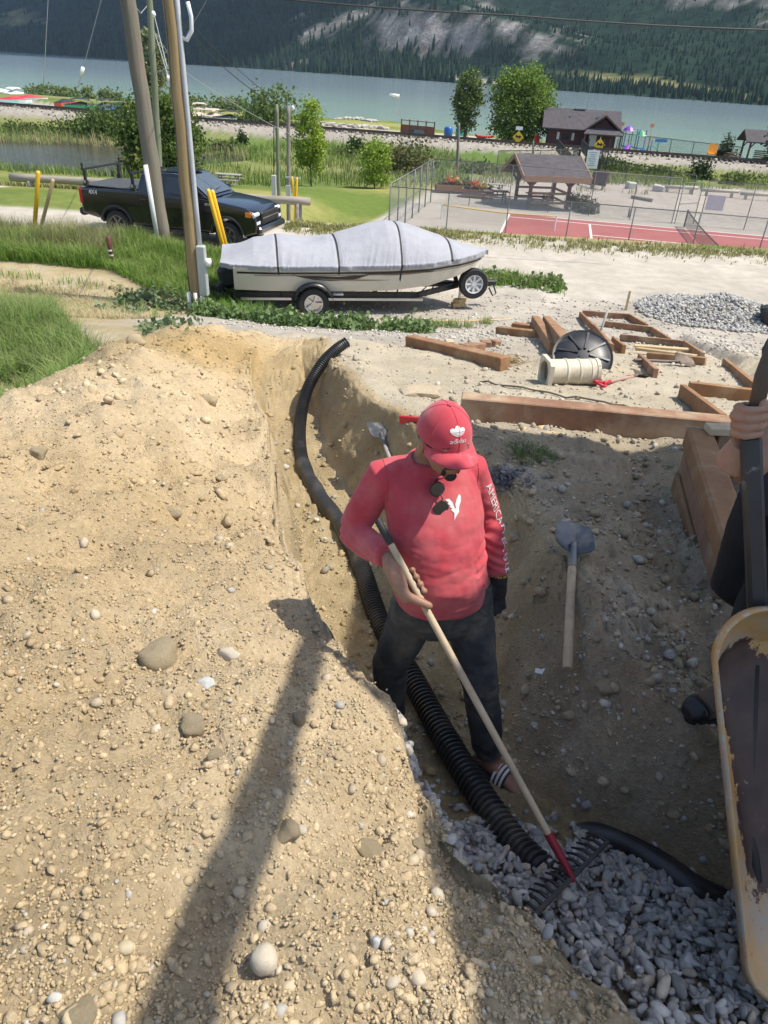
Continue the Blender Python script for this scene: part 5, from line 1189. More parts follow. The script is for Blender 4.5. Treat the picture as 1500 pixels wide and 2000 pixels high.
def cover():
    nx, nu = 330, 56; xs = np.linspace(-1.88, 3.98, nx); u = np.linspace(-1, 1, nu)
    X, U = np.meshgrid(xs, u, indexing='ij')
    gx = np.clip(X, -1.62, 3.92); w = np.maximum(interp(gx, bx, [1.02,1.08,1.10,1.08,.95,.66,.36,.06])+.03, .05)*interp(X, [-2.0,-1.6,-1.2], [.72,.94,1.0]); g = hg(gx)-.035
    top = interp(X, [-2.0,-1.7,-1.2,-.7,-.2,.4,.8,1.25,1.6,1.95,2.4,3.0,3.5,3.98], [.98,1.10,1.36,1.46,1.44,1.45,1.57,1.72,1.79,1.77,1.66,1.47,1.33,1.21])
    au = np.abs(U); crown = interp(X, [-1.8,-.7,.4,1.4,2.5,3.9], [.55,.5,.42,.55,.75,1.0])
    # cross-section: skirt (au .86-1), side slope, top
    prof = np.where(au > .80, 0, (1-(au/.80)**2.6))
    rise = np.where(au > .84, -(au-.84)/.16*.10, .0)
    z = g+.10+rise+(top-g-.10)*np.clip(prof, 0, 1)
    yy = np.sign(U)*w*interp(au, [0,.45,.72,.80,.86,1.0], [0,.55,.90,.985,1.005,.985])
    k = np.clip((au-.25)/.6, 0, 1); hem = np.clip((au-.45)/.45, 0, 1)
    fold = fbm(X+.30*z*np.sign(U), U*.18, .13, 3, 91); fold2 = fbm(X*1.0-.5*z, U*.6, .45, 3, 93)
    amp = (.012+.070*hem**1.3)*np.where(au > .97, .8, 1)
    crease = np.maximum(0, 1-np.abs(fold)*4.5)*(.35+.65*sst(-.2, .3, fold2))
    out = amp*.5*(np.abs(fold)*2-.5)*k+.022*fold2+.038*crease*hem*k
    yy = yy+np.sign(U)*out; z = z+out*.45*(1-hem)-.012*hem*np.abs(fold)
    # hollow between seats
    z = z-.10*np.exp(-((X+.05)/.35)**2-((U-.05)/.32)**2)+.03*np.exp(-((X-.35)/.1)**2-(U/.3)**2)
    for sx in (-.72, .52, 1.85, 3.0): z = z-.02*np.exp(-((X-sx)/.05)**2)*(1-hem*.4); yy = yy-np.sign(U)*.028*np.exp(-((X-sx)/.06)**2)*k
    i = (np.arange(nx-1)[:, None]*nu+np.arange(nu-1)[None, :]).ravel(); F = np.stack([i, i+1, i+nu+1, i+nu], 1)
    me = npmesh('boat_cover', np.stack([X.ravel(), yy.ravel(), z.ravel()], 1), F, True)
    return me, X, yy, z, U
cme, CX, CY, CZz, CU = cover()
cv = link('boat_cover', cme, material('cover_grey', (.30,.305,.335), (.35,.355,.385), rough=.85, scale=5, bump=.35, bscale=9, bdist=.04, sheen=.2), None, bp_); cv.rotation_euler[2] = BRZ
tag(cv, 'pale grey fabric cover stretched over the motorboat with pleated hem', 'boat cover')
STR = flat('strap_black', (.015,.015,.016), .7)
for sx, dxb in ((-.72, .06), (.52, 0), (1.85, -.05), (3.0, -.55), (2.98, -.75)):
    i = int(np.argmin(np.abs(CX[:, 0]-sx))); pts = []
    for j in range(4, 56 if sx > 1 or True else 30, 1):
        if CU[i, j] > .93: break
        pts.append((CX[i, j], CY[i, j]*1.004, CZz[i, j]+.008))
    a = pts[0]; xb = sx+dxb
    pts = [(xb, -.80, .40), (lerp(xb, sx, .6), -float(hb(sx))*.93, .78), (a[0], a[1]-.01, a[2])]+pts[1:]
    V = []
    for p in pts: V += [(p[0]-.018, p[1], p[2]), (p[0]+.018, p[1], p[2])]
    me = bpy.data.meshes.new('tie_strap'); me.from_pydata(V, [], [(2*k, 2*k+1, 2*k+3, 2*k+2) for k in range(len(pts)-1)]); me.update(); link('strap', me, STR, cv)
# trailer
FRM = material('trailer_black', (.012,.012,.013), (.02,.02,.021), rough=.35); 
for s in (-1, 1):
    b = MB(); b.beam((-1.55, s*.72, .42),(2.3, s*.72, .42),.07,.11); b.beam((2.3, s*.72, .42),(3.35, s*.06, .47),.07,.11); b.build('frame_rail', FRM, tl)
    b = MB(); b.beam((-1.6, s*.5, .55),(1.7, s*.5, .55),.10,.07); b.build('bunk', flat('bunk_carpet', (.03,.03,.03)), tl)
    b = MB(); b.beam((-.3, s*.80, .34),(2.4, s*.80, .34),.05,.05); b.beam((-1.5, s*.78, .34),(-.45, s*.78, .34),.05,.05); b.build('side_rail', CHR, tl)
    wheel(tl, 0, s*1.02, .32, .325, .20, CHR, s, 5, .60)
    b = MB(); A = arc(0,.33,.42,8,172,14); V = []; 
    for q in A: V += [(q[0], s*.88, q[1]), (q[0], s*1.14, q[1]), (q[0], s*1.16, q[1]-.05)]
    F = []
    for k in range(len(A)-1):
        for m in range(2): F.append((k*3+m, k*3+m+1, k*3+3+m+1, k*3+3+m))
    b.add(V, F); b.build('fender', FRM, tl, True)
    b = MB(); b.box((.52, s*.97, .50),(.22,.18,.02)); b.build('step_plate', ALU, tl)
    b = MB(); b.box((-1.62, s*.92, .34),(.06,.12,.24)); b.box((-1.62, s*.92, .34),(.05,.05,.4)); q = b.build('tail_bracket', FRM, tl); b = MB(); b.box((-1.66, s*.94, .22),(.07,.14,.12),None,.01); b.build('taillight', REDL, q); b = MB(); b.box((-1.66, s*.94, .31),(.06,.13,.05)); b.build('reflector', SGW, q)
for x in (-1.45, 0, 1.4): b = MB(); b.beam((x,-.72,.40),(x,.72,.40),.07,.08); b.build('cross_member', FRM, tl)
b = MB(); b.beam((2.0,0,.47),(4.15,0,.50),.09,.11); b.build('tongue', FRM, tl)
b = MB(); b.beam((3.35,0,.5),(3.15,0,1.02),.07,.09); b.box((3.12,0,1.05),(.22,.2,.12)); b.build('winch_post', FRM, tl)
b = MB(); b.tube([(3.42,-.12,.12),(3.42,-.12,.72)], .035, 8); b.tube([(3.42,-.12,.12),(3.42,-.12,.02)], .06, 8); b.build('jack', CHR, tl)
b = MB(); b.box((4.15,0,.52),(.28,.12,.12),None,.03); b.tube([(4.2,-.05,.5),(4.28,-.1,.3),(4.2,-.12,.25),(4.1,-.08,.42)], .018, 6); b.build('coupler', PLB, tl)
wheel(tl, 3.66, -.26, .56, .33, .20, flat('white_rim', (.62,.62,.62), .35), -1, 8, .62, 'spare_wheel')
for k, (x, y, z) in enumerate(((3.40,-.12,-.0),(3.44,-.10,.09))): b = MB(); b.box((0,0,0),(.3,.16,.09),(0,0,R(20+30*k))); o = b.build('wood_block', TANW, None, False, None, bp_+Vector((x*math.cos(BRZ)-y*math.sin(BRZ), x*math.sin(BRZ)+y*math.cos(BRZ), z-.045+.09))); tag(o, ['lower wooden block under the trailer jack','upper wooden block under the trailer jack'][k], 'block')
# ================================================================== ROOF THAT SHADES THE RIGHT BANK (stands behind and to the right, outside the frame)
def sun_up(x, y, z, zt): k = (zt-z)/sdir.z; return (x+sdir.x*k, y+sdir.y*k, zt)
def porch():
    zt = 8.2; zb = 6.4; pts = [(.20,.05,2.9),(.235,1.15,2.86),(.36,3.2,2.7),(.50,4.72,2.45),(1.75,4.62,2.45),(3.0,4.45,2.5),(3.0,.05,2.7)]
    up = [sun_up(*p, zt) for p in pts]; cx = 6.5
    t = thing('porch_roof', 'house porch roof behind the photographer that shades the right bank', 'roof', (cx, 1.5, 2.7))
    off = Vector((cx, 1.5, 2.7)); b = MB(); n = len(up)
    b.add([Vector(p)-off for p in up]+[Vector(p)-off+Vector((0,0,.14)) for p in up], [tuple(range(n-1,-1,-1)), tuple(range(n, 2*n))]+[(i, (i+1) % n, n+(i+1) % n, n+i) for i in range(n)])
    b.build('deck', ROOF, t)
    a = Vector(sun_up(-.44,.1,3.08,zb))-off; c = Vector(sun_up(-.215,2.0,2.84,zb))-off; c2 = Vector(sun_up(-.36,2.40,2.8,zb))-off; e = Vector(sun_up(.10,1.50,2.8,zb))-off
    b = MB(); b.tube([a, a.lerp(c,.5), c], [.072,.060,.040], 12); b.build('pole', SHW, t, True); 
    b = MB(); b.beam(c, e+Vector((.25,-.25,0)), .035, .03); b.build('brace', SHW, t)
    b = MB(); q = Vector(sun_up(-.44,.1,3.08,zb))-off; b.beam(q, q+Vector((1.2,0,0)), .12,.12); b.build('cross_beam', SHW, t)
    for x, y in ((6.0,.2),(6.0,4.1)): b = MB(); b.box((x-cx,y-1.5,2.6),(.16,.16,5.8)); b.build('post', SHW, t)
porch()

# ================================================================== TIMBER FORMS AND LOOSE THINGS ON THE SANDY SITE
CEDAR = material('timber_red_brown', (.195,.095,.042), (.33,.18,.085), scale=4, stretch=(1,1,1), bump=.35, bscale=24, rough=.85, c3=(.40,.30,.19), c3scale=3.5, c3lo=.50, c3hi=.76)
CEDAR2 = material('timber_worn', (.19,.095,.055), (.33,.19,.115), scale=4, bump=.35, bscale=24, rough=.88, c3=(.42,.325,.215), c3scale=2.6, c3lo=.48, c3hi=.68)
PINE = material('fresh_pine', (.47,.34,.18), (.58,.44,.26), scale=5, rough=.8, bump=.15)
ENDG = material('end_grain', (.42,.33,.21), (.54,.44,.30), scale=18, rough=.9)
def timber(name, label, A, B, w, h, mat=CEDAR, lift=0.0, cat='timber', group=None, up=(0,0,1), bev=.008):
    a = gp(*A) if len(A) == 2 else Vector(A); c = gp(*B) if len(B) == 2 else Vector(B)
    m = (a+c)/2; d = (c-a)/2; t = thing(name, label, cat, m, 0, group); b = MB(); o = Vector((0,0,h/2+lift)); b.beam(-d+o, d+o, w, h, up, bev); L = d.length*2
    q = b.build('beam' if cat == 'timber' else 'board', mat, t)
    return t
timber('timber_beam', 'long dark timber lying by the concrete chunk, farthest left of the loose timbers', (800,678), (985,724), .15, .15, group='loose timbers')
timber('timber_beam', 'short dark timber lying crosswise in front of the pair of long timbers', (972,652), (1050,661), .15, .14, group='loose timbers')
timber('timber_beam', 'short timber mostly hidden behind the crosswise one', (1000,643), (1052,650), .14, .14, group='loose timbers')
timber('timber_beam', 'left timber of the pair lying side by side beside the black lid', (1044,630), (1083,693), .16, .15, group='loose timbers')
timber('timber_beam', 'right timber of the pair lying side by side beside the black lid', (1066,630), (1104,685), .16, .14, group='loose timbers')
timber('timber_beam', 'very long timber beam edging the shaded hollow behind the man in red', (897,818), (1432,868), .14, .20, CEDAR2, group='loose timbers')
for i, (A, B, l) in enumerate((((868,684),(884,684),'pale offcut standing on the dark long timber side, leftmost offcut'), ((902,688),(940,684),'middle offcut block behind the dark long timber'), ((938,679),(958,680),'small offcut block beside the middle one'), ((960,678),(972,678),'smallest offcut at the right end of the row'))):
    timber('timber_offcut', l, A, B, .12, .13 if i == 0 else .10, CEDAR2 if i else ENDG, cat='offcut', group='timber offcuts')
def form(label, sides, h=.13, mats=None):
    P0 = gp(*sides[0][0]); t = thing('timber_form', label, 'form', P0, 0, 'timber forms for footings')
    for i, (A, B) in enumerate(sides):
        a = gp(*A)-P0; c = gp(*B)-P0; b = MB(); o = Vector((0,0,h/2+.002*i)); b.beam(a+o, c+o, .055, h, (0,0,1), .004); b.build('board', CEDAR if (i+len(label)) % 3 else CEDAR2, t)
form('timber form farthest back, near the gravel heap', [((1132,620),(1166,655)),((1136,617),(1226,624)),((1226,624),(1262,645))])
form('timber form with a stick beside it, second from the back', [((1158,644),(1192,690)),((1176,638),(1272,650)),((1270,650),(1305,674))])
form('timber form holding two pale planks', [((1195,672),(1216,692)),((1210,666),(1336,680)),((1334,680),(1368,708))])
form('timber form next to the dirty brown shovel', [((1247,706),(1278,738)),((1262,703),(1376,714)),((1412,716),(1476,772))], .10)
form('timber form nearest the second worker', [((1328,776),(1405,838)),((1340,770),(1482,787))])
for i, (A, B, l) in enumerate((((1236,684),(1342,692),'upper of two pale planks lying in the form'), ((1242,690),(1356,706),'lower of two pale planks lying in the form'))):
    timber('pine_plank', l, A, B, .085, .04, PINE, .05, cat='plank', group='pale planks')
for i, (A, B, w, l) in enumerate((((1062,846),(1088,852),.09,'larger pale wood scrap in front of the very long beam'), ((1052,838),(1072,836),.05,'smaller pale wood scrap behind the larger one'), ((1000,846),(1026,838),.03,'thin pale wood splinter left of the scraps'), ((905,628),(1000,624),.06,'pale plank lying on the lot in front of the trailer'), ((835,628),(905,627),.04,'thin weathered plank lying by the weeds below the boat'))):
    timber('wood_scrap', l, A, B, w, .02, PINE, cat='scrap')
# stick / string and rebar
a, c = gp(936, 749), gp(1378, 826); b = MB(); n = 24
b.tube([Vector((lerp(a.x,c.x,i/n), lerp(a.y,c.y,i/n), hz(lerp(a.x,c.x,i/n), lerp(a.y,c.y,i/n))+.02+.004*math.sin(i*1.7))) for i in range(n+1)], .009, 6); o = b.build('long_rod', flat('rod_brown', (.11,.085,.06)), None, True); tag(o, 'long thin brown rod lying on the sandy ground parallel to the long beam', 'rod')
a = gp(1165, 668); c = aty(1187, 606, a.y+.25); b = MB(); b.tube([a-Vector((0,0,.1)), c], .022, 8); o = b.build('wooden_stick', GREYW, None, True); tag(o, 'grey wooden stick standing up behind the black ribbed lid', 'stick')
p = gp(1222, 606); b = MB(); b.box((0,0,.18),(.05,.03,.55)); o = b.build('survey_stake', PINE, None, False, None, p); tag(o, 'small pale survey stake behind the farthest timber form', 'stake')
# black ribbed lid
LIDM = material('lid_black', (.016,.017,.02), (.032,.033,.038), rough=.42, scale=8, c3=(.16,.145,.12), c3scale=3, c3lo=.58, c3hi=.75)
p = gp(1140, 712); t = thing('ribbed_lid', 'round black ribbed plastic lid leaning against the dirt mound', 'lid', p+Vector((0,.10,.06)), rot=(R(40), R(6), R(-12)))
b = MB(); b.lathe([(.02,.05),(.16,.045),(.26,.02),(.30,-.01),(.325,.0),(.33,-.035),(.29,-.04),(.02,0)], 40); b.build('dish', LIDM, t, sharp=35)
for i in range(8): a = 2*math.pi*i/8; b = MB(); b.beam((.06*math.cos(a),.06*math.sin(a),.055),(.28*math.cos(a),.28*math.sin(a),.026),.022,.022); b.build('rib', LIDM, t)
# bucket like duct lying down
DUCT = material('duct_cream', (.50,.45,.34), (.60,.55,.44), rough=.6, scale=6, c3=(.36,.28,.18), c3scale=4, c3lo=.5, c3hi=.72)
p = gp(1106, 752); t = thing('plastic_duct', 'dusty cream plastic duct with a square flange lying on its side', 'duct', p+Vector((0,.05,.12)), R(9))
b = MB(); b.lathe([(.125,-.20),(.13,.26),(.138,.265),(.138,.30),(.118,.30),(.112,-.18)], 28, Matrix.Rotation(R(90), 4, 'Y'), False)
for k in (-.05,.08,.2): b.lathe([(.128,k),(.135,k+.008),(.135,k+.02),(.129,k+.028)], 28, Matrix.Rotation(R(90), 4, 'Y'), False)
b.build('barrel', DUCT, t, sharp=40)
b = MB(); r_o, r_i = .155, .112; V = []; n = 28
for xx in (-.245, -.20):
    for i in range(n):
        a = 2*math.pi*i/n; ca, sa = math.cos(a), math.sin(a); m = max(abs(ca), abs(sa)); V += [(xx, ca/m*r_o, sa/m*r_o*.9), (xx, ca*r_i, sa*r_i)]
F = []
for i in range(n):
    j = (i+1) % n; F += [(2*i, 2*i+1, 2*j+1, 2*j), (2*n+2*i, 2*n+2*j, 2*n+2*j+1, 2*n+2*i+1), (2*i, 2*j, 2*n+2*j, 2*n+2*i), (2*i+1, 2*n+2*i+1, 2*n+2*j+1, 2*j+1)]
b.add(V, F); b.build('flange', DUCT, t)
b = MB(); b.box((.28,0,0),(.012,.2,.2)); b.build('end_plug', BLK, t)
# tools
WOODH = material('handle_wood', (.40,.30,.185), (.54,.43,.29), scale=6, stretch=(1,1,.15), rough=.7, c3=(.27,.215,.16), c3scale=5, c3lo=.48, c3hi=.7, bump=.1)
STEELB = material('blade_steel', (.10,.105,.115), (.19,.195,.205), rough=.42, metal=.75, scale=5, c3=(.36,.32,.26), c3scale=9, c3lo=.5, c3hi=.7, rough2=.9)
RUSTB = material('blade_rust', (.075,.055,.042), (.13,.095,.07), rough=.6, metal=.3, scale=7, c3=(.24,.195,.14), c3scale=7, c3lo=.5, c3hi=.7)
REDT = flat('tool_red', (.42,.02,.035), .45)
def blade(w, L, name, mat, parent, curl=.04, point=.0):
    b = MB(); nx, ny = 12, 14; V = []
    for j in range(ny+1):
        k = j/ny; y = k*L
        ww = w/2*(1 if k > .12 else .80+.20*k/.12)*(1-.28*max(0, (k-.55)/.45)**2.2) if point else w/2*(.86+.14*min(1, k*4))
        for i in range(nx+1):
            u = -1+2*i/nx; yy = y-(point*L*.30*u*u*k**2 if point else .0); V.append((u*ww, yy, curl*(u*u)*(1-.5*k)+.02*(1-k)**2-.012*math.exp(-(u/.18)**2)*(1-k)))
    n0 = len(V); V2 = V+[(p[0], p[1], p[2]-.004) for p in V]; F = []
    for j in range(ny):
        for i in range(nx):
            a = j*(nx+1)+i; F.append((a, a+1, a+nx+2, a+nx+1)); F.append((n0+a, n0+a+nx+1, n0+a+nx+2, n0+a+1))
    e = [i for i in range(nx+1)]+[j*(nx+1)+nx for j in range(1, ny+1)]+[ny*(nx+1)+i for i in range(nx-1, -1, -1)]+[j*(nx+1) for j in range(ny-1, 0, -1)]
    for i in range(len(e)): j = (i+1) % len(e); F.append((e[i], e[j], n0+e[j], n0+e[i]))
    b.add(V2, F); return b.build(name, mat, parent, sharp=50)
def tool(label, name, base, tip, up, hl, hr, bw_, bl, bm_, hm, pt=.5, curl=.035, cat='shovel', grip=None):
    """base = end of the handle, tip = blade tip; local +Y runs from handle end to tip"""
    d = (Vector(tip)-Vector(base)).normalized(); u = Vector(up); x = d.cross(u).normalized(); u = x.cross(d)
    t = thing(name, label, cat); t.matrix_world = Matrix(((x.x,d.x,u.x,base[0]),(x.y,d.y,u.y,base[1]),(x.z,d.z,u.z,base[2]),(0,0,0,1)))
    b = MB(); b.tube([(0,0,0),(0,.02,0),(0,hl*.5,0),(0,hl,0)], [hr*.92,hr*1.06,hr,hr*.95], 12); b.build('handle', hm, t, sharp=50)
    b = MB(); b.tube([(0,hl-.06,0),(0,hl,.0),(0,hl+.08,.012)], [hr*1.12,hr*1.12,hr*.7], 10); b.build('socket', bm_, t, sharp=50)
    bl_ = blade(bw_, bl, 'blade', bm_, t, curl, pt); bl_.location = (0, hl+.02, -.006)
    if grip:
        b = MB(); b.tube([(0,.0,0),(-.055,-.06,0),(-.058,-.10,0)], .013, 8); b.tube([(0,.0,0),(.055,-.06,0),(.058,-.10,0)], .013, 8); b.tube([(-.062,-.105,0),(.062,-.105,0)], .016, 8); b.tube([(0,-.01,0),(0,.12,0)], hr*1.15, 8); b.build('grip', grip, t, True)
    return t
a = atd(1125,1240,2.86); c = atd(1122,1022,3.46)
a.z = hz(a.x, a.y)+.03; c.z = hz(c.x, c.y)+.05
lift = max(hz(lerp(a.x,c.x,k/12), lerp(a.y,c.y,k/12))-lerp(a.z,c.z,k/12) for k in range(1, 12)); a.z += max(0, lift)+.012; c.z += max(0, lift)+.012
tool('short shovel with worn steel blade lying on the shaded bank', 'shovel', a, c, (.05,-.45,1), (c-a).length-.20, .021, .185, .20, STEELB, WOODH, .35)
a = gp(1236, 714); c = gp(1352, 716); a.z += .07; c.z += .05
tool('dirty brown shovel lying with its blade to the right on the dirt mound', 'shovel', a, c, (.1,-.35,.9), (c-a).length-.26, .018, .22, .26, RUSTB, flat('handle_dark', (.13,.10,.085)), .3, .05)
a = gp(1178, 757)+Vector((0,0,.05)); c = gp(1246, 742)+Vector((0,.1,.05))
tool('shovel with a red plastic grip, its blade buried in the dirt mound', 'shovel', a, c+(c-a).normalized()*.1-Vector((0,0,.05)), (0,-.2,1), (c-a).length, .017, .16, .2, RUSTB, flat('handle_pink_grey', (.36,.22,.18)), .3, .04, 'shovel', REDT)
a = aty(842, 905, 3.75); c = gp(735, 850); a.z = hz(a.x, a.y)+.12; c.z += .10
tool('flat spade with a red collar resting on the trench edge behind the man', 'spade', a, c, (.2,-.5,.8), (c-a).length-.22, .016, .16, .22, STEELB, flat('handle_grey', (.30,.28,.26)), 0, .006, 'spade')
a = gp(781, 826)+Vector((0,0,.03)); c = gp(860, 834)+Vector((0,0,.03)); b = MB(); b.beam(a, c, .03, .055, (0,0,1), .006); o = b.build('red_level', flat('level_red', (.50,.015,.03), .4)); tag(o, 'bright red bar lying on the ground behind the red cap', 'tool')
# stones and chunks on the site
DIRTR = material('dusty_rock', (.33,.265,.18), (.46,.385,.28), scale=5, bump=.6, bscale=26, rough=.95)
p = gp(812, 772); me = rock_mesh(77, 2, .34, .42, 1.9); o = link('concrete_chunk', me, DIRTR, None, p+Vector((0,0,.02))); o.scale = (.13,.15,.16); o.rotation_euler = (.1,.15,.55); tag(o, 'flat pale broken concrete chunk lying right of the trench', 'chunk')
# straw bunch
N = 420; p = gp(982, 712); P = np.stack([rng.normal(p.x,.12,N), rng.normal(p.y,.08,N), p.z+np.abs(rng.normal(0,.05,N))],1)
V = []; F = []
dv = rng.normal(size=(N,3)); dv[:,2] *= .35; dv /= np.linalg.norm(dv,axis=1)[:,None]; sd = np.cross(dv, rng.normal(size=(N,3))); sd /= np.linalg.norm(sd,axis=1)[:,None]
L_ = rng.uniform(.06,.16,N)[:,None]; V = np.stack([P-dv*L_/2-sd*.003, P-dv*L_/2+sd*.003, P+dv*L_/2+sd*.003, P+dv*L_/2-sd*.003],1).reshape(-1,3); F = (np.arange(N)*4)[:,None]+np.array([[0,1,2,3]])
o = link('straw_bunch', npmesh('straw_bunch', V, F, False, np.repeat(lerp(np.array([[.30,.22,.12]]),np.array([[.50,.40,.24]]),rng.uniform(0,1,(N,1))),4,0)), material('straw', (0,0,0), attr=True, rough=.9)); tag(o, 'small heap of dry straw beside the end of the dark long timber', 'straw', kind='stuff')
# black bin at the right edge
p = gp(1492, 632); t = thing('black_bin', 'black plastic bin cut off by the right edge beside the gravel heap', 'bin', p+Vector((.25,0,0)), R(-20)); b = MB(); b.box((0,0,.22),(.7,.5,.40),(0,R(-12),0),.07); b.build('tub', PLB, t, sharp=40); b = MB(); b.box((-.36,0,.30),(.06,.3,.14),None,.02); b.build('handle', PLB, t)
# timber planter wall at right
q0 = Vector((1.84, 3.90, hz(1.84,3.90)-.04)); 
pw = thing('timber_planter', 'stacked timber planter box with pale end grain beside the second worker', 'planter', q0); 
e1 = Vector((-.20,-1.0,0)).normalized(); e2 = Vector((1,.05,0)).normalized()
hh = .15
for k in range(3):
    L = 1.35; o = Vector((0,0,hh*(k+.5))); ins = e2*(.012*(k == 1)-.006*(k == 2))+e1*(.0 if k % 2 else .0)
    b = MB(); b.beam(o+ins+e1*(.0 if k != 2 else -.02), o+ins+e1*L, .15, hh-.020, (0,0,1), .016); b.build('timber', CEDAR if k != 1 else CEDAR2, pw)
    b = MB(); b.beam(o+ins+e2*.085-e1*.02+Vector((0,0,.001)), o+ins+e2*1.6-e1*.02, .15, hh-.008, (0,0,1), .008); b.build('timber', CEDAR2, pw)
    b = MB(); s_ = o+ins-e1*(.004 if k != 2 else .024); b.beam(s_-e1*.003, s_, .145, hh-.012, (0,0,1)); b.build('end_grain', ENDG, pw)
b = MB(); o = Vector((0,0,hh*3+.013)); b.beam(o+e2*.02+e1*.035, o+e2*1.6+e1*.035, .09, .045, (0,0,1), .004); b.build('cap_board', ENDG, pw)
# ================================================================== CORRUGATED PIPE
PIPE = material('pipe_black', (.022,.022,.023), (.038,.038,.039), rough=.36, scale=10, c3=(.14,.12,.09), c3scale=4, c3lo=.56, c3hi=.75, rough2=.8)
def spline(P, n):
    P = [Vector(p) for p in P]; out = []
    for i in range(len(P)-1):
        p0 = P[max(i-1,0)]; p1 = P[i]; p2 = P[i+1]; p3 = P[min(i+2,len(P)-1)]
        for k in range(n):
            t = k/n; out.append(.5*((2*p1)+(p2-p0)*t+(2*p0-5*p1+4*p2-p3)*t*t+(3*p1-p0-3*p2+p3)*t**3))
    out.append(P[-1]); return out
PP = [(678,668,2.14),(656,683,2.08),(628,712,1.99),(600,762,1.83),(586,830,1.70),(590,900,1.755),(622,968,1.82),(676,1040,1.89),(708,1115,1.94),(742,1215,1.99),(808,1330,2.06),(868,1440,2.11),(930,1540,2.15),(1000,1640,2.17),(1062,1702,2.20),(1110,1745,2.18)]
pts = spline([atz(*q) for q in PP], 16)
L_ = [0.0]
for a, c in zip(pts[:-1], pts[1:]): L_.append(L_[-1]+(c-a).length)
def along(s):
    i = int(np.clip(np.searchsorted(L_, s)-1, 0, len(pts)-2)); k = (s-L_[i])/max(L_[i+1]-L_[i], 1e-6); return pts[i].lerp(pts[i+1], k)
pitch = .0250; s = 0; path = []; rad = []; i = 0
while s < L_[-1]:
    for ds, rr_ in ((0,.0440),(.16,.0578),(.44,.059),(.60,.0450)):
        path.append(along(min(s+ds*pitch, L_[-1]))); rad.append(rr_)
    s += pitch
pt = thing('drain_pipe', 'black corrugated drain pipe snaking along the trench floor to the gravel', 'pipe', pts[0])
b = MB(); b.tube([p-pts[0] for p in path], rad, 18, False); b.build('corrugated_wall', PIPE, pt, sharp=60)
dn = (pts[1]-pts[0]).normalized()
b = MB(); b.tube([Vector((0,0,0)), dn*.12], [.047,.047], 16); b.build('bore', BLK, pt)
# smooth sleeve over the bend
ss = [k for k in range(len(pts)) if 868 <= 0 or True]
def s_near(v):
    best = min(range(len(pts)), key=lambda i: (pts[i]-atz(*v)).length); return L_[best]
s0, s1 = s_near((590,905,1.755)), s_near((690,1075,1.91))
b = MB(); n = 26; b.tube([along(lerp(s0,s1,k/n))-pts[0] for k in range(n+1)], [.062+.004*math.sin(k*.9)+(.004 if 8 < k < 15 else 0) for k in range(n+1)], 18, False); b.build('smooth_sleeve', material('sleeve_black', (.016,.016,.017), (.028,.028,.029), rough=.5, scale=6, c3=(.10,.085,.065), c3scale=3, c3lo=.55, c3hi=.75), pt, True)
# second black pipe half buried at the foot of the right bank
P2_ = [(1095,1650,2.06),(1150,1632,2.135),(1215,1645,2.165),(1290,1690,2.20),(1360,1738,2.215),(1440,1775,2.18)]
q = spline([atz(*k) for k in P2_], 8); b = MB(); b.tube(q, [.050]*len(q), 14); o = b.build('buried_pipe', PIPE, None, True); tag(o, 'smooth black pipe half buried between the gravel and the right bank', 'pipe')
# ================================================================== RAKE
RH = Vector((.69,1.40,2.36)); RG = Vector((.105,1.905,3.155)); rd = (RH-RG).normalized(); RT = RG-rd*.225
rk = thing('garden_rake', 'long handled rake the man in red draws through the grey gravel', 'rake', RH)
b = MB(); m = RT-RH; b.tube([m, m*.75, m*.4, m*.10, m*.075], [.0115,.0122,.0122,.0120,.0118], 12); b.build('handle', WOODH, rk, sharp=50)
b = MB(); b.tube([m*1.01, m*.94], [.0132,.0132], 12); b.build('grip_sleeve', PLB, rk, sharp=50)
b = MB(); b.tube([m*.125, m*.06, -m*.01], [.0165,.0145,.008], 10); b.build('socket', flat('socket_red', (.27,.018,.03), .5), rk, sharp=50)
RM = material('rake_iron', (.05,.048,.046), (.10,.095,.09), rough=.55, metal=.6, scale=12)
rx = (atd(1160,1675,2.50)-atd(1036,1800,2.30)); rx.z *= .5; rx.normalize(); W2 = .205
b = MB(); b.beam(-rx*W2, rx*W2, .013, .013); b.build('bar', RM, rk)
dn = Vector((-.85,.30,-.22)); dn = (dn-rx*dn.dot(rx)).normalized()
for i in range(15):
    o = rx*(-W2+2*W2*i/14); b = MB(); b.tube([o, o+dn*.04+Vector((0,0,.004)), o+dn*.082+Vector((0,0,-.02))], [.0068,.0062,.0035], 6); b.build('tine', RM, rk, True)
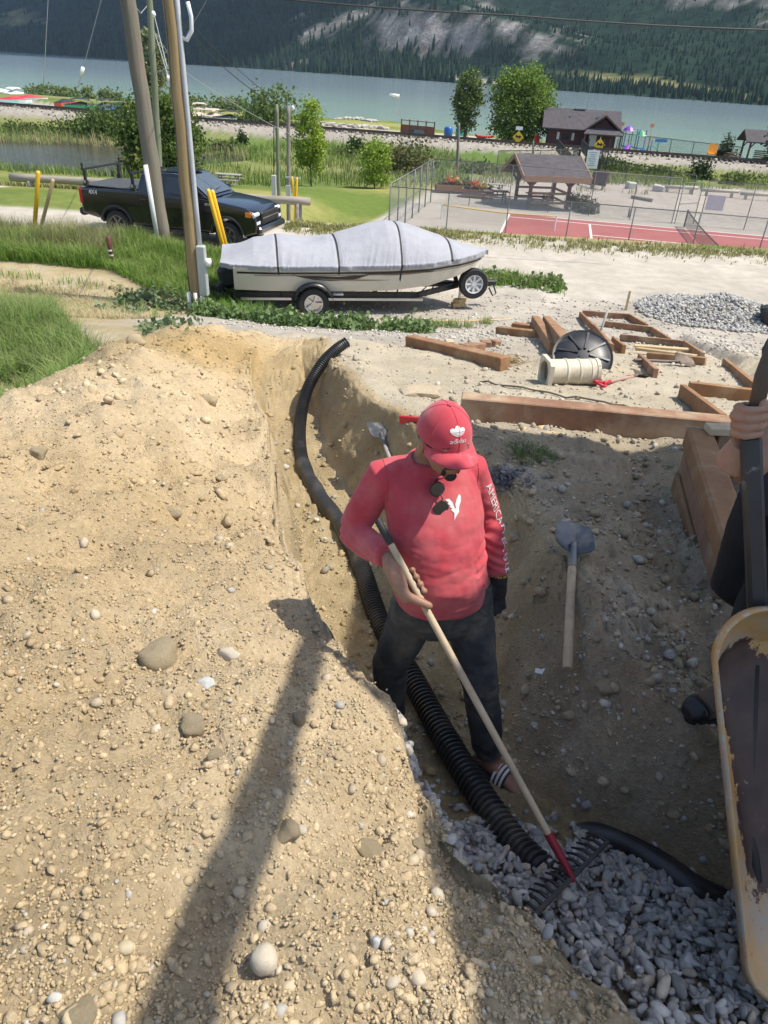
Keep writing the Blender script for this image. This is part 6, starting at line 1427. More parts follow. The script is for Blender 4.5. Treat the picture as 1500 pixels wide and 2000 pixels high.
# ================================================================== WHEELBARROW
wb_axis = (Vector((1.20,1.02,2.50))-Vector((1.16,1.58,3.45))).normalized()   # rear rim -> nose
WL = 1.10; wx = Vector((.985,-.05,-.16)); wx = (wx-wb_axis*wx.dot(wb_axis)).normalized(); wn = wb_axis.cross(wx).normalized()
if wn.y > 0: wn = -wn      # the open side faces the photographer
wl = thing('wheelbarrow', 'tipped wheelbarrow with worn orange tray and dark rust at the right edge', 'wheelbarrow')
O_ = atd(1404,1192,1.98)
wl.matrix_world = Matrix(((wx.x,wb_axis.x,wn.x,O_.x),(wx.y,wb_axis.y,wn.y,O_.y),(wx.z,wb_axis.z,wn.z,O_.z),(0,0,0,1)))
def wb_mat():
    m = bpy.data.materials.new('worn_orange_paint'); m.use_nodes = True; n = m.node_tree.nodes; L = m.node_tree.links; b = n['Principled BSDF']
    tc = n.new('ShaderNodeTexCoord')
    def nz(sc, det=10, ro=.6): q = n.new('ShaderNodeTexNoise'); q.inputs['Scale'].default_value = sc; q.inputs['Detail'].default_value = det; q.inputs['Roughness'].default_value = ro; L.new(tc.outputs['Object'], q.inputs['Vector']); return q.outputs['Fac']
    def mr(i, a, c, x=0, y=1): q = n.new('ShaderNodeMapRange'); q.inputs[1].default_value = a; q.inputs[2].default_value = c; q.inputs[3].default_value = x; q.inputs[4].default_value = y; L.new(i, q.inputs[0]); return q.outputs[0]
    def mix(f, a, c):
        q = n.new('ShaderNodeMix'); q.data_type = 'RGBA'; L.new(f, q.inputs[0])
        for s, k in ((6, a), (7, c)):
            if isinstance(k, tuple): q.inputs[s].default_value = (*k, 1)
            else: L.new(k, q.inputs[s])
        return q.outputs[2]
    at = n.new('ShaderNodeAttribute'); at.attribute_name = 'Col'; sp = n.new('ShaderNodeSeparateColor'); L.new(at.outputs['Color'], sp.inputs[0])
    base = mix(mr(nz(5), .35, .65), (.42,.235,.075), (.52,.345,.165))
    base = mix(mr(nz(3.3, 12, .68), .46, .58, 0, .8), base, (.36,.325,.28))          # grey scuffs
    base = mix(mr(nz(28, 6, .7), .62, .70, 0, .8), base, (.17,.11,.07))               # chips
    # bare rusty bottom: mask from the tray floor, ragged by noise
    ad = n.new('ShaderNodeMath'); ad.operation = 'MULTIPLY_ADD'; L.new(nz(6, 12, .72), ad.inputs[0]); ad.inputs[1].default_value = 2.3; L.new(sp.outputs[0], ad.inputs[2])
    f = mr(ad.outputs[0], 1.78, 1.82)
    rust = mix(mr(nz(9), .4, .7), (.040,.020,.018), (.075,.042,.034)); rust = mix(mr(nz(6, 12, .75), .62, .72, 0, .6), rust, (.26,.23,.22))
    base = mix(f, base, rust)
    e = n.new('ShaderNodeMath'); e.operation = 'MULTIPLY_ADD'; L.new(nz(22, 8, .7), e.inputs[0]); e.inputs[1].default_value = .9; L.new(sp.outputs[1], e.inputs[2])
    base = mix(mr(e.outputs[0], 1.48, 1.56), base, (.42,.40,.36))                       # worn rim
    L.new(base, b.inputs['Base Color']); b.inputs['Roughness'].default_value = .5
    bp = n.new('ShaderNodeBump'); bp.inputs['Strength'].default_value = .25; bp.inputs['Distance'].default_value = .004; L.new(nz(30), bp.inputs['Height']); L.new(bp.outputs[0], b.inputs['Normal'])
    return m
def tray():
    Wd = .68; nu = 64; V = []; Cc = []
    def outline(k, n=nu):  # rounded rectangle that narrows to the nose, k = 0 rim .. 1 floor
        pts = []; ins = .115*k
        x0, x1 = ins, Wd-ins; y0, y1 = ins*1.15, WL-ins*1.9; rc = .145-.03*k; nose = .11
        cs = [((x0+rc, y0+rc), 180), ((x1-rc, y0+rc), 270), ((x1-rc-nose, y1-rc), 0), ((x0+rc+nose, y1-rc), 90)]
        for (cx, cy), a0 in cs:
            for i in range(n//4): a = R(a0+90*i/(n//4-1)); pts.append((cx+rc*math.cos(a), cy+rc*math.sin(a)))
        return pts
    levels = [(-.09,-.016,0),(-.08,.002,0),(-.04,.010,0),(0,.005,0),(.05,-.02,.05),(.35,-.09,.2),(.7,-.165,.5),(.9,-.20,.8),(1.0,-.213,1),(1.35,-.218,1.15),(2.0,-.22,1.25)]
    for k, z, f in levels:
        for (x, y) in outline(max(min(k, 1.0), -.2) if k <= 1 else 1):
            if k > 1: s = 1-(k-1)*.62; x = Wd/2+(x-Wd/2)*s; y = WL*.46+(y-WL*.46)*s
            V.append((x, y, z)); Cc.append((f*.85, 1.0 if k <= 0.001 else max(0, .5-k*3), 0))
    F = []
    for j in range(len(levels)-1):
        for i in range(nu): i2 = (i+1) % nu; F.append((j*nu+i, j*nu+i2, (j+1)*nu+i2, (j+1)*nu+i))
    c0 = len(V); V.append((Wd/2, WL*.46, -.22)); Cc.append((1.1, 0, 0)); V4 = V
    me = bpy.data.meshes.new('tray'); me.from_pydata(V4, [], F+[((len(levels)-1)*nu+i, (len(levels)-1)*nu+(i+1) % nu, c0) for i in range(nu)]); me.update()
    a = me.color_attributes.new('Col', 'FLOAT_COLOR', 'POINT'); a.data.foreach_set('color', np.array([(*c, 1) for c in Cc], np.float32).ravel())
    me.polygons.foreach_set('use_smooth', [True]*len(me.polygons)); o = link('tray', me, wb_mat(), wl)
    sm = o.modifiers.new('thick', 'SOLIDIFY'); sm.thickness = .004
    return o
tray()
b = MB(); b.tube([(.24,.2,-.235),(.24,.7,-.24),(.28,1.08,-.20)], .02, 8); b.tube([(.46,.2,-.235),(.46,.7,-.24),(.40,1.08,-.20)], .02, 8); b.build('undercarriage', PLB, wl, True)
GRIPW = material('grip_wood', (.075,.05,.035), (.13,.09,.06), scale=6, stretch=(1,.2,1), rough=.7)
def toW(p): return wl.matrix_world.inverted() @ Vector(p)
HGRIP = atd(1470,824,1.882)
hA = toW(atd(1478,1155,2.03)); hB = toW(atd(1466,850,1.90)); hC = toW(atd(1490,735,1.83)); hD = toW(atd(1520,660,1.80))
b = MB(); b.beam(hA+(hA-hB)*.15, hB, .036, .052, (1,0,.2), .010); b.build('handle_steel', material('handle_black', (.022,.022,.024), (.04,.04,.042), rough=.4, scale=6, c3=(.38,.37,.35), c3scale=5, c3lo=.62, c3hi=.72), wl, sharp=40)
b = MB(); b.tube([hB.lerp(hC,.15), hC, hD], [.018,.021,.022], 10); b.build('handle_grip', GRIPW, wl, True)
b = MB(); b.tube([(.34,1.10,-.30-.05),(.34,1.10,-.30+.05)], .17, 22); 
M = Matrix.Translation((.34,1.12,-.26)) @ Matrix.Rotation(R(90),4,'Y'); b = MB(); b.lathe([(.10,-.04),(.165,-.045),(.19,-.02),(.19,.02),(.165,.045),(.10,.04)], 24, M, False); b.lathe([(.10,-.03),(.02,-.05),(.02,.05),(.10,.03)], 16, M, False); b.build('wheel', RUB, wl, sharp=50)
# ================================================================== PEOPLE
def fuse(mb, name, voxel, mat, parent=None, smooth=4, disp=None, off=Vector((0,0,0)), dec=1):
    """overlapping closed shapes -> one continuous skin"""
    me = mb.mesh(name); o = bpy.data.objects.new(name+'_src', me); COL.objects.link(o)
    m = o.modifiers.new('r', 'REMESH'); m.mode = 'VOXEL'; m.voxel_size = voxel; m.use_smooth_shade = True
    s = o.modifiers.new('s', 'SMOOTH'); s.factor = .5; s.iterations = smooth
    if dec < 1: q = o.modifiers.new('d', 'DECIMATE'); q.ratio = dec
    dg = bpy.context.evaluated_depsgraph_get(); m2 = bpy.data.meshes.new_from_object(o.evaluated_get(dg)); bpy.data.objects.remove(o); bpy.data.meshes.remove(me)
    n = len(m2.vertices); P = np.empty(n*3, np.float32); m2.vertices.foreach_get('co', P); P = P.reshape(-1, 3)
    if disp is not None:
        N = np.empty(n*3, np.float32); m2.vertices.foreach_get('normal', N); N = N.reshape(-1, 3); P = P+N*disp(P)[:, None]
    P = P-np.array(off)[None]; m2.vertices.foreach_set('co', P.ravel().astype(np.float32)); m2.update(); m2.name = name
    m2.polygons.foreach_set('use_smooth', [True]*len(m2.polygons))
    return link(name, m2, mat, parent)
def ring(c, ax, fw, rx, ry, n=28, p=2.3, up=Vector((0,0,0))):
    out = []
    for k in range(n):
        a = 2*math.pi*k/n; ca, sa = math.cos(a), math.sin(a); x = math.copysign(abs(ca)**(2/p), ca); y = math.copysign(abs(sa)**(2/p), sa); out.append(Vector(c)+ax*x*rx+fw*y*ry)
    return out
def ellipsoid(b, c, ax, fw, up, rx, ry, rz, n=16, m=10):
    rings = []
    for j in range(1, m): t = -math.pi/2+math.pi*j/m; rings.append([Vector(c)+up*math.sin(t)*rz+(ax*math.cos(2*math.pi*k/n)*rx+fw*math.sin(2*math.pi*k/n)*ry)*math.cos(t) for k in range(n)])
    b.loft(rings)
def surf_decal(me, bvh, origin, xd, yd, nd, name, mat, parent, off=.0018, back=Vector((0,0,0)), maxd=.5, sub=1):
    """flat print laid on a curved surface"""
    bm = bmesh.new(); bm.from_mesh(me)
    bmesh.ops.triangulate(bm, faces=bm.faces)
    for _ in range(sub): bmesh.ops.subdivide_edges(bm, edges=[e for e in bm.edges if e.calc_length() > .012], cuts=1)
    for v in bm.verts:
        p = origin+xd*v.co.x+yd*v.co.y+nd*.15; h = bvh.ray_cast(p, -nd, maxd)
        q = h[0]+h[1]*off*(1 if h[1].dot(nd) > 0 else -1) if h[0] is not None else origin+xd*v.co.x+yd*v.co.y
        v.co = q-back
    m = bpy.data.meshes.new(name); bm.to_mesh(m); bm.free(); return link(name, m, mat, parent)
def poly_mesh(polys):
    me = bpy.data.meshes.new('p'); V = []; F = []
    for p in polys: o = len(V); V += [(x, y, 0) for x, y in p]; F.append(tuple(range(o, o+len(p))))
    me.from_pydata(V, [], F); me.update(); return me
def bvh_of(o, off=Vector((0,0,0))):
    P = [v.co+off for v in o.data.vertices]; return BVHTree.FromPolygons(P, [tuple(p.vertices) for p in o.data.polygons])
SKIN = material('skin_brown', (.25,.125,.075), (.33,.175,.11), rough=.55, scale=30, bump=.15, bscale=160, bdist=.002)
SKIN2 = material('skin_tan', (.33,.18,.115), (.40,.23,.155), rough=.55, scale=25, bump=.15, bscale=160, bdist=.002)
HAIR = material('hair_black', (.010,.009,.008), (.022,.018,.015), rough=.6, scale=60)
SHIRT = material('shirt_red', (.40,.036,.052), (.50,.060,.078), rough=.9, scale=7, bump=.5, bscale=260, bdist=.0018, sheen=.12, c3=(.52,.19,.18), c3scale=3.6, c3lo=.46, c3hi=.84)
JEAN = material('jeans_charcoal', (.018,.021,.025), (.042,.046,.051), rough=.9, scale=9, bump=.4, bscale=180, bdist=.002, c3=(.19,.165,.125), c3scale=4.2, c3lo=.47, c3hi=.82)
CAPM = material('cap_red', (.44,.035,.055), (.52,.06,.08), rough=.9, scale=9, bump=.4, bscale=300, bdist=.001, sheen=.3, c3=(.55,.27,.26), c3scale=9, c3lo=.56, c3hi=.82)
PRINT = material('print_white', (.62,.60,.57), (.70,.68,.65), rough=.8, c3=(.50,.22,.21), c3scale=40, c3lo=.58, c3hi=.72)
GLOVE = material('glove_black', (.010,.010,.011), (.022,.022,.023), rough=.85, scale=20, bump=.4, bscale=120, bdist=.002)
def finger(b, pts, r0, r1):
    q = spline(pts, 4); n = len(q); b.tube(q, [lerp(r0, r1, i/(n-1))*(1+.06*math.cos(i*1.6)) for i in range(n-1)]+[r1*.62], 10)
    ellipsoid(b, q[-2], Vector((1,0,0)), Vector((0,1,0)), Vector((0,0,1)), r1*.95, r1*.95, r1*.95, 8, 6)
def grip_hand(b, G, d, s, v, wrist, hr=.016, k=1.0, thumb=True, wrap=1.0):
    """hand closed round a bar through G; d = along the bar towards the index finger, s = towards the finger tips side, v = to the viewer"""
    W_ = Vector(wrist); kn = []
    for i, (o, L) in enumerate(((.030,1.0),(.010,1.08),(-.011,1.02),(-.031,.86))):
        K = G-s*.034*k+d*o*k+v*(.020-.004*abs(i-1.2))*k; kn.append(K)
        r = (.0105,.0108,.0102,.0090)[i]*k
        rr_ = hr+.010*k
        finger(b, [K.lerp(W_, .25), K, G-s*(rr_+.008)*1.05+d*(o+.006)*k-v*.016*k*L, G-s*.006-v*(rr_+.002)*1.02+d*(o+.008)*k, G+s*(rr_)*.9-v*.010+d*(o+.006)*k, G+s*(rr_)*.80+v*.010*wrap+d*(o+.002)*k], r, r*.82)
    # palm
    m = (kn[1]+kn[2])/2; rings = []
    ax = d; 
    for t_, w, th in ((0,.027,.024),(.3,.036,.025),(.65,.042,.022),(1.0,.043,.016)):
        c = W_.lerp(m, t_)+v*.004; rings.append(ring(c, ax, (m-W_).normalized().cross(ax).normalized(), w*k, th*k, 18, 2.4))
    b.loft(rings)
    if thumb:
        T0 = W_.lerp(m, .25)+d*.022*k+v*.010*k
        finger(b, [T0, W_.lerp(m, .6)+d*.042*k+v*.016*k, G+d*.050*k+v*.022*k-s*.004*k, G+d*.074*k+v*.020*k+s*.014*k], .0145*k, .0105*k)
    return kn
# ------------------------------------------------------------------ the man in red
AX = Vector((.95,.316,0)).normalized(); FW = Vector((.316,-.95,0)).normalized(); UP = Vector((0,0,1))
BASE = Vector((.36,2.2,2.0))
sR, eR, wR = Vector((-.010,2.215,3.385)), Vector((-.115,2.205,3.145)), Vector((.030,1.985,3.190))
sL, eL, wL = Vector((.305,2.310,3.380)), Vector((.400,2.360,3.15)), Vector((.458,2.245,2.945))
hipR, knR, anR = Vector((.165,2.19,2.88)), Vector((.062,2.21,2.49)), Vector((.085,2.29,2.10))
hipL, knL, anL = Vector((.337,2.235,2.88)), Vector((.430,2.12,2.49)), Vector((.510,2.09,2.12))
HC = Vector((.182,2.118,3.582)); HF = Vector((.42,-.90,-.12)).normalized(); HX = HF.cross(UP).normalized()*-1.0
HX = (AX-HF*AX.dot(HF)).normalized(); HU = HX.cross(HF).normalized()
if HU.z < 0: HU = -HU
body = MB()
def torso(b, g=0.0, hem=True):
    rows = [((.228,2.195,2.885),.162,.148),((.224,2.175,2.95),.164,.160),((.217,2.155,3.04),.167,.168),((.198,2.165,3.14),.164,.156),((.182,2.190,3.26),.170,.136),((.168,2.215,3.33),.168,.120),((.160,2.230,3.385),.150,.102),((.160,2.236,3.425),.118,.084),((.157,2.232,3.458),.080,.070)]
    b.loft([ring(c, AX, FW, rx+g, ry+g, 32, 2.25) for c, rx, ry in rows])
torso(body, -.008)
body.tube([Vector((.157,2.236,3.44)), Vector((.160,2.215,3.50)), Vector((.172,2.16,3.56)), HC-HU*.01], [.070,.060,.058,.060], 16)
for s_, e_, w_ in ((sR,eR,wR),(sL,eL,wL)): body.tube([s_+(Vector((.16,2.26,3.40))-s_)*.3, s_, s_.lerp(e_,.5), e_, e_.lerp(w_,.35), w_], [.055,.060,.048,.040,.041,.029], 14)
for h_, k_, a_ in ((hipR,knR,anR),(hipL,knL,anL)): body.tube([h_+Vector((0,0,.06)), h_.lerp(k_,.35), k_, k_.lerp(a_,.3), a_], [.085,.078,.054,.054,.036], 14)
# head
ellipsoid(body, HC+HU*.028-HF*.012, HX, HF, HU, .075, .094, .088, 20, 14)
ellipsoid(body, HC-HU*.045+HF*.028, HX, HF, HU, .058, .064, .068, 18, 12)
ellipsoid(body, HC-HU*.092+HF*.066, HX, HF, HU, .026, .022, .020, 12, 8)
body.tube([HC+HU*.014+HF*.080, HC-HU*.012+HF*.100, HC-HU*.030+HF*.108], [.010,.013,.016], 10)
for s in (-1, 1):
    ellipsoid(body, HC-HU*.030+HF*.092+HX*s*.012, HX, HF, HU, .010,.010,.009, 8, 6)
    ellipsoid(body, HC-HU*.022+HF*.060+HX*s*.042, HX, HF, HU, .022,.020,.020, 10, 8)
    ellipsoid(body, HC+HU*.020+HF*.082+HX*s*.030, HX, HF, HU, .022,.010,.008, 10, 6)
    ellipsoid(body, HC-HU*.010-HF*.004+HX*s*.077, HX, HF, HU, .010,.020,.034, 10, 8)
body.tube([HC-HU*.056+HF*.088-HX*.024, HC-HU*.055+HF*.098, HC-HU*.056+HF*.088+HX*.024], [.005,.009,.005], 8)
body.tube([HC-HU*.066+HF*.086-HX*.02, HC-HU*.067+HF*.094, HC-HU*.066+HF*.086+HX*.02], [.005,.009,.005], 8)
v_ = (Vector((0,0,CAM_Z))-RG).normalized(); sv = v_.cross(rd).normalized()
if sv.x < 0: sv = -sv
vv_ = rd.cross(sv).normalized()
if vv_.dot(v_) < 0: vv_ = -vv_
grip_hand(body, RG, rd, sv, vv_, wR+Vector((.004,-.016,.0)), .0122, 1.32)
# left hand (inside the glove) and feet
def hang_hand(b, w, g=0.0, k=1.0):
    dn = Vector((.03,-.06,-1)).normalized(); ac = Vector((-.86,-.50,.05)).normalized(); th = dn.cross(ac).normalized()
    rings = [ring(w+dn*t_, ac, th, wd+g, h_+g, 14, 2.4) for t_, wd, h_ in ((-.01,.028,.022),(.03,.036,.020),(.065,.042,.018),(.092,.041,.015))]; b.loft(rings)
    for i, (o, L) in enumerate(((.031,.070),(.011,.080),(-.010,.074),(-.030,.058))):
        K = w+dn*.085+ac*o; finger(b, [K-dn*.02, K, K+dn*L*.5-th*.004, K+dn*L-th*.020], .0100+g, .0078+g)
    finger(b, [w+dn*.02+ac*.026, w+dn*.05+ac*.046-th*.012, w+dn*.085+ac*.050-th*.022], .0125+g, .0095+g)
hang_hand(body, wL)
def foot(b, a, f, g=0.0, L=.25):
    f = Vector(f).normalized(); x = f.cross(UP).normalized(); z = a.z-.062
    for t_, w, h_ in ():
        pass
    rings = [ring(Vector((a.x,a.y,z))+f*t_+UP*h_, x, UP, w+g, hh_+g, 14, 2.2) for t_, w, hh_, h_ in ((-.065,.022,.022,.0),(-.045,.034,.035,.012),(0,.036,.045,.022),(.06,.040,.036,.014),(.12,.046,.026,.004),(.165,.045,.018,-.004),(.19,.034,.012,-.008))]
    b.loft(rings); b.tube([a+UP*.05, a, Vector((a.x,a.y,z+.03))+f*.01], [.036,.036,.038], 12)
    return f, x, z
FD_L = Vector((.70,-.62,0)); FD_R = Vector((.30,-.95,0))
foot(body, anL, FD_L); foot(body, anR, FD_R)
man = fuse(body, 'person', .0046, SKIN, None, 3, None, BASE, .30); man.location = BASE
tag(man, 'man in red cap and red long sleeve shirt raking gravel in the trench', 'person')
# shirt
def wrinkle(P):
    x, y, z = P[:, 0], P[:, 1], P[:, 2]
    u = (x*AX.x+y*AX.y); f = fbm(u*.55+z*.35, z*1.5, .085, 3, 201, z=y*.5); d = .0042*f+.006*np.maximum(0, fbm(u*.7-z*.9, z*1.1+u*.6, .11, 3, 203, z=y)-.05)
    # pulled folds: under the arms, across the belly, crushed sleeve
    d += .006*(np.abs(fbm(u*1.2+z*1.5, z*2.2-u*.8, .12, 2, 205))-.3)*np.exp(-((z-3.12)/.10)**2)*(x > -.05)
    d += .005*np.sin(z*150+u*30+6*fbm(x, z, .08, 2, 207))*np.exp(-((z-3.12)/.07)**2)*((x < -.02) | (x > .34))
    d += .004*np.sin(z*210+x*60)*np.exp(-((z-3.03)/.06)**2)*(x > .37)
    d += .0045*np.sin(z*170-u*25+4*fbm(u, z, .1, 2, 209))*np.exp(-((z-2.91)/.045)**2)
    return d
sh = MB(); torso(sh, .006)
for s_, e_, w_, wr_ in ((sR,eR,wR,.034),(sL,eL,wL,.036)):
    m = Vector((.16,2.26,3.39)); sh.tube([m.lerp(s_,.35), m.lerp(s_,.75), s_, s_.lerp(e_,.4), e_.lerp(s_,.15), e_.lerp(w_,.08), e_.lerp(w_,.4), e_.lerp(w_,.8), e_.lerp(w_,.93)], [.066,.066,.064,.060,.056,.055,.053,.045,wr_+.006], 18)
shirt = fuse(sh, 'shirt', .0055, SHIRT, man, 5, wrinkle, BASE)
for s_, e_, w_ in ((sR,eR,wR),(sL,eL,wL)): b = MB(); b.tube([e_.lerp(w_,.84)-BASE, e_.lerp(w_,.96)-BASE], [.0445,.0405], 18); b.build('cuff', SHIRT, shirt, True)
b = MB(); nk = [Vector((.160,2.226,3.468))+(AX*math.cos(a)*.080+FW*math.sin(a)*.080)+UP*(-.034*max(0,math.sin(a))**1.2-.010) for a in np.linspace(0, 2*math.pi, 29)[:-1]]; b.tube([p-BASE for p in nk], .0075, 8, closed=True); b.build('collar', SHIRT, shirt, True)
sb = bvh_of(shirt, BASE)
for s_, e_ in ((sR, eR), (sL, eL)):
    m = Vector((.165,2.245,3.37)); o_ = m.lerp(s_, .97); dr = (s_-m).normalized(); dr = (dr+Vector((0,0,-.15))).normalized(); u_ = dr.cross(Vector((0,1,0))).normalized(); w_ = dr.cross(u_); pts_ = []
    for a in np.linspace(0, 2*math.pi, 33)[:-1]:
        dd = (u_*math.cos(a)+w_*math.sin(a)); h = sb.ray_cast(o_-UP*.02, dd, .2)
        if h[0] is not None and (h[0]-o_).length < .13: pts_.append(h[0]+h[1]*.0006-BASE)
    if len(pts_) > 8: b = MB(); b.tube(pts_, .0021, 6); b.build('armhole_seam', SHIRT, shirt, True)
pts_ = []
for a in np.linspace(-2.7, 2.7, 60):
    dd = (FW*math.cos(a)+AX*math.sin(a)); h = sb.ray_cast(Vector((.228,2.195,2.912)), dd, .4)
    if h[0] is not None: pts_.append(h[0]+h[1]*.0004-BASE)
b = MB(); b.tube(pts_, .0014, 5); b.build('hem_seam', SHIRT, shirt, True)
# eagle print on the chest
eg = [[(-.030,.030),(-.012,.024),(-.004,.006),(.002,-.004),(.004,-.016),(-.004,-.034),(.003,-.030),(.010,-.018),(.016,-.012),(.012,-.002),(.019,.004),(.030,.018),(.036,.036),(.040,.026),(.037,.010),(.030,-.002),(.020,-.008),(.014,-.009),(.004,.002),(-.008,.002),(-.018,.010),(-.026,.020)]]
eg = [[(-.034,.026),(-.018,.028),(-.006,.016),(.000,.002),(.006,-.004),(.004,.008),(.010,.022),(.022,.036),(.030,.030),(.028,.014),(.018,-.002),(.016,-.014),(.006,-.022),(-.006,-.038),(-.004,-.026),(-.002,-.016),(-.014,-.006),(-.008,-.003),(-.020,.004),(-.014,.006),(-.027,.014),(-.020,.016)]]
org = Vector((.276,2.0,3.332)); surf_decal(poly_mesh(eg), sb, org, (AX*.98+FW*.1).normalized()*.95, Vector((.0,.12,.99)), FW, 'eagle_print', PRINT, shirt, .0022, BASE, .5, 2)
# lettering down the sleeve
tm = text_mesh('AMERICAN EAGLE', .046); nd_ = Vector((.80,-.60,0)).normalized(); bm = bmesh.new(); bm.from_mesh(tm); bmesh.ops.triangulate(bm, faces=bm.faces)
bmesh.ops.subdivide_edges(bm, edges=[e for e in bm.edges if e.calc_length() > .012], cuts=1)
LA, LB = (eL-sL).length, (wL-eL).length; tl_ = max(abs(v.co.x) for v in bm.verts)*2
for v in bm.verts:
    q = lerp(.10, .93, (v.co.x+tl_/2)/tl_)*(LA+LB); p, dirv = (sL.lerp(eL, q/LA), (eL-sL).normalized()) if q < LA else (eL.lerp(wL, (q-LA)/LB), (wL-eL).normalized())
    sd_ = dirv.cross(nd_).normalized(); p = p-sd_*v.co.y; h = sb.ray_cast(p+nd_*.14, -nd_, .3)
    v.co = (h[0]+h[1]*.0022 if h[0] is not None else p+nd_*.05)-BASE
m_ = bpy.data.meshes.new('sleeve_lettering'); bm.to_mesh(m_); bm.free(); link('sleeve_lettering', m_, PRINT, shirt)
# jeans
def jwr(P):
    x, y, z = P[:, 0], P[:, 1], P[:, 2]; d = .0045*fbm(x*1.2+z*.4, z*1.6, .07, 3, 221, z=y)
    d += .011*(np.abs(fbm(x*1.4+z, z*2.6-x, .10, 2, 223, z=y))-.28)*(np.exp(-((z-2.48)/.10)**2)+np.exp(-((z-2.80)/.07)**2)+1.2*np.exp(-((z-2.16)/.09)**2)); return d
jn = MB(); jn.loft([ring(c, AX, FW, rx, ry, 28, 2.3) for c, rx, ry in (((.234,2.20,2.965),.154,.136),((.240,2.20,2.89),.164,.142),((.250,2.205,2.80),.174,.138),((.26,2.205,2.74),.150,.115))])
for h_, k_, a_ in ((hipR,knR,anR),(hipL,knL,anL)): jn.tube([h_+Vector((0,0,.03)), h_.lerp(k_,.3), h_.lerp(k_,.7), k_, k_.lerp(a_,.35), k_.lerp(a_,.75), a_+Vector((0,0,.015))], [.100,.098,.083,.074,.073,.066,.064], 18)
jeans = fuse(jn, 'jeans', .0065, JEAN, man, 4, jwr, BASE)
jb = bvh_of(jeans, BASE)
def jline(pts2, nm):
    out = []
    for (x_, z_) in pts2:
        h = jb.ray_cast(Vector((.24,2.2,0))+AX*x_+UP*z_+FW*.4, -FW, .6)
        if h[0] is not None: out.append(h[0]+h[1]*.0006-BASE)
    if len(out) > 2: b = MB(); b.tube(out, .0020, 5); b.build(nm, JEAN, jeans, True)
jline([(.005+.008*math.sin(k*.5), 2.92-k*.012) for k in range(12)], 'fly_seam')
for s in (-1, 1): jline([(s*(.085+.075*(k/8)), 2.915-.085*(k/8)**.6) for k in range(9)], 'pocket_seam')
jline([(-.17+.34*k/24, 2.925) for k in range(25)], 'waistband_seam')
# sandal on the forward foot, shoe on the rear one
for a_, fd, st in ((anL, FD_L, True), (anR, FD_R, True)):
    f = fd.normalized(); x = f.cross(UP).normalized(); z = a_.z-.062-.030; c = Vector((a_.x,a_.y,z))+f*.065-BASE
    b = MB(); pts = []
    for k in range(24): a = 2*math.pi*k/24; L = .148 if math.cos(a) > 0 else .140; w = .052-.006*math.cos(a)*-1; pts.append(c+f*math.cos(a)*L+x*math.sin(a)*w)
    b.loft([[p-UP*.008 for p in pts], [p+UP*.016 for p in pts]]); so_ = b.build('sandal', flat('sandal_dark', (.035,.036,.042), .6), man)
    b = MB(); nst = 15
    for lay, t0, t1, rr_ in ((0,.02,.10,0),):
        V = []
        for i in range(nst+1):
            a = math.pi*(i/nst); 
            for t_ in (-.012,.052): V.append(c+f*t_+x*math.cos(a)*.054+UP*(.006+math.sin(a)*.070))
        b.add(V, [(2*i,2*i+1,2*i+3,2*i+2) for i in range(nst)])
    b.build('strap', flat('sandal_dark', (.035,.036,.042), .6), so_, True)
    for q in range(3):
        b = MB(); V = []; t0 = -.008+q*.020
        for i in range(nst+1):
            a = math.pi*(i/nst)
            for t_ in (t0, t0+.011): V.append(c+f*t_+x*math.cos(a)*.0558+UP*(.006+math.sin(a)*.0722))
        b.add(V, [(2*i,2*i+1,2*i+3,2*i+2) for i in range(nst)]); b.build('white_stripe', PRINT, so_, True)
# glove
gm = MB(); gm.tube([wL.lerp(eL,.20), wL, wL+Vector((.001,-.002,-.02))], [.040,.036,.036], 16); hang_hand(gm, wL, .004)
gl = fuse(gm, 'glove', .0042, GLOVE, man, 3, None, BASE)
tm = text_mesh('FIRM GRIP', .0115); ga = Vector((.93,.36,0)).normalized()
surf_decal(tm, bvh_of(gl, BASE), wL+Vector((.002,-.004,.018)), Vector((.93,.30,-.02)).normalized(), UP, Vector((.30,-.95,.1)).normalized(), 'glove_lettering', flat('lettering_yellow', (.75,.42,.03)), gl, .0012, BASE, .4, 0)
# cap
cp_ = MB(); rings = []; CC = HC+HU*.018-HF*.010
HTU = (HU*.985+HF*.10).normalized(); HTF = (HF*.985-HU*.10).normalized()
for j in range(13):
    t_ = math.pi/2*(j/12)**.9; rr_ = math.cos(t_); zz = math.sin(t_)
    rings.append([CC+HTU*(.004+zz*.108)+(HX*math.cos(a)*.088+HTF*math.sin(a)*(.104+.006*math.sin(a)))*max(rr_, .02) for a in np.linspace(0, 2*math.pi, 37)[:-1]])
cp_.loft(rings); capo = MB(); capo.v = [tuple(Vector(v)-BASE) for v in cp_.v]; capo.f = cp_.f
cap = capo.build('cap', CAPM, man, sharp=60)
b = MB(); n = 22; V = []
for th_ in (0, -.004):
    for j in range(7):
        k = j/6
        for i in range(n+1):
            a = R(-72+144*i/n); bx_ = math.sin(a); fy = math.cos(a); ext = .066*k*(math.cos(a*1.12))**.55
            V.append(CC+HTU*(.006+th_-.014*k-.026*(bx_*bx_)*(.35+.65*k)+.004*k*k)+HX*bx_*(.089+.004*k)+HTF*(fy*.108+ext)-BASE)
m_ = n+1; F = []; o1 = 7*m_
for j in range(6):
    for i in range(n): a = j*m_+i; F += [(a, a+1, a+m_+1, a+m_), (o1+a, o1+a+m_, o1+a+m_+1, o1+a+1)]
for i in range(n): a = 6*m_+i; F.append((a, a+1, o1+a+1, o1+a))
b.add(V, F); b.build('brim', CAPM, cap, True)
b = MB(); ellipsoid(b, CC+HTU*.113-BASE, HX, HTF, HTU, .009, .009, .005, 10, 6); b.build('button', CAPM, cap, True)
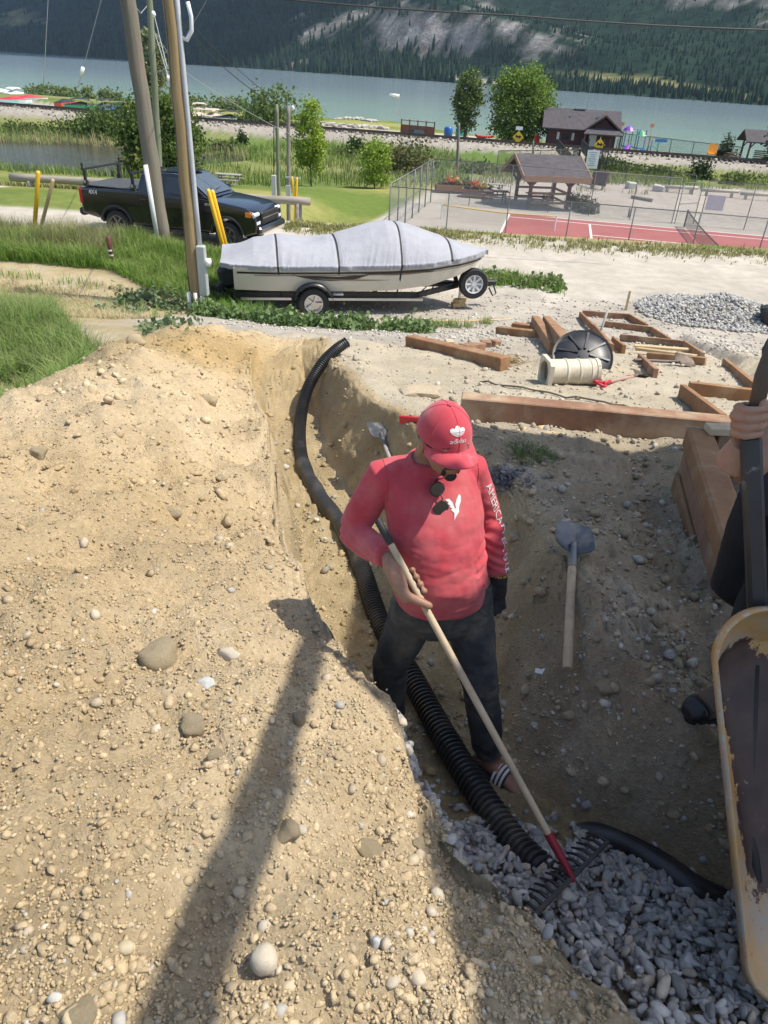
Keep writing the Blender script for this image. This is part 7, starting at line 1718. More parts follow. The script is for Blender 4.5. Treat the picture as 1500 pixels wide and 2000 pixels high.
for q in range(6):
    a = 2*math.pi*q/6+math.pi/6*0+math.pi/2; b = MB(); pts_ = [CC+HTU*(.004+math.sin(t_)*.1085)+(HX*math.cos(a)*.0885+HTF*math.sin(a)*(.1045+.006*math.sin(a)))*math.cos(t_)-BASE for t_ in np.linspace(.05, 1.5, 12)]; b.tube(pts_, .0012, 5); b.build('seam', CAPM, cap, True)
cb = bvh_of(cap, BASE)
def leafp(cx, cy, ang, L, w):
    out = []
    for k in range(13): t_ = math.pi*k/12; out.append((w*math.sin(t_)**1.0*(1-.25*math.cos(t_)), -L*math.cos(t_)/2+L/2))
    for k in range(11, 0, -1): t_ = math.pi*k/12; out.append((-w*math.sin(t_)*(1-.25*math.cos(t_)), -L*math.cos(t_)/2+L/2))
    ca, sa = math.cos(R(ang)), math.sin(R(ang)); return [(cx+x*ca-y*sa, cy+x*sa+y*ca) for x, y in out]
lo = CC+HTU*.060+HTF*.10-HX*.004; ndc = (HTF*.86+HTU*.50).normalized(); ydc = (HTU-ndc*HTU.dot(ndc)).normalized()
xdc = ydc.cross(ndc).normalized(); 
tre = []
for ang in (-44, 0, 44):
    p = leafp(0, .0, ang, .032, .0090)
    tre.append(p)
cut = []
# the leaves are split by three bars
def bars(poly, ys):
    out = []
    for y0, y1 in ys:
        q = poly
        for sgn, lim in ((1, y0), (-1, y1)):
            r_ = []
            for i in range(len(q)):
                a, c = q[i], q[(i+1) % len(q)]; ia, ic = sgn*(a[1]-lim) >= 0, sgn*(c[1]-lim) >= 0
                if ia: r_.append(a)
                if ia != ic: k = (lim-a[1])/(c[1]-a[1]); r_.append((a[0]+(c[0]-a[0])*k, lim))
            q = r_
            if len(q) < 3: break
        if len(q) >= 3: out.append(q)
    return out
ys = [(-.001,.0018),(.0034,.0062),(.0078,.0104),(.0120,.04)]
for p in tre: cut += bars(p, ys)
surf_decal(poly_mesh(cut), cb, lo+ydc*.004, xdc, ydc, ndc, 'trefoil_logo', PRINT, cap, .0014, BASE, .5, 1)
tm = text_mesh('adidas', .0205); surf_decal(tm, cb, lo-ydc*.012, xdc*1.1, ydc, ndc, 'cap_lettering', PRINT, cap, .0014, BASE, .5, 1)
# hair at the nape and temples, brows, moustache, goatee, eyes
b = MB(); ellipsoid(b, HC+HU*.012-HF*.022, HX, HF, HU, .079, .090, .068, 20, 12); o_ = MB(); o_.v = [tuple(Vector(v)-BASE) for v in b.v]; o_.f = b.f; o_.build('hair', HAIR, man, True)
b = MB()
for s in (-1, 1):
    b.tube([HC+HU*.026+HF*.090+HX*s*.014-BASE, HC+HU*.030+HF*.089+HX*s*.030-BASE, HC+HU*.024+HF*.080+HX*s*.048-BASE], [.003,.0045,.002], 6)
b.build('eyebrow', HAIR, man, True)
b = MB(); b.tube([HC-HU*.056+HF*.080-HX*.030-BASE, HC-HU*.044+HF*.096-HX*.014-BASE, HC-HU*.042+HF*.103-BASE, HC-HU*.044+HF*.096+HX*.014-BASE, HC-HU*.056+HF*.080+HX*.030-BASE], [.004,.0075,.008,.0075,.004], 8); b.build('moustache', HAIR, man, True)
b = MB(); ellipsoid(b, HC-HU*.094+HF*.074-BASE, HX, HF, HU, .022,.020,.018, 12, 8); b.tube([HC-HU*.060+HF*.078-HX*.030-BASE, HC-HU*.085+HF*.070-HX*.026-BASE], [.006,.009], 6); b.tube([HC-HU*.060+HF*.078+HX*.030-BASE, HC-HU*.085+HF*.070+HX*.026-BASE], [.006,.009], 6); b.build('goatee', HAIR, man, True)
for s in (-1, 1):
    b = MB(); ellipsoid(b, HC+HU*.006+HF*.079+HX*s*.031-BASE, HX, HF, HU, .012,.012,.010, 12, 8); e = b.build('eye', flat('eye_white', (.55,.52,.48), .2), man, True); b = MB(); ellipsoid(b, HC+HU*.004+HF*.088+HX*s*.031-BASE, HX, HF, HU, .006,.004,.006, 10, 6); b.build('iris', HAIR, e, True)
# sunglasses hooked on the collar
gc = None
h = sb.ray_cast(Vector((.176,1.6,3.385)), Vector((0,1,0)), 1.5); gz = h[0] if h[0] is not None else Vector((.22,2.06,3.36))
gt = thing('sunglasses', 'black sunglasses hanging by one arm from the red shirt collar', 'sunglasses', gz)
LENS = material('lens_black', (.006,.006,.007), (.01,.01,.011), rough=.06, spec=.9); xg = (AX*.92-FW*.10).normalized(); ng = (FW*.96+UP*.28).normalized(); yg = ng.cross(xg).normalized()
if yg.z < 0: yg = -yg
for k in (-1, 1):
    c = yg*(-k*.034-.022)+ng*.020+xg*.006*k; pts_ = [c+xg*math.cos(a)*.024*(1+.1*math.cos(2*a))+yg*math.sin(a)*.0235 for a in np.linspace(0, 2*math.pi, 25)[:-1]]
    b = MB(); b.loft([[p-ng*.002 for p in pts_], [p+ng*.002 for p in pts_]]); b.build('lens', LENS, gt)
    b = MB(); b.tube(pts_, .0028, 6, closed=True); b.build('frame', PLB, gt, True)
b = MB(); b.tube([yg*-.010+ng*.022+xg*.006, yg*-.022+ng*.026+xg*.010, yg*-.034+ng*.022+xg*.006], .0022, 6); b.build('bridge', PLB, gt, True)
b = MB(); b.tube([yg*.036+ng*.018, yg*.042+ng*.004, yg*.02-ng*.02, yg*-.03-ng*.03], .0024, 6); b.build('temple', PLB, gt, True)

# ------------------------------------------------------------------ the second worker, mostly outside the frame
NAVY = material('tshirt_navy', (.018,.020,.034), (.032,.035,.052), rough=.95, scale=8, bump=.3, bscale=220, bdist=.0015); BLKT = material('trousers_black', (.007,.007,.008), (.016,.016,.017), rough=.95, scale=9, bump=.3, bscale=160)
B2 = Vector((1.40,2.0,hz(1.40,2.0)))
ax2 = Vector((.80,.60,0)).normalized(); fw2 = Vector((-.60,.80,0)).normalized()*-1.0; fw2 = Vector((-.80,-.60,0)).normalized(); ax2 = Vector((-.60,.80,0)).normalized()
c2 = Vector((1.375,2.06,0)); gz2 = B2.z
sh2 = Vector((1.29,1.90,gz2+1.38)); el2 = atd(1436,918,2.02); bt_a = atd(1428,1372,2.56); bt_a.z = max(hz(bt_a.x-.93*q, bt_a.y-.36*q) for q in (-.05,0,.07,.14,.19))+.105; bt_b = c2+ax2*.02+Vector((.25,.1,0)); bt_b.z = hz(bt_b.x, bt_b.y)+.10; wr2 = HGRIP+(el2-HGRIP).normalized()*.075
bd = MB(); bd.loft([ring(c2+UP*(gz2+z), ax2, fw2, rx, ry, 28, 2.3) for z, rx, ry in ((.86,.17,.13),(1.0,.18,.145),(1.15,.18,.15),(1.3,.19,.13),(1.40,.18,.10),(1.46,.09,.07))])
bd.tube([c2+UP*(gz2+1.42), c2+UP*(gz2+1.52)+fw2*.02, c2+UP*(gz2+1.60)+fw2*.04], [.065,.058,.06], 14)
hc2 = c2+UP*(gz2+1.63)+fw2*.05; ellipsoid(bd, hc2+UP*.02, ax2, fw2, UP, .075,.095,.10, 18, 12); ellipsoid(bd, hc2-UP*.06+fw2*.03, ax2, fw2, UP, .056,.062,.062, 16, 10); bd.tube([hc2+fw2*.085+UP*.01, hc2+fw2*.112-UP*.03], [.010,.016], 8)
for s in (-1,1): ellipsoid(bd, hc2+ax2*s*.076-UP*.01, ax2, fw2, UP, .010,.02,.034, 8, 6)
bd.tube([c2+UP*(gz2+1.38), sh2, sh2.lerp(el2,.5), el2, el2.lerp(wr2,.3), el2.lerp(wr2,.7), wr2], [.06,.066,.064,.060,.060,.047,.036], 16)
oth = c2-ax2*-.0+ax2*.20+UP*(gz2+1.40); bd.tube([c2+UP*(gz2+1.38), oth, oth+UP*-.28-fw2*.06, oth-UP*.52-fw2*.08], [.06,.06,.045,.03], 12)
for s in (-1, 1):
    h_ = c2+ax2*s*.10+UP*(gz2+.88); k_ = (Vector((1.30,1.95,gz2+.46)) if s < 0 else h_-UP*.42+fw2*.04); a_ = bt_a if s < 0 else bt_b
    bd.tube([h_, k_, a_], [.08,.055,.036], 12)
hd = (hC-hB); hdW = (wl.matrix_world.to_3x3() @ hd).normalized(); v2 = (Vector((0,0,CAM_Z))-HGRIP).normalized(); s2 = v2.cross(hdW).normalized()
if s2.x < 0: s2 = -s2
vv2 = hdW.cross(s2).normalized()
if vv2.dot(v2) < 0: vv2 = -vv2
# fingers come round the front of the handle: palm behind it
def front_grip(b, G, d, s, v, W_, hr, k=1.0):
    for i, (o, L) in enumerate(((.034,1.0),(.012,1.06),(-.011,1.02),(-.033,.88))):
        K = G-s*(.030+.006*(i == 1))*k+d*o*k+v*.012*k; r = (.0112,.0116,.0110,.0098)[i]*k
        finger(b, [K-s*.012*k-v*.018*k, K, G-s*.010*k+v*(hr+.015)*k+d*(o+.004)*k, G+s*(hr+.002)*k*L+v*(hr+.006)*k*.8+d*(o+.008)*k, G+s*(hr+.010)*k*L-v*.002*k+d*(o+.009)*k], r*1.06, r*.84)
    rings = [ring(c, d, (W_-G).normalized().cross(d).normalized(), w*k, th*k, 16, 2.4) for c, w, th in ((W_,.029,.024),(W_.lerp(G,.45)-s*.018*k,.038,.024),(G-s*.030*k-v*.006*k,.046,.019),(G-s*.024*k-v*.022*k+d*.002,.044,.014))]; b.loft(rings)
    finger(b, [W_.lerp(G,.5)-s*.01*k+d*.03*k-v*.02*k, G+d*.050*k-v*.012*k, G+s*.018*k+d*.052*k+v*.010*k, G+s*.036*k+d*.044*k+v*.012*k], .0135*k, .0105*k)
front_grip(bd, HGRIP, hdW, s2, vv2, wr2, .018, 1.05)
wk = fuse(bd, 'person', .0046, SKIN2, None, 3, None, B2, .30); wk.location = B2
tag(wk, 'worker in navy shirt and black trousers holding up the wheelbarrow handle', 'person')
def w2(P): return .004*fbm(P[:,0]*1.3+P[:,2]*.5, P[:,2]*1.5, .09, 3, 231, z=P[:,1])
ts = MB(); ts.loft([ring(c2+UP*(gz2+z), ax2, fw2, rx, ry, 28, 2.3) for z, rx, ry in ((.80,.20,.165),(.95,.205,.175),(1.15,.20,.172),(1.3,.205,.145),(1.41,.19,.115),(1.465,.10,.08))]); ts.tube([c2+UP*(gz2+1.38), sh2, sh2.lerp(el2,.42)], [.075,.08,.074], 16); ts.tube([c2+UP*(gz2+1.38), oth, oth+UP*-.16+ax2*.02], [.075,.08,.074], 16)
fuse(ts, 'tshirt', .007, NAVY, wk, 4, w2, B2)
tj = MB(); tj.loft([ring(c2+UP*(gz2+z), ax2, fw2, rx, ry, 24, 2.3) for z, rx, ry in ((.98,.17,.135),(.86,.19,.15),(.78,.16,.13))])
for s in (-1, 1):
    h_ = c2+ax2*s*.10+UP*(gz2+.86); k_ = (Vector((1.30,1.95,gz2+.46)) if s < 0 else h_-UP*.42+fw2*.04); a_ = bt_a if s < 0 else bt_b
    tj.tube([h_, h_.lerp(k_,.5), k_, k_.lerp(a_,.5), a_+UP*.04], [.105,.098,.082,.078,.076], 16)
fuse(tj, 'trousers', .008, BLKT, wk, 4, w2, B2)
b = MB(); ellipsoid(b, hc2+UP*.035-fw2*.015, ax2, fw2, UP, .082,.098,.094, 16, 10); o_ = MB(); o_.v = [tuple(Vector(v)-B2) for v in b.v]; o_.f = b.f; o_.build('hair', HAIR, wk, True)
BOOT = material('boot_suede', (.085,.062,.042), (.14,.105,.075), rough=.9, scale=14, bump=.3); BOOTT = flat('boot_toe_black', (.015,.016,.018), .5)
for a_, nm in ((bt_a, 0), (bt_b, 1)):
    f = Vector((-.93,-.36,0)).normalized() if nm == 0 else Vector((-.85,-.45,0)).normalized(); x = f.cross(UP).normalized()
    bb = MB(); z0 = a_.z-.10
    bb.loft([ring(Vector((a_.x,a_.y,z0))+f*t_+UP*h_, x, UP, w, hh_, 16, 2.5) for t_, w, hh_, h_ in ((-.08,.030,.036,.05),(-.06,.040,.052,.058),(0,.043,.070,.075),(.05,.046,.060,.066),(.10,.050,.044,.052),(.135,.050,.036,.046))]); bb.tube([Vector((a_.x,a_.y,z0+.07)), Vector((a_.x,a_.y,z0+.19))-f*.01], [.050,.052], 14)
    o_ = fuse(bb, 'boot', .006, BOOT, wk, 3, None, B2)
    tb = MB(); tb.loft([ring(Vector((a_.x,a_.y,z0))+f*t_+UP*h_, x, UP, w, hh_, 16, 2.6) for t_, w, hh_, h_ in ((.152,.0505,.036,.046),(.166,.049,.036,.042),(.175,.046,.032,.038),(.197,.030,.022,.030))]); fuse(tb, 'toe_cap', .006, BOOTT, o_, 3, None, B2)
    sl_ = MB(); sl_.loft([[Vector((a_.x,a_.y,z0+zz))+f*(math.cos(t_)*.138+.055)+x*math.sin(t_)*.052-B2 for t_ in np.linspace(0,2*math.pi,25)[:-1]] for zz in (-.006,.016)]); sl_.build('sole', BOOTT, o_)
    lc = MB()
    for q in range(4): lc.tube([Vector((a_.x,a_.y,z0+.155-q*.016))+f*(.030+q*.016)-x*.022-B2, Vector((a_.x,a_.y,z0+.162-q*.016))+f*(.040+q*.016)-B2, Vector((a_.x,a_.y,z0+.155-q*.016))+f*(.030+q*.016)+x*.022-B2], .003, 5)
    lc.build('lace', flat('lace_tan', (.20,.16,.11)), o_, True)
# ================================================================== LOOSE STONES, CLODS AND GRAVEL
def ico(sub):
    bm = bmesh.new(); bmesh.ops.create_icosphere(bm, subdivisions=sub, radius=1); V = np.array([v.co[:] for v in bm.verts]); F = np.array([[v.index for v in f.verts] for f in bm.faces]); bm.free(); return V, F
def scatter_rocks(name, P, size, col, sub, amp, flat_, mat, label, cat, seed=0, el=(1.0, 1.6), tilt=.35, smooth=True, sink=.25, kinds=14, freq=1.0, cuts=0):
    r = np.random.default_rng(seed); V0, F0 = ico(sub); K = []
    for k in range(kinds):
        nn = fbm(V0[:, 0]*freq+k*7.1, V0[:, 1]*freq-k*3.3, 1.0, 3, 7+k, .5, V0[:, 2]*freq+k); V = V0*(1+amp*2*nn)[:, None]
        if cuts: V = facet(V, random.Random(k+seed*50), cuts)
        V = V*np.array([r.uniform(*el), 1, flat_*r.uniform(.8, 1.25)]); K.append(V)
    K = np.array(K); N = len(P); ki = r.integers(0, kinds, N); V = K[ki]
    a = r.uniform(0, 2*math.pi, N); tx = r.normal(0, tilt, N); ty = r.normal(0, tilt, N)
    def rot(V, i, j, t): c, s = np.cos(t)[:, None], np.sin(t)[:, None]; x, y = V[..., i].copy(), V[..., j].copy(); V[..., i] = c*x-s*y; V[..., j] = s*x+c*y
    V = V.copy(); rot(V, 1, 2, tx); rot(V, 0, 2, ty); rot(V, 0, 1, a)
    V = V*size[:, None, None]; P = P.copy(); P[:, 2] += size*flat_*(1-2*sink)
    V = V+P[:, None, :]; F = (F0[None]+(np.arange(N)*len(V0))[:, None, None]).reshape(-1, 3)
    me = npmesh(name, V.reshape(-1, 3), F, smooth, np.repeat(col, len(V0), 0)); o = link(name, me, mat); tag(o, label, cat, kind='stuff'); return o
def pick_colors(N, pal, r, jit=.12):
    pal = np.array(pal); i = r.integers(0, len(pal), N); return np.clip(pal[i]*(1+r.normal(0, jit, (N, 1))), .01, .8)
STONE = material('stone_mix', (0,0,0), attr=True, rough=.85, spec=.3, scale=60, vary=.18, bump=.35, bscale=220, bdist=.002)
CLOD = material('soil_clod', (0,0,0), attr=True, rough=.97, spec=.1, scale=55, vary=.25, bump=.8, bscale=150, bdist=.006)
r6 = np.random.default_rng(66)
def fan_points(N, y0, y1, a0=-.62, a1=.62, pw=1.7, cl=.5):
    """points whose density on the ground falls with distance; a share gathers in drifts"""
    u = r6.uniform(0, 1, N*2); k = 1-pw; yy = ((y0+1.0)**k+u*((y1+1.0)**k-(y0+1.0)**k))**(1/k)-1.0; xx = r6.uniform(a0, a1, N*2)*(yy*1.0+.55)
    keep = r6.uniform(0, 1, N*2) < (1-cl)+cl*sst(-.2, .45, fbm(xx, yy, .55, 3, 301)); xx, yy = xx[keep][:N], yy[keep][:N]; return xx, yy
def zone(xx, yy): lip = interp(yy, T_Y, T_LL); rl = interp(yy, T_RY, T_RL); rf = interp(yy, T_RY, T_RF); return lip, rf, rl
# clods of the dug soil
xx, yy = fan_points(48000, .2, 9.0, -.86, .42); lip, rf, rl = zone(xx, yy); sel = (xx < lip+.09) & (xx > -3.1); xx, yy = xx[sel], yy[sel]
N = len(xx); sz = np.clip(.0024*(1-r6.uniform(0, 1, N))**-.40, .0020, .015)*(1+.10*yy); P = np.stack([xx, yy, H(xx, yy)], 1); c = ground_color(xx, yy, P[:, 2])*r6.uniform(.70, .94, (N, 1))
bg_ = sz > .0050*(1+.10*yy)
scatter_rocks('soil_clods', P[bg_], sz[bg_], c[bg_], 1, .42, .70, CLOD, 'crumbly tan soil clods strewn over the spoil heap', 'soil', 1, tilt=.5, smooth=False, sink=.45, freq=2.2, cuts=7)
scatter_rocks('soil_crumbs', P[~bg_], sz[~bg_], c[~bg_], 0, .30, .8, CLOD, 'fine tan crumbs of soil covering the spoil heap', 'soil', 8, tilt=.8, smooth=False, sink=.2)
# broken lumps on the upper part of the heap
yy = r6.uniform(2.6, 8.6, 2800); xx = r6.uniform(-3.0, .2, 2800); lip, rf, rl = zone(xx, yy); sel = (xx < lip-.02) & (r6.uniform(0, 1, 2800) < .25+.75*sst(-.1, .5, fbm(xx, yy, .5, 3, 305))); xx, yy = xx[sel], yy[sel]; N = len(xx)
sz = np.clip(.010*(1-r6.uniform(0, 1, N))**-.42, 0.007, .036); P = np.stack([xx, yy, H(xx, yy)], 1); c = ground_color(xx, yy, P[:, 2])*r6.uniform(.80, 1.04, (N, 1))
scatter_rocks('soil_lumps', P, sz, c, 1, .48, .68, CLOD, 'broken soil lumps on the upper spoil heap', 'soil', 10, tilt=.5, smooth=False, sink=.40, freq=2.3, cuts=7)
# pebbles in the spoil
xx, yy = fan_points(2700, .05, 8.5, -1.0, .45, 1.8, .8); lip, rf, rl = zone(xx, yy); sel = (xx < lip-.01) & (xx > -3.0); xx, yy = xx[sel], yy[sel]
N = len(xx); sz = np.clip(.0042*(1-r6.uniform(0, 1, N))**-.38, .003, .017)*(1+.06*yy); P = np.stack([xx, yy, H(xx, yy)], 1)
c = pick_colors(N, [(.38,.31,.22),(.42,.35,.26),(.36,.34,.30),(.46,.40,.31),(.33,.26,.18),(.41,.34,.23),(.38,.30,.19)], r6, .09)
scatter_rocks('pebbles', P, sz, c, 1, .22, .60, STONE, 'rounded pebbles scattered over the spoil heap', 'pebbles', 2, sink=.38)
# stones on the right bank, in the trench and on the site
xx, yy = fan_points(21000, .9, 12.5, -.5, .75, 1.75, .6); lip, rf, rl = zone(xx, yy); sel = (xx > lip+.10) & ~((yy < 2.0) & (xx < rf+.05)) & (xx < 6); xx, yy = xx[sel], yy[sel]
N = len(xx); sz = np.clip(.0042*(1-r6.uniform(0, 1, N))**-.42, .0030, .022)*(1+.05*yy); P = np.stack([xx, yy, H(xx, yy)], 1); cg = ground_color(xx, yy, P[:, 2])
c = lerp(cg*r6.uniform(.75, 1.12, (N, 1)), pick_colors(N, [(.42,.37,.30),(.36,.34,.30),(.48,.44,.37),(.30,.26,.20)], r6), (r6.uniform(0, 1, (N, 1)) < .4)*1.0)
scatter_rocks('loose_stones', P, sz, c, 0, .22, .7, CLOD, 'loose stones and crumbs on the bank, trench floor and sandy site', 'stones', 3, tilt=.5, smooth=False, sink=.25, freq=1.4)
# drain gravel in the trench
GRAV = material('drain_gravel', (0,0,0), attr=True, rough=.72, spec=.4, scale=45, vary=.2, bump=.3, bscale=140, bdist=.002)
N = 11000; yy = r6.uniform(.25, 2.05, N); lip, rf, rl = zone(yy*0, yy); xx = lip+.03+r6.uniform(0, 1, N)*(np.minimum(rf, 2.3)+.02-lip)
edge = 1.62+.20*np.clip((.75-xx)/.5, -1.5, 1)+.10*fbm(xx, yy, .3, 2, 311)
edge = np.where(xx > .80, 1.74-.62*(xx-.80), edge); keep = (yy < edge+np.where(r6.uniform(0, 1, N) < .05, .20, .02))
xx, yy = xx[keep], yy[keep]; N = len(xx)
heap = .035*sst(0, .25, edge[keep]-yy); lay = r6.uniform(0, 1, N); P = np.stack([xx, yy, H(xx, yy)+heap*lay+.012*lay], 1)
sz = np.clip(r6.normal(.0138, .0036, N), .007, .024)
# keep the pipe and rake clear
pp_ = np.array([p[:] for p in pts]); d = np.min(((P[:, None, :2]-pp_[None, ::3, :2])**2).sum(2), 1)**.5
kp = ~((d < .062) & (P[:, 1] > 1.56)); P, sz = P[kp], sz[kp]; N = len(P)
c = pick_colors(N, [(.33,.315,.295),(.39,.37,.345),(.245,.24,.23),(.45,.43,.39),(.35,.34,.32),(.28,.27,.26),(.43,.37,.29),(.40,.385,.36)], r6, .14)
hi = (P[:, 1] < 1.75) & (lay[kp] > .35)
scatter_rocks('drain_gravel', P[~hi], sz[~hi], c[~hi], 1, .17, .62, GRAV, 'lower layer of blue grey drain gravel in the trench', 'gravel', 9, el=(1.0, 1.75), tilt=.55, sink=.3, cuts=5)
P, sz, c = P[hi], sz[hi], c[hi]
scatter_rocks('drain_gravel', P, sz, c, 2, .17, .62, GRAV, 'top layer of blue grey drain gravel filling the bottom of the trench', 'gravel', 4, el=(1.0, 1.75), tilt=.55, sink=.3, cuts=5)
# pale gravel heap by the road
N = 6000; t_ = r6.uniform(0, 2*math.pi, N); q = np.sqrt(r6.uniform(0, 1, N))*1.15; xx = 7.75+np.cos(t_)*q*1.75; yy = 17.3+np.sin(t_)*q*1.35; P = np.stack([xx, yy, H(xx, yy)+r6.uniform(0, .03, N)], 1)
scatter_rocks('gravel_heap', P, np.clip(r6.normal(.027, .009, N), .012, .055), pick_colors(N, [(.40,.385,.355),(.34,.33,.305),(.45,.435,.40),(.29,.285,.27)], r6), 1, .2, .7, STONE, 'heap of pale grey gravel beside the road at right', 'gravel heap', 5, tilt=.5, smooth=False)
xx = r6.uniform(-3, 9, 3500); yy = r6.uniform(11, 18, 3500); P = np.stack([xx, yy, H(xx, yy)], 1); scatter_rocks('lot_stones', P, np.clip(r6.normal(.018, .008, 3500), .008, .05), pick_colors(3500, [(.44,.40,.34),(.36,.33,.28),(.50,.47,.41)], r6), 0, .2, .7, STONE, 'small stones strewn over the gravel lot', 'stones', 6, smooth=False)
ballast = scatter_rocks('ballast', ballast_pts, np.clip(r6.normal(.11, .05, len(ballast_pts)), .05, .3), pick_colors(len(ballast_pts), [(.32,.29,.25),(.40,.37,.32),(.26,.23,.20)], r6), 0, .2, .8, STONE, 'rough stone ballast along the railway embankment', 'ballast', 7, smooth=False)
# single rocks one can point to
def rock(label, u, v, wpx, hpx, seed, mat, flat_=.7, name='rock', amp=.24, sub=2):
    p = gp(u, v+hpx*.35); D = (p-Vector((0,0,CAM_Z))).dot(Vector((0, math.cos(PITCH), -math.sin(PITCH)))); w = wpx/1400*D/2; h = hpx/1400*D/2
    me = rock_mesh(seed, sub, amp, 1.0, 1.0, 0 if amp < .15 else 8); o = link(name, me, mat, None, p+Vector((0,0,h*.35))); o.scale = (w*1.05, (w+h)*.48, h*1.0); o.rotation_euler = (rnd.uniform(-.3,.3), rnd.uniform(-.2,.2), rnd.uniform(-.4,.4)); me.polygons.foreach_set('use_smooth', [True]*len(me.polygons)); tag(o, label, 'rock'); return o
CLODM = material('clod_brown', (.43,.335,.20), (.55,.45,.295), scale=9, bump=.9, bscale=45, bdist=.012, rough=.97); PALER = material('stone_pale', (.42,.36,.27), (.52,.46,.36), scale=9, bump=.3, bscale=60, rough=.9); BLUER = material('stone_blue_grey', (.36,.36,.35), (.46,.46,.44), scale=9, bump=.3, bscale=60, rough=.85)
for a_ in (('largest brown clod on the spoil heap, left of the long strip of shade',312,1265,75,75,1,CLODM),('angular brown clod below the largest one',378,1408,58,58,2,CLODM),('smooth egg shaped tan stone lying on the spoil at the bottom',517,1858,52,60,3,PALER,.7,'rock',.08),
    ('pale stick shaped stone right of the largest brown clod',445,1273,48,20,4,PALER),('flat pale grey stone in the middle of the spoil heap',406,1330,44,22,5,BLUER),('brown clod in the strip of shade',562,1612,46,46,6,CLODM),('brown clod left of the trench shoulder, at the far edge of the strip',584,1390,36,40,7,CLODM),
    ('dark brown clod near the left edge high on the spoil',72,878,46,32,8,CLODM),('small tan clod left of the strip of shade',424,1470,34,32,9,CLODM),('brown clod by the sunlit trench shoulder above the gravel',816,1640,30,48,10,CLODM),('big crumbly clod below the trench shoulder',720,1648,52,52,11,CLODM),
    ('long blue grey stone at the bottom, right of the egg shaped stone',733,1828,24,40,12,BLUER),('rounded tan stone just above the egg shaped stone',520,1806,34,28,13,PALER,.7,'rock',.1),('wide low clod at the bottom left corner',150,1965,100,60,14,CLODM),('reddish clod near the middle of the upper spoil',330,995,44,26,15,CLODM),
    ('dark clod on the rim of the far trench end',408,778,34,28,16,CLODM),('dark lump on the crest of the spoil heap',268,662,34,32,17,CLODM),('tan clod on the slope left of the pipe bend',430,935,30,22,18,CLODM),('flat brown rock on the shaded bank below the shovel handle',1182,1335,44,30,19,CLODM),
    ('grey rounded stone on the shaded bank right of the glove',1000,1045,26,22,20,DIRTR),('pale stone on the worn track right of the shovel',1230,1205,20,14,21,PALER),('pale rock beside the black trousers of the second worker',1392,1182,24,30,22,PALER),('dark clod on the bank right of the shovel blade',1305,1050,34,26,23,CLODM),
    ('small dark stone beside the long beam, left one',1060,762,16,12,24,CLODM),('grey stone lying in front of the long beam at right',1408,858,20,14,25,BLUER)): rock(*a_)
# mossy grey tuft and scraps on the bank
p = gp(988, 940); N = 500; P = np.stack([rng.normal(p.x,.075,N), rng.normal(p.y,.06,N), p.z+np.abs(rng.normal(0,.025,N))],1); o = link('grey_tuft', leaves_mesh('grey_tuft', P, .035, (.16,.15,.16), (.30,.28,.30), 9, .3), LEAF); tag(o, 'greyish dry tuft on the bank right of the man in red', 'tuft', kind='stuff')
p = gp(1055, 1316); b = MB(); b.box((0,0,.012),(.05,.025,.006),(.2,.1,-.2)); b.box((.02,.005,.018),(.035,.02,.004),(.3,-.3,.3)); o = b.build('paper_scrap', SGW, None, False, None, p); tag(o, 'white scrap of paper on the shaded bank', 'scrap')
p = gp(1040, 1330); b = MB(); b.tube([(-.02,0,.01),(.0,0,.03),(.03,.0,.035),(.06,.01,.03)], .0022, 5); o = b.build('grass_stalk', flat('stalk_green', (.22,.30,.05)), None, True, None, p); tag(o, 'single green grass stalk beside the white scrap', 'stalk')
p = gp(1330, 1395); b = MB(); b.tube([(0,0,0),(-.01,.02,.09),(-.035,.03,.15)], .0022, 5); o = b.build('dry_stalk', TANW, None, True, None, p); tag(o, 'dry pale stalk standing left of the boot', 'stalk')
# ================================================================== GRASS AND WEEDS
GRASS = material('grass_blade', (0,0,0), attr=True, rough=.7, spec=.2, scale=2, trans=.3, vary=.2)
def grass(name, label, x, y, h, w, c1, c2, seed, lean=.4, tip=None, cat='grass', dz=-.02):
    z = H(x, y)+dz; o = link(name, blades_mesh(name, np.stack([x, y, z], 1), h, w, c1, c2, seed, lean, tip), GRASS); tag(o, label, cat, kind='stuff'); return o
def poly_pts(N, poly, sc=.7, thr=-.15, soft=.4, seed=5):
    """random ground points inside a plan outline, in natural clumps"""
    P = np.array(poly, float); lo, hi = P.min(0), P.max(0); out = []
    x = r6.uniform(lo[0], hi[0], N*3); y = r6.uniform(lo[1], hi[1], N*3); ins = np.zeros(len(x), bool); j = len(P)-1
    for i in range(len(P)): c = ((P[i, 1] > y) != (P[j, 1] > y)) & (x < (P[j, 0]-P[i, 0])*(y-P[i, 1])/(P[j, 1]-P[i, 1]+1e-9)+P[i, 0]); ins ^= c; j = i
    ins &= r6.uniform(0, 1, len(x)) < sst(thr, thr+soft, fbm(x, y, sc, 3, seed)); return x[ins][:N], y[ins][:N]
def plan(px): return [tuple(gp(u, v)[:2]) for u, v in px]
G1, G2 = (.095,.20,.028), (.22,.35,.065)
x, y = poly_pts(42000, [(-12.5,17.6),(-9.5,16.9),(-6.6,16.6),(-5.4,15.4),(-4.3,14.8),(-3.6,15.4),(-3.2,17.2),(-3.4,19.6),(-5,20.6),(-12.5,20.9)], 1.0, -.75, .4, 321)
hgt = .34+.22*fbm(x, y, .9, 2, 323); grass('tall_grass', 'tall green grass around the utility poles in front of the pickup', x, y, hgt, .0065, G1, G2, 11, .5, (.30,.30,.12))
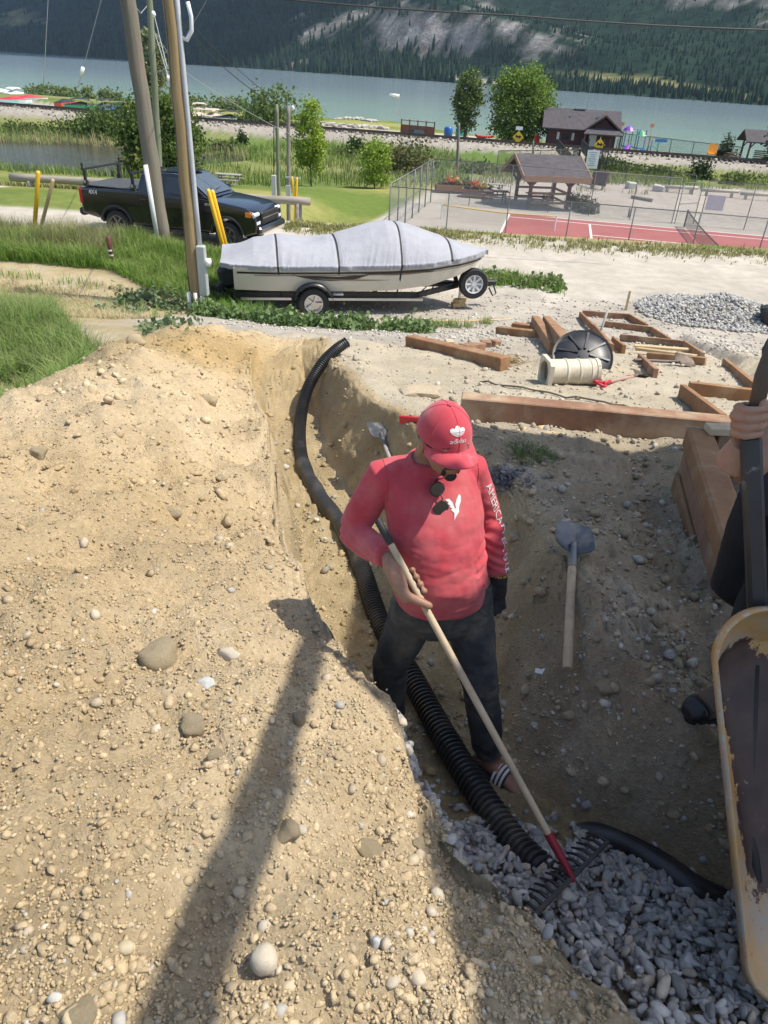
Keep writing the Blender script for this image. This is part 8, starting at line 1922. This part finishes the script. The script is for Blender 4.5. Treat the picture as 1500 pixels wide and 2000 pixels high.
x, y = poly_pts(8000, [(-12.5,18.4),(-9.5,17.8),(-7.0,17.6),(-7,19.8),(-12.5,20.6)], 1.2, -.3, .5, 325); grass('seed_grass', 'taller seeding grass stems rising above the grass by the pickup', x, y, .62, .004, (.16,.20,.06), (.36,.35,.16), 12, .35, (.45,.40,.22))
x, y = poly_pts(30000, [(-6.3,13.0),(-4.6,9.6),(-3.05,7.3),(-2.75,5.2),(-3.1,4.2),(-4.6,5.2),(-5.6,8.5),(-7.2,12)], .8, -.6, .5, 327)
hgt = .30+.12*fbm(x, y, .6, 2, 329); grass('tall_grass', 'feathery green grass at the left edge behind the spoil heap', x, y, hgt, .0036, (.085,.19,.03), (.22,.34,.08), 13, .55, (.36,.34,.17))
x, y = poly_pts(26000, [(-13,16.8),(-4.4,14.9),(-4.0,12.6),(-5.0,9.2),(-7.5,9.5),(-12,12.5)], .9, -.35, .7, 331); grass('dry_grass', 'short dry yellow grass on the left slope', x, y, .13, .005, (.38,.32,.17), (.56,.49,.30), 14, .9)
x, y = poly_pts(3500, [(-13,16.8),(-4.4,14.9),(-4.0,12.6),(-5.0,9.2),(-7.5,9.5),(-12,12.5)], .7, .1, .3, 335); grass('weedy_grass', 'scattered green tufts in the dry grass on the left slope', x, y, .22, .006, G1, G2, 15, .6)
# leafy weeds
def weeds(name, label, x, y, h, leaf, c1, c2, seed, per=26, spread=.07):
    r = np.random.default_rng(seed); z = H(x, y); n = len(x); P = np.stack([x, y, z], 1)[:, None]+r.normal(size=(n, per, 3))*np.array([spread, spread, .001])
    P[:, :, 2] += np.abs(r.normal(size=(n, per)))*h*.55; o = link(name, leaves_mesh(name, P.reshape(-1, 3), leaf, c1, c2, seed, .55), LEAF); tag(o, label, 'weeds', kind='stuff'); return o
def band(N, px, wid, thr=-.3, seed=341):
    Q = [gp(u, v) for u, v in px]; k = r6.uniform(0, len(Q)-1.001, N); i = k.astype(int); f = k-i; x = np.array([q.x for q in Q]); y = np.array([q.y for q in Q])
    X = x[i]*(1-f)+x[i+1]*f; Y = y[i]*(1-f)+y[i+1]*f+r6.normal(0, wid, N); s = fbm(X, Y, .35, 2, seed) > thr; return X[s], Y[s]
x, y = band(420, [(385,610),(460,622),(560,634),(650,640),(740,646),(835,648)], .16); weeds('leafy_weeds', 'low leafy green weeds in a row in front of the boat trailer', x, y, .17, .075, (.09,.16,.05), (.22,.30,.12), 41)
x, y = band(1500, [(390,604),(470,612),(540,626)], .28, -.1); grass('tall_grass', 'bright grass clump left of the trailer wheel', x, y, .30, .006, G1, G2, 16, .5)
x, y = band(2500, [(540,628),(700,640),(850,640),(960,634)], .2, .0, 343); grass('weedy_grass', 'thin grass among the weeds below the trailer', x, y, .20, .005, G1, (.28,.31,.10), 17, .6, (.4,.34,.16))
x, y = band(150, [(235,600),(290,585),(340,590),(420,600)], .35, -.1, 345); weeds('leafy_weeds', 'grey green creeping weeds left of the conduit pole', x, y, .14, .085, (.10,.15,.07), (.22,.28,.14), 42)
x, y = band(40, [(210,575),(260,610),(360,640)], .4, 0, 346); weeds('leafy_weeds', 'few small weeds on the grey gravel behind the spoil heap', x, y, .1, .07, (.10,.15,.07), (.22,.28,.14), 43)
x, y = band(2600, [(930,545),(1000,548),(1095,560)], .35, -.2, 347); grass('tall_grass', 'grass strip on the lot behind the spare wheel', x, y, .24, .008, G1, G2, 18, .5, (.36,.33,.15))
x, y = band(60, [(960,548),(1040,552),(1090,560)], .3, -.1, 348); weeds('leafy_weeds', 'low weeds behind the spare wheel of the trailer', x, y, .14, .10, (.10,.16,.05), (.22,.29,.11), 44)
x, y = band(9000, [(560,440),(640,447),(760,447),(900,460),(1100,478),(1300,488),(1510,500)], .55, -.25, 349); grass('verge_grass', 'short yellowish verge grass along the road edge before the court', x, y, .16, .016, (.15,.18,.05), (.38,.34,.15), 19, .8)
x, y = band(1100, [(1000,890),(1040,895),(1075,900)], .07, -.6, 350); grass('small_weed', 'small low weed at the edge of the shade near the long beam', x, y, .045, .003, (.08,.13,.04), (.20,.25,.10), 20, 1.2)
# lagoon reeds and marsh grass
n = 26000; x = r6.uniform(-70, 6, n); y = r6.uniform(56, 104, n); ok = ((H(x, y) > -4.72) & (fbm(x, y, 6, 2, 351) > -.35) & (np.abs(y-(110-.235*x)) > 7) & (y > 56+.0*x) & ((y > 66) | (x < -8))); x, y = x[ok], y[ok]
grass('marsh_grass', 'tall green marsh grass between lagoon and railway', x, y, .85+.3*fbm(x, y, 4, 2, 353), .035, (.11,.18,.035), (.25,.31,.09), 21, .35)
n = 14000; x = r6.uniform(-75, -12, n); y = r6.uniform(86, 98, n); hh_ = H(x, y); ok = (hh_ > -5.4) & (hh_ < -4.4); x, y = x[ok], y[ok]
grass('reeds', 'tan dry reed belt along the far lagoon shore', x, y, 1.3, .03, (.30,.26,.13), (.46,.40,.24), 22, .25, dz=0)
n = 9000; x = r6.uniform(-6, 22, n); y = r6.uniform(70, 102, n); ok = (fbm(x, y, 5, 2, 355) > -.1) & (np.abs(y-(110-.235*x)) > 6.5); x, y = x[ok], y[ok]; grass('marsh_grass', 'rough grass below the railway behind the tennis court', x, y, .7, .035, (.13,.19,.05), (.34,.32,.17), 23, .4)
n = 7000; x = r6.uniform(20, 60, n); y = r6.uniform(76, 95, n); ok = (fbm(x, y, 4, 2, 357) > -.2) & (np.abs(y-(110-.235*x)) > 6.5); x, y = x[ok], y[ok]; grass('marsh_grass', 'rough grass in front of the tracks on the right', x, y, .6, .035, (.13,.20,.04), (.30,.34,.10), 24, .4)
n = 5000; x = r6.uniform(-33, -7, n); y = r6.uniform(32.5, 35, n); grass('verge_grass', 'tufts of grass under the log rails', x, y, .3, .02, (.20,.23,.07), (.42,.38,.18), 25, .5)
n = 6000; x = r6.uniform(-26, -5, n); y = 20.4+r6.uniform(0, 1.6, n)*.4;
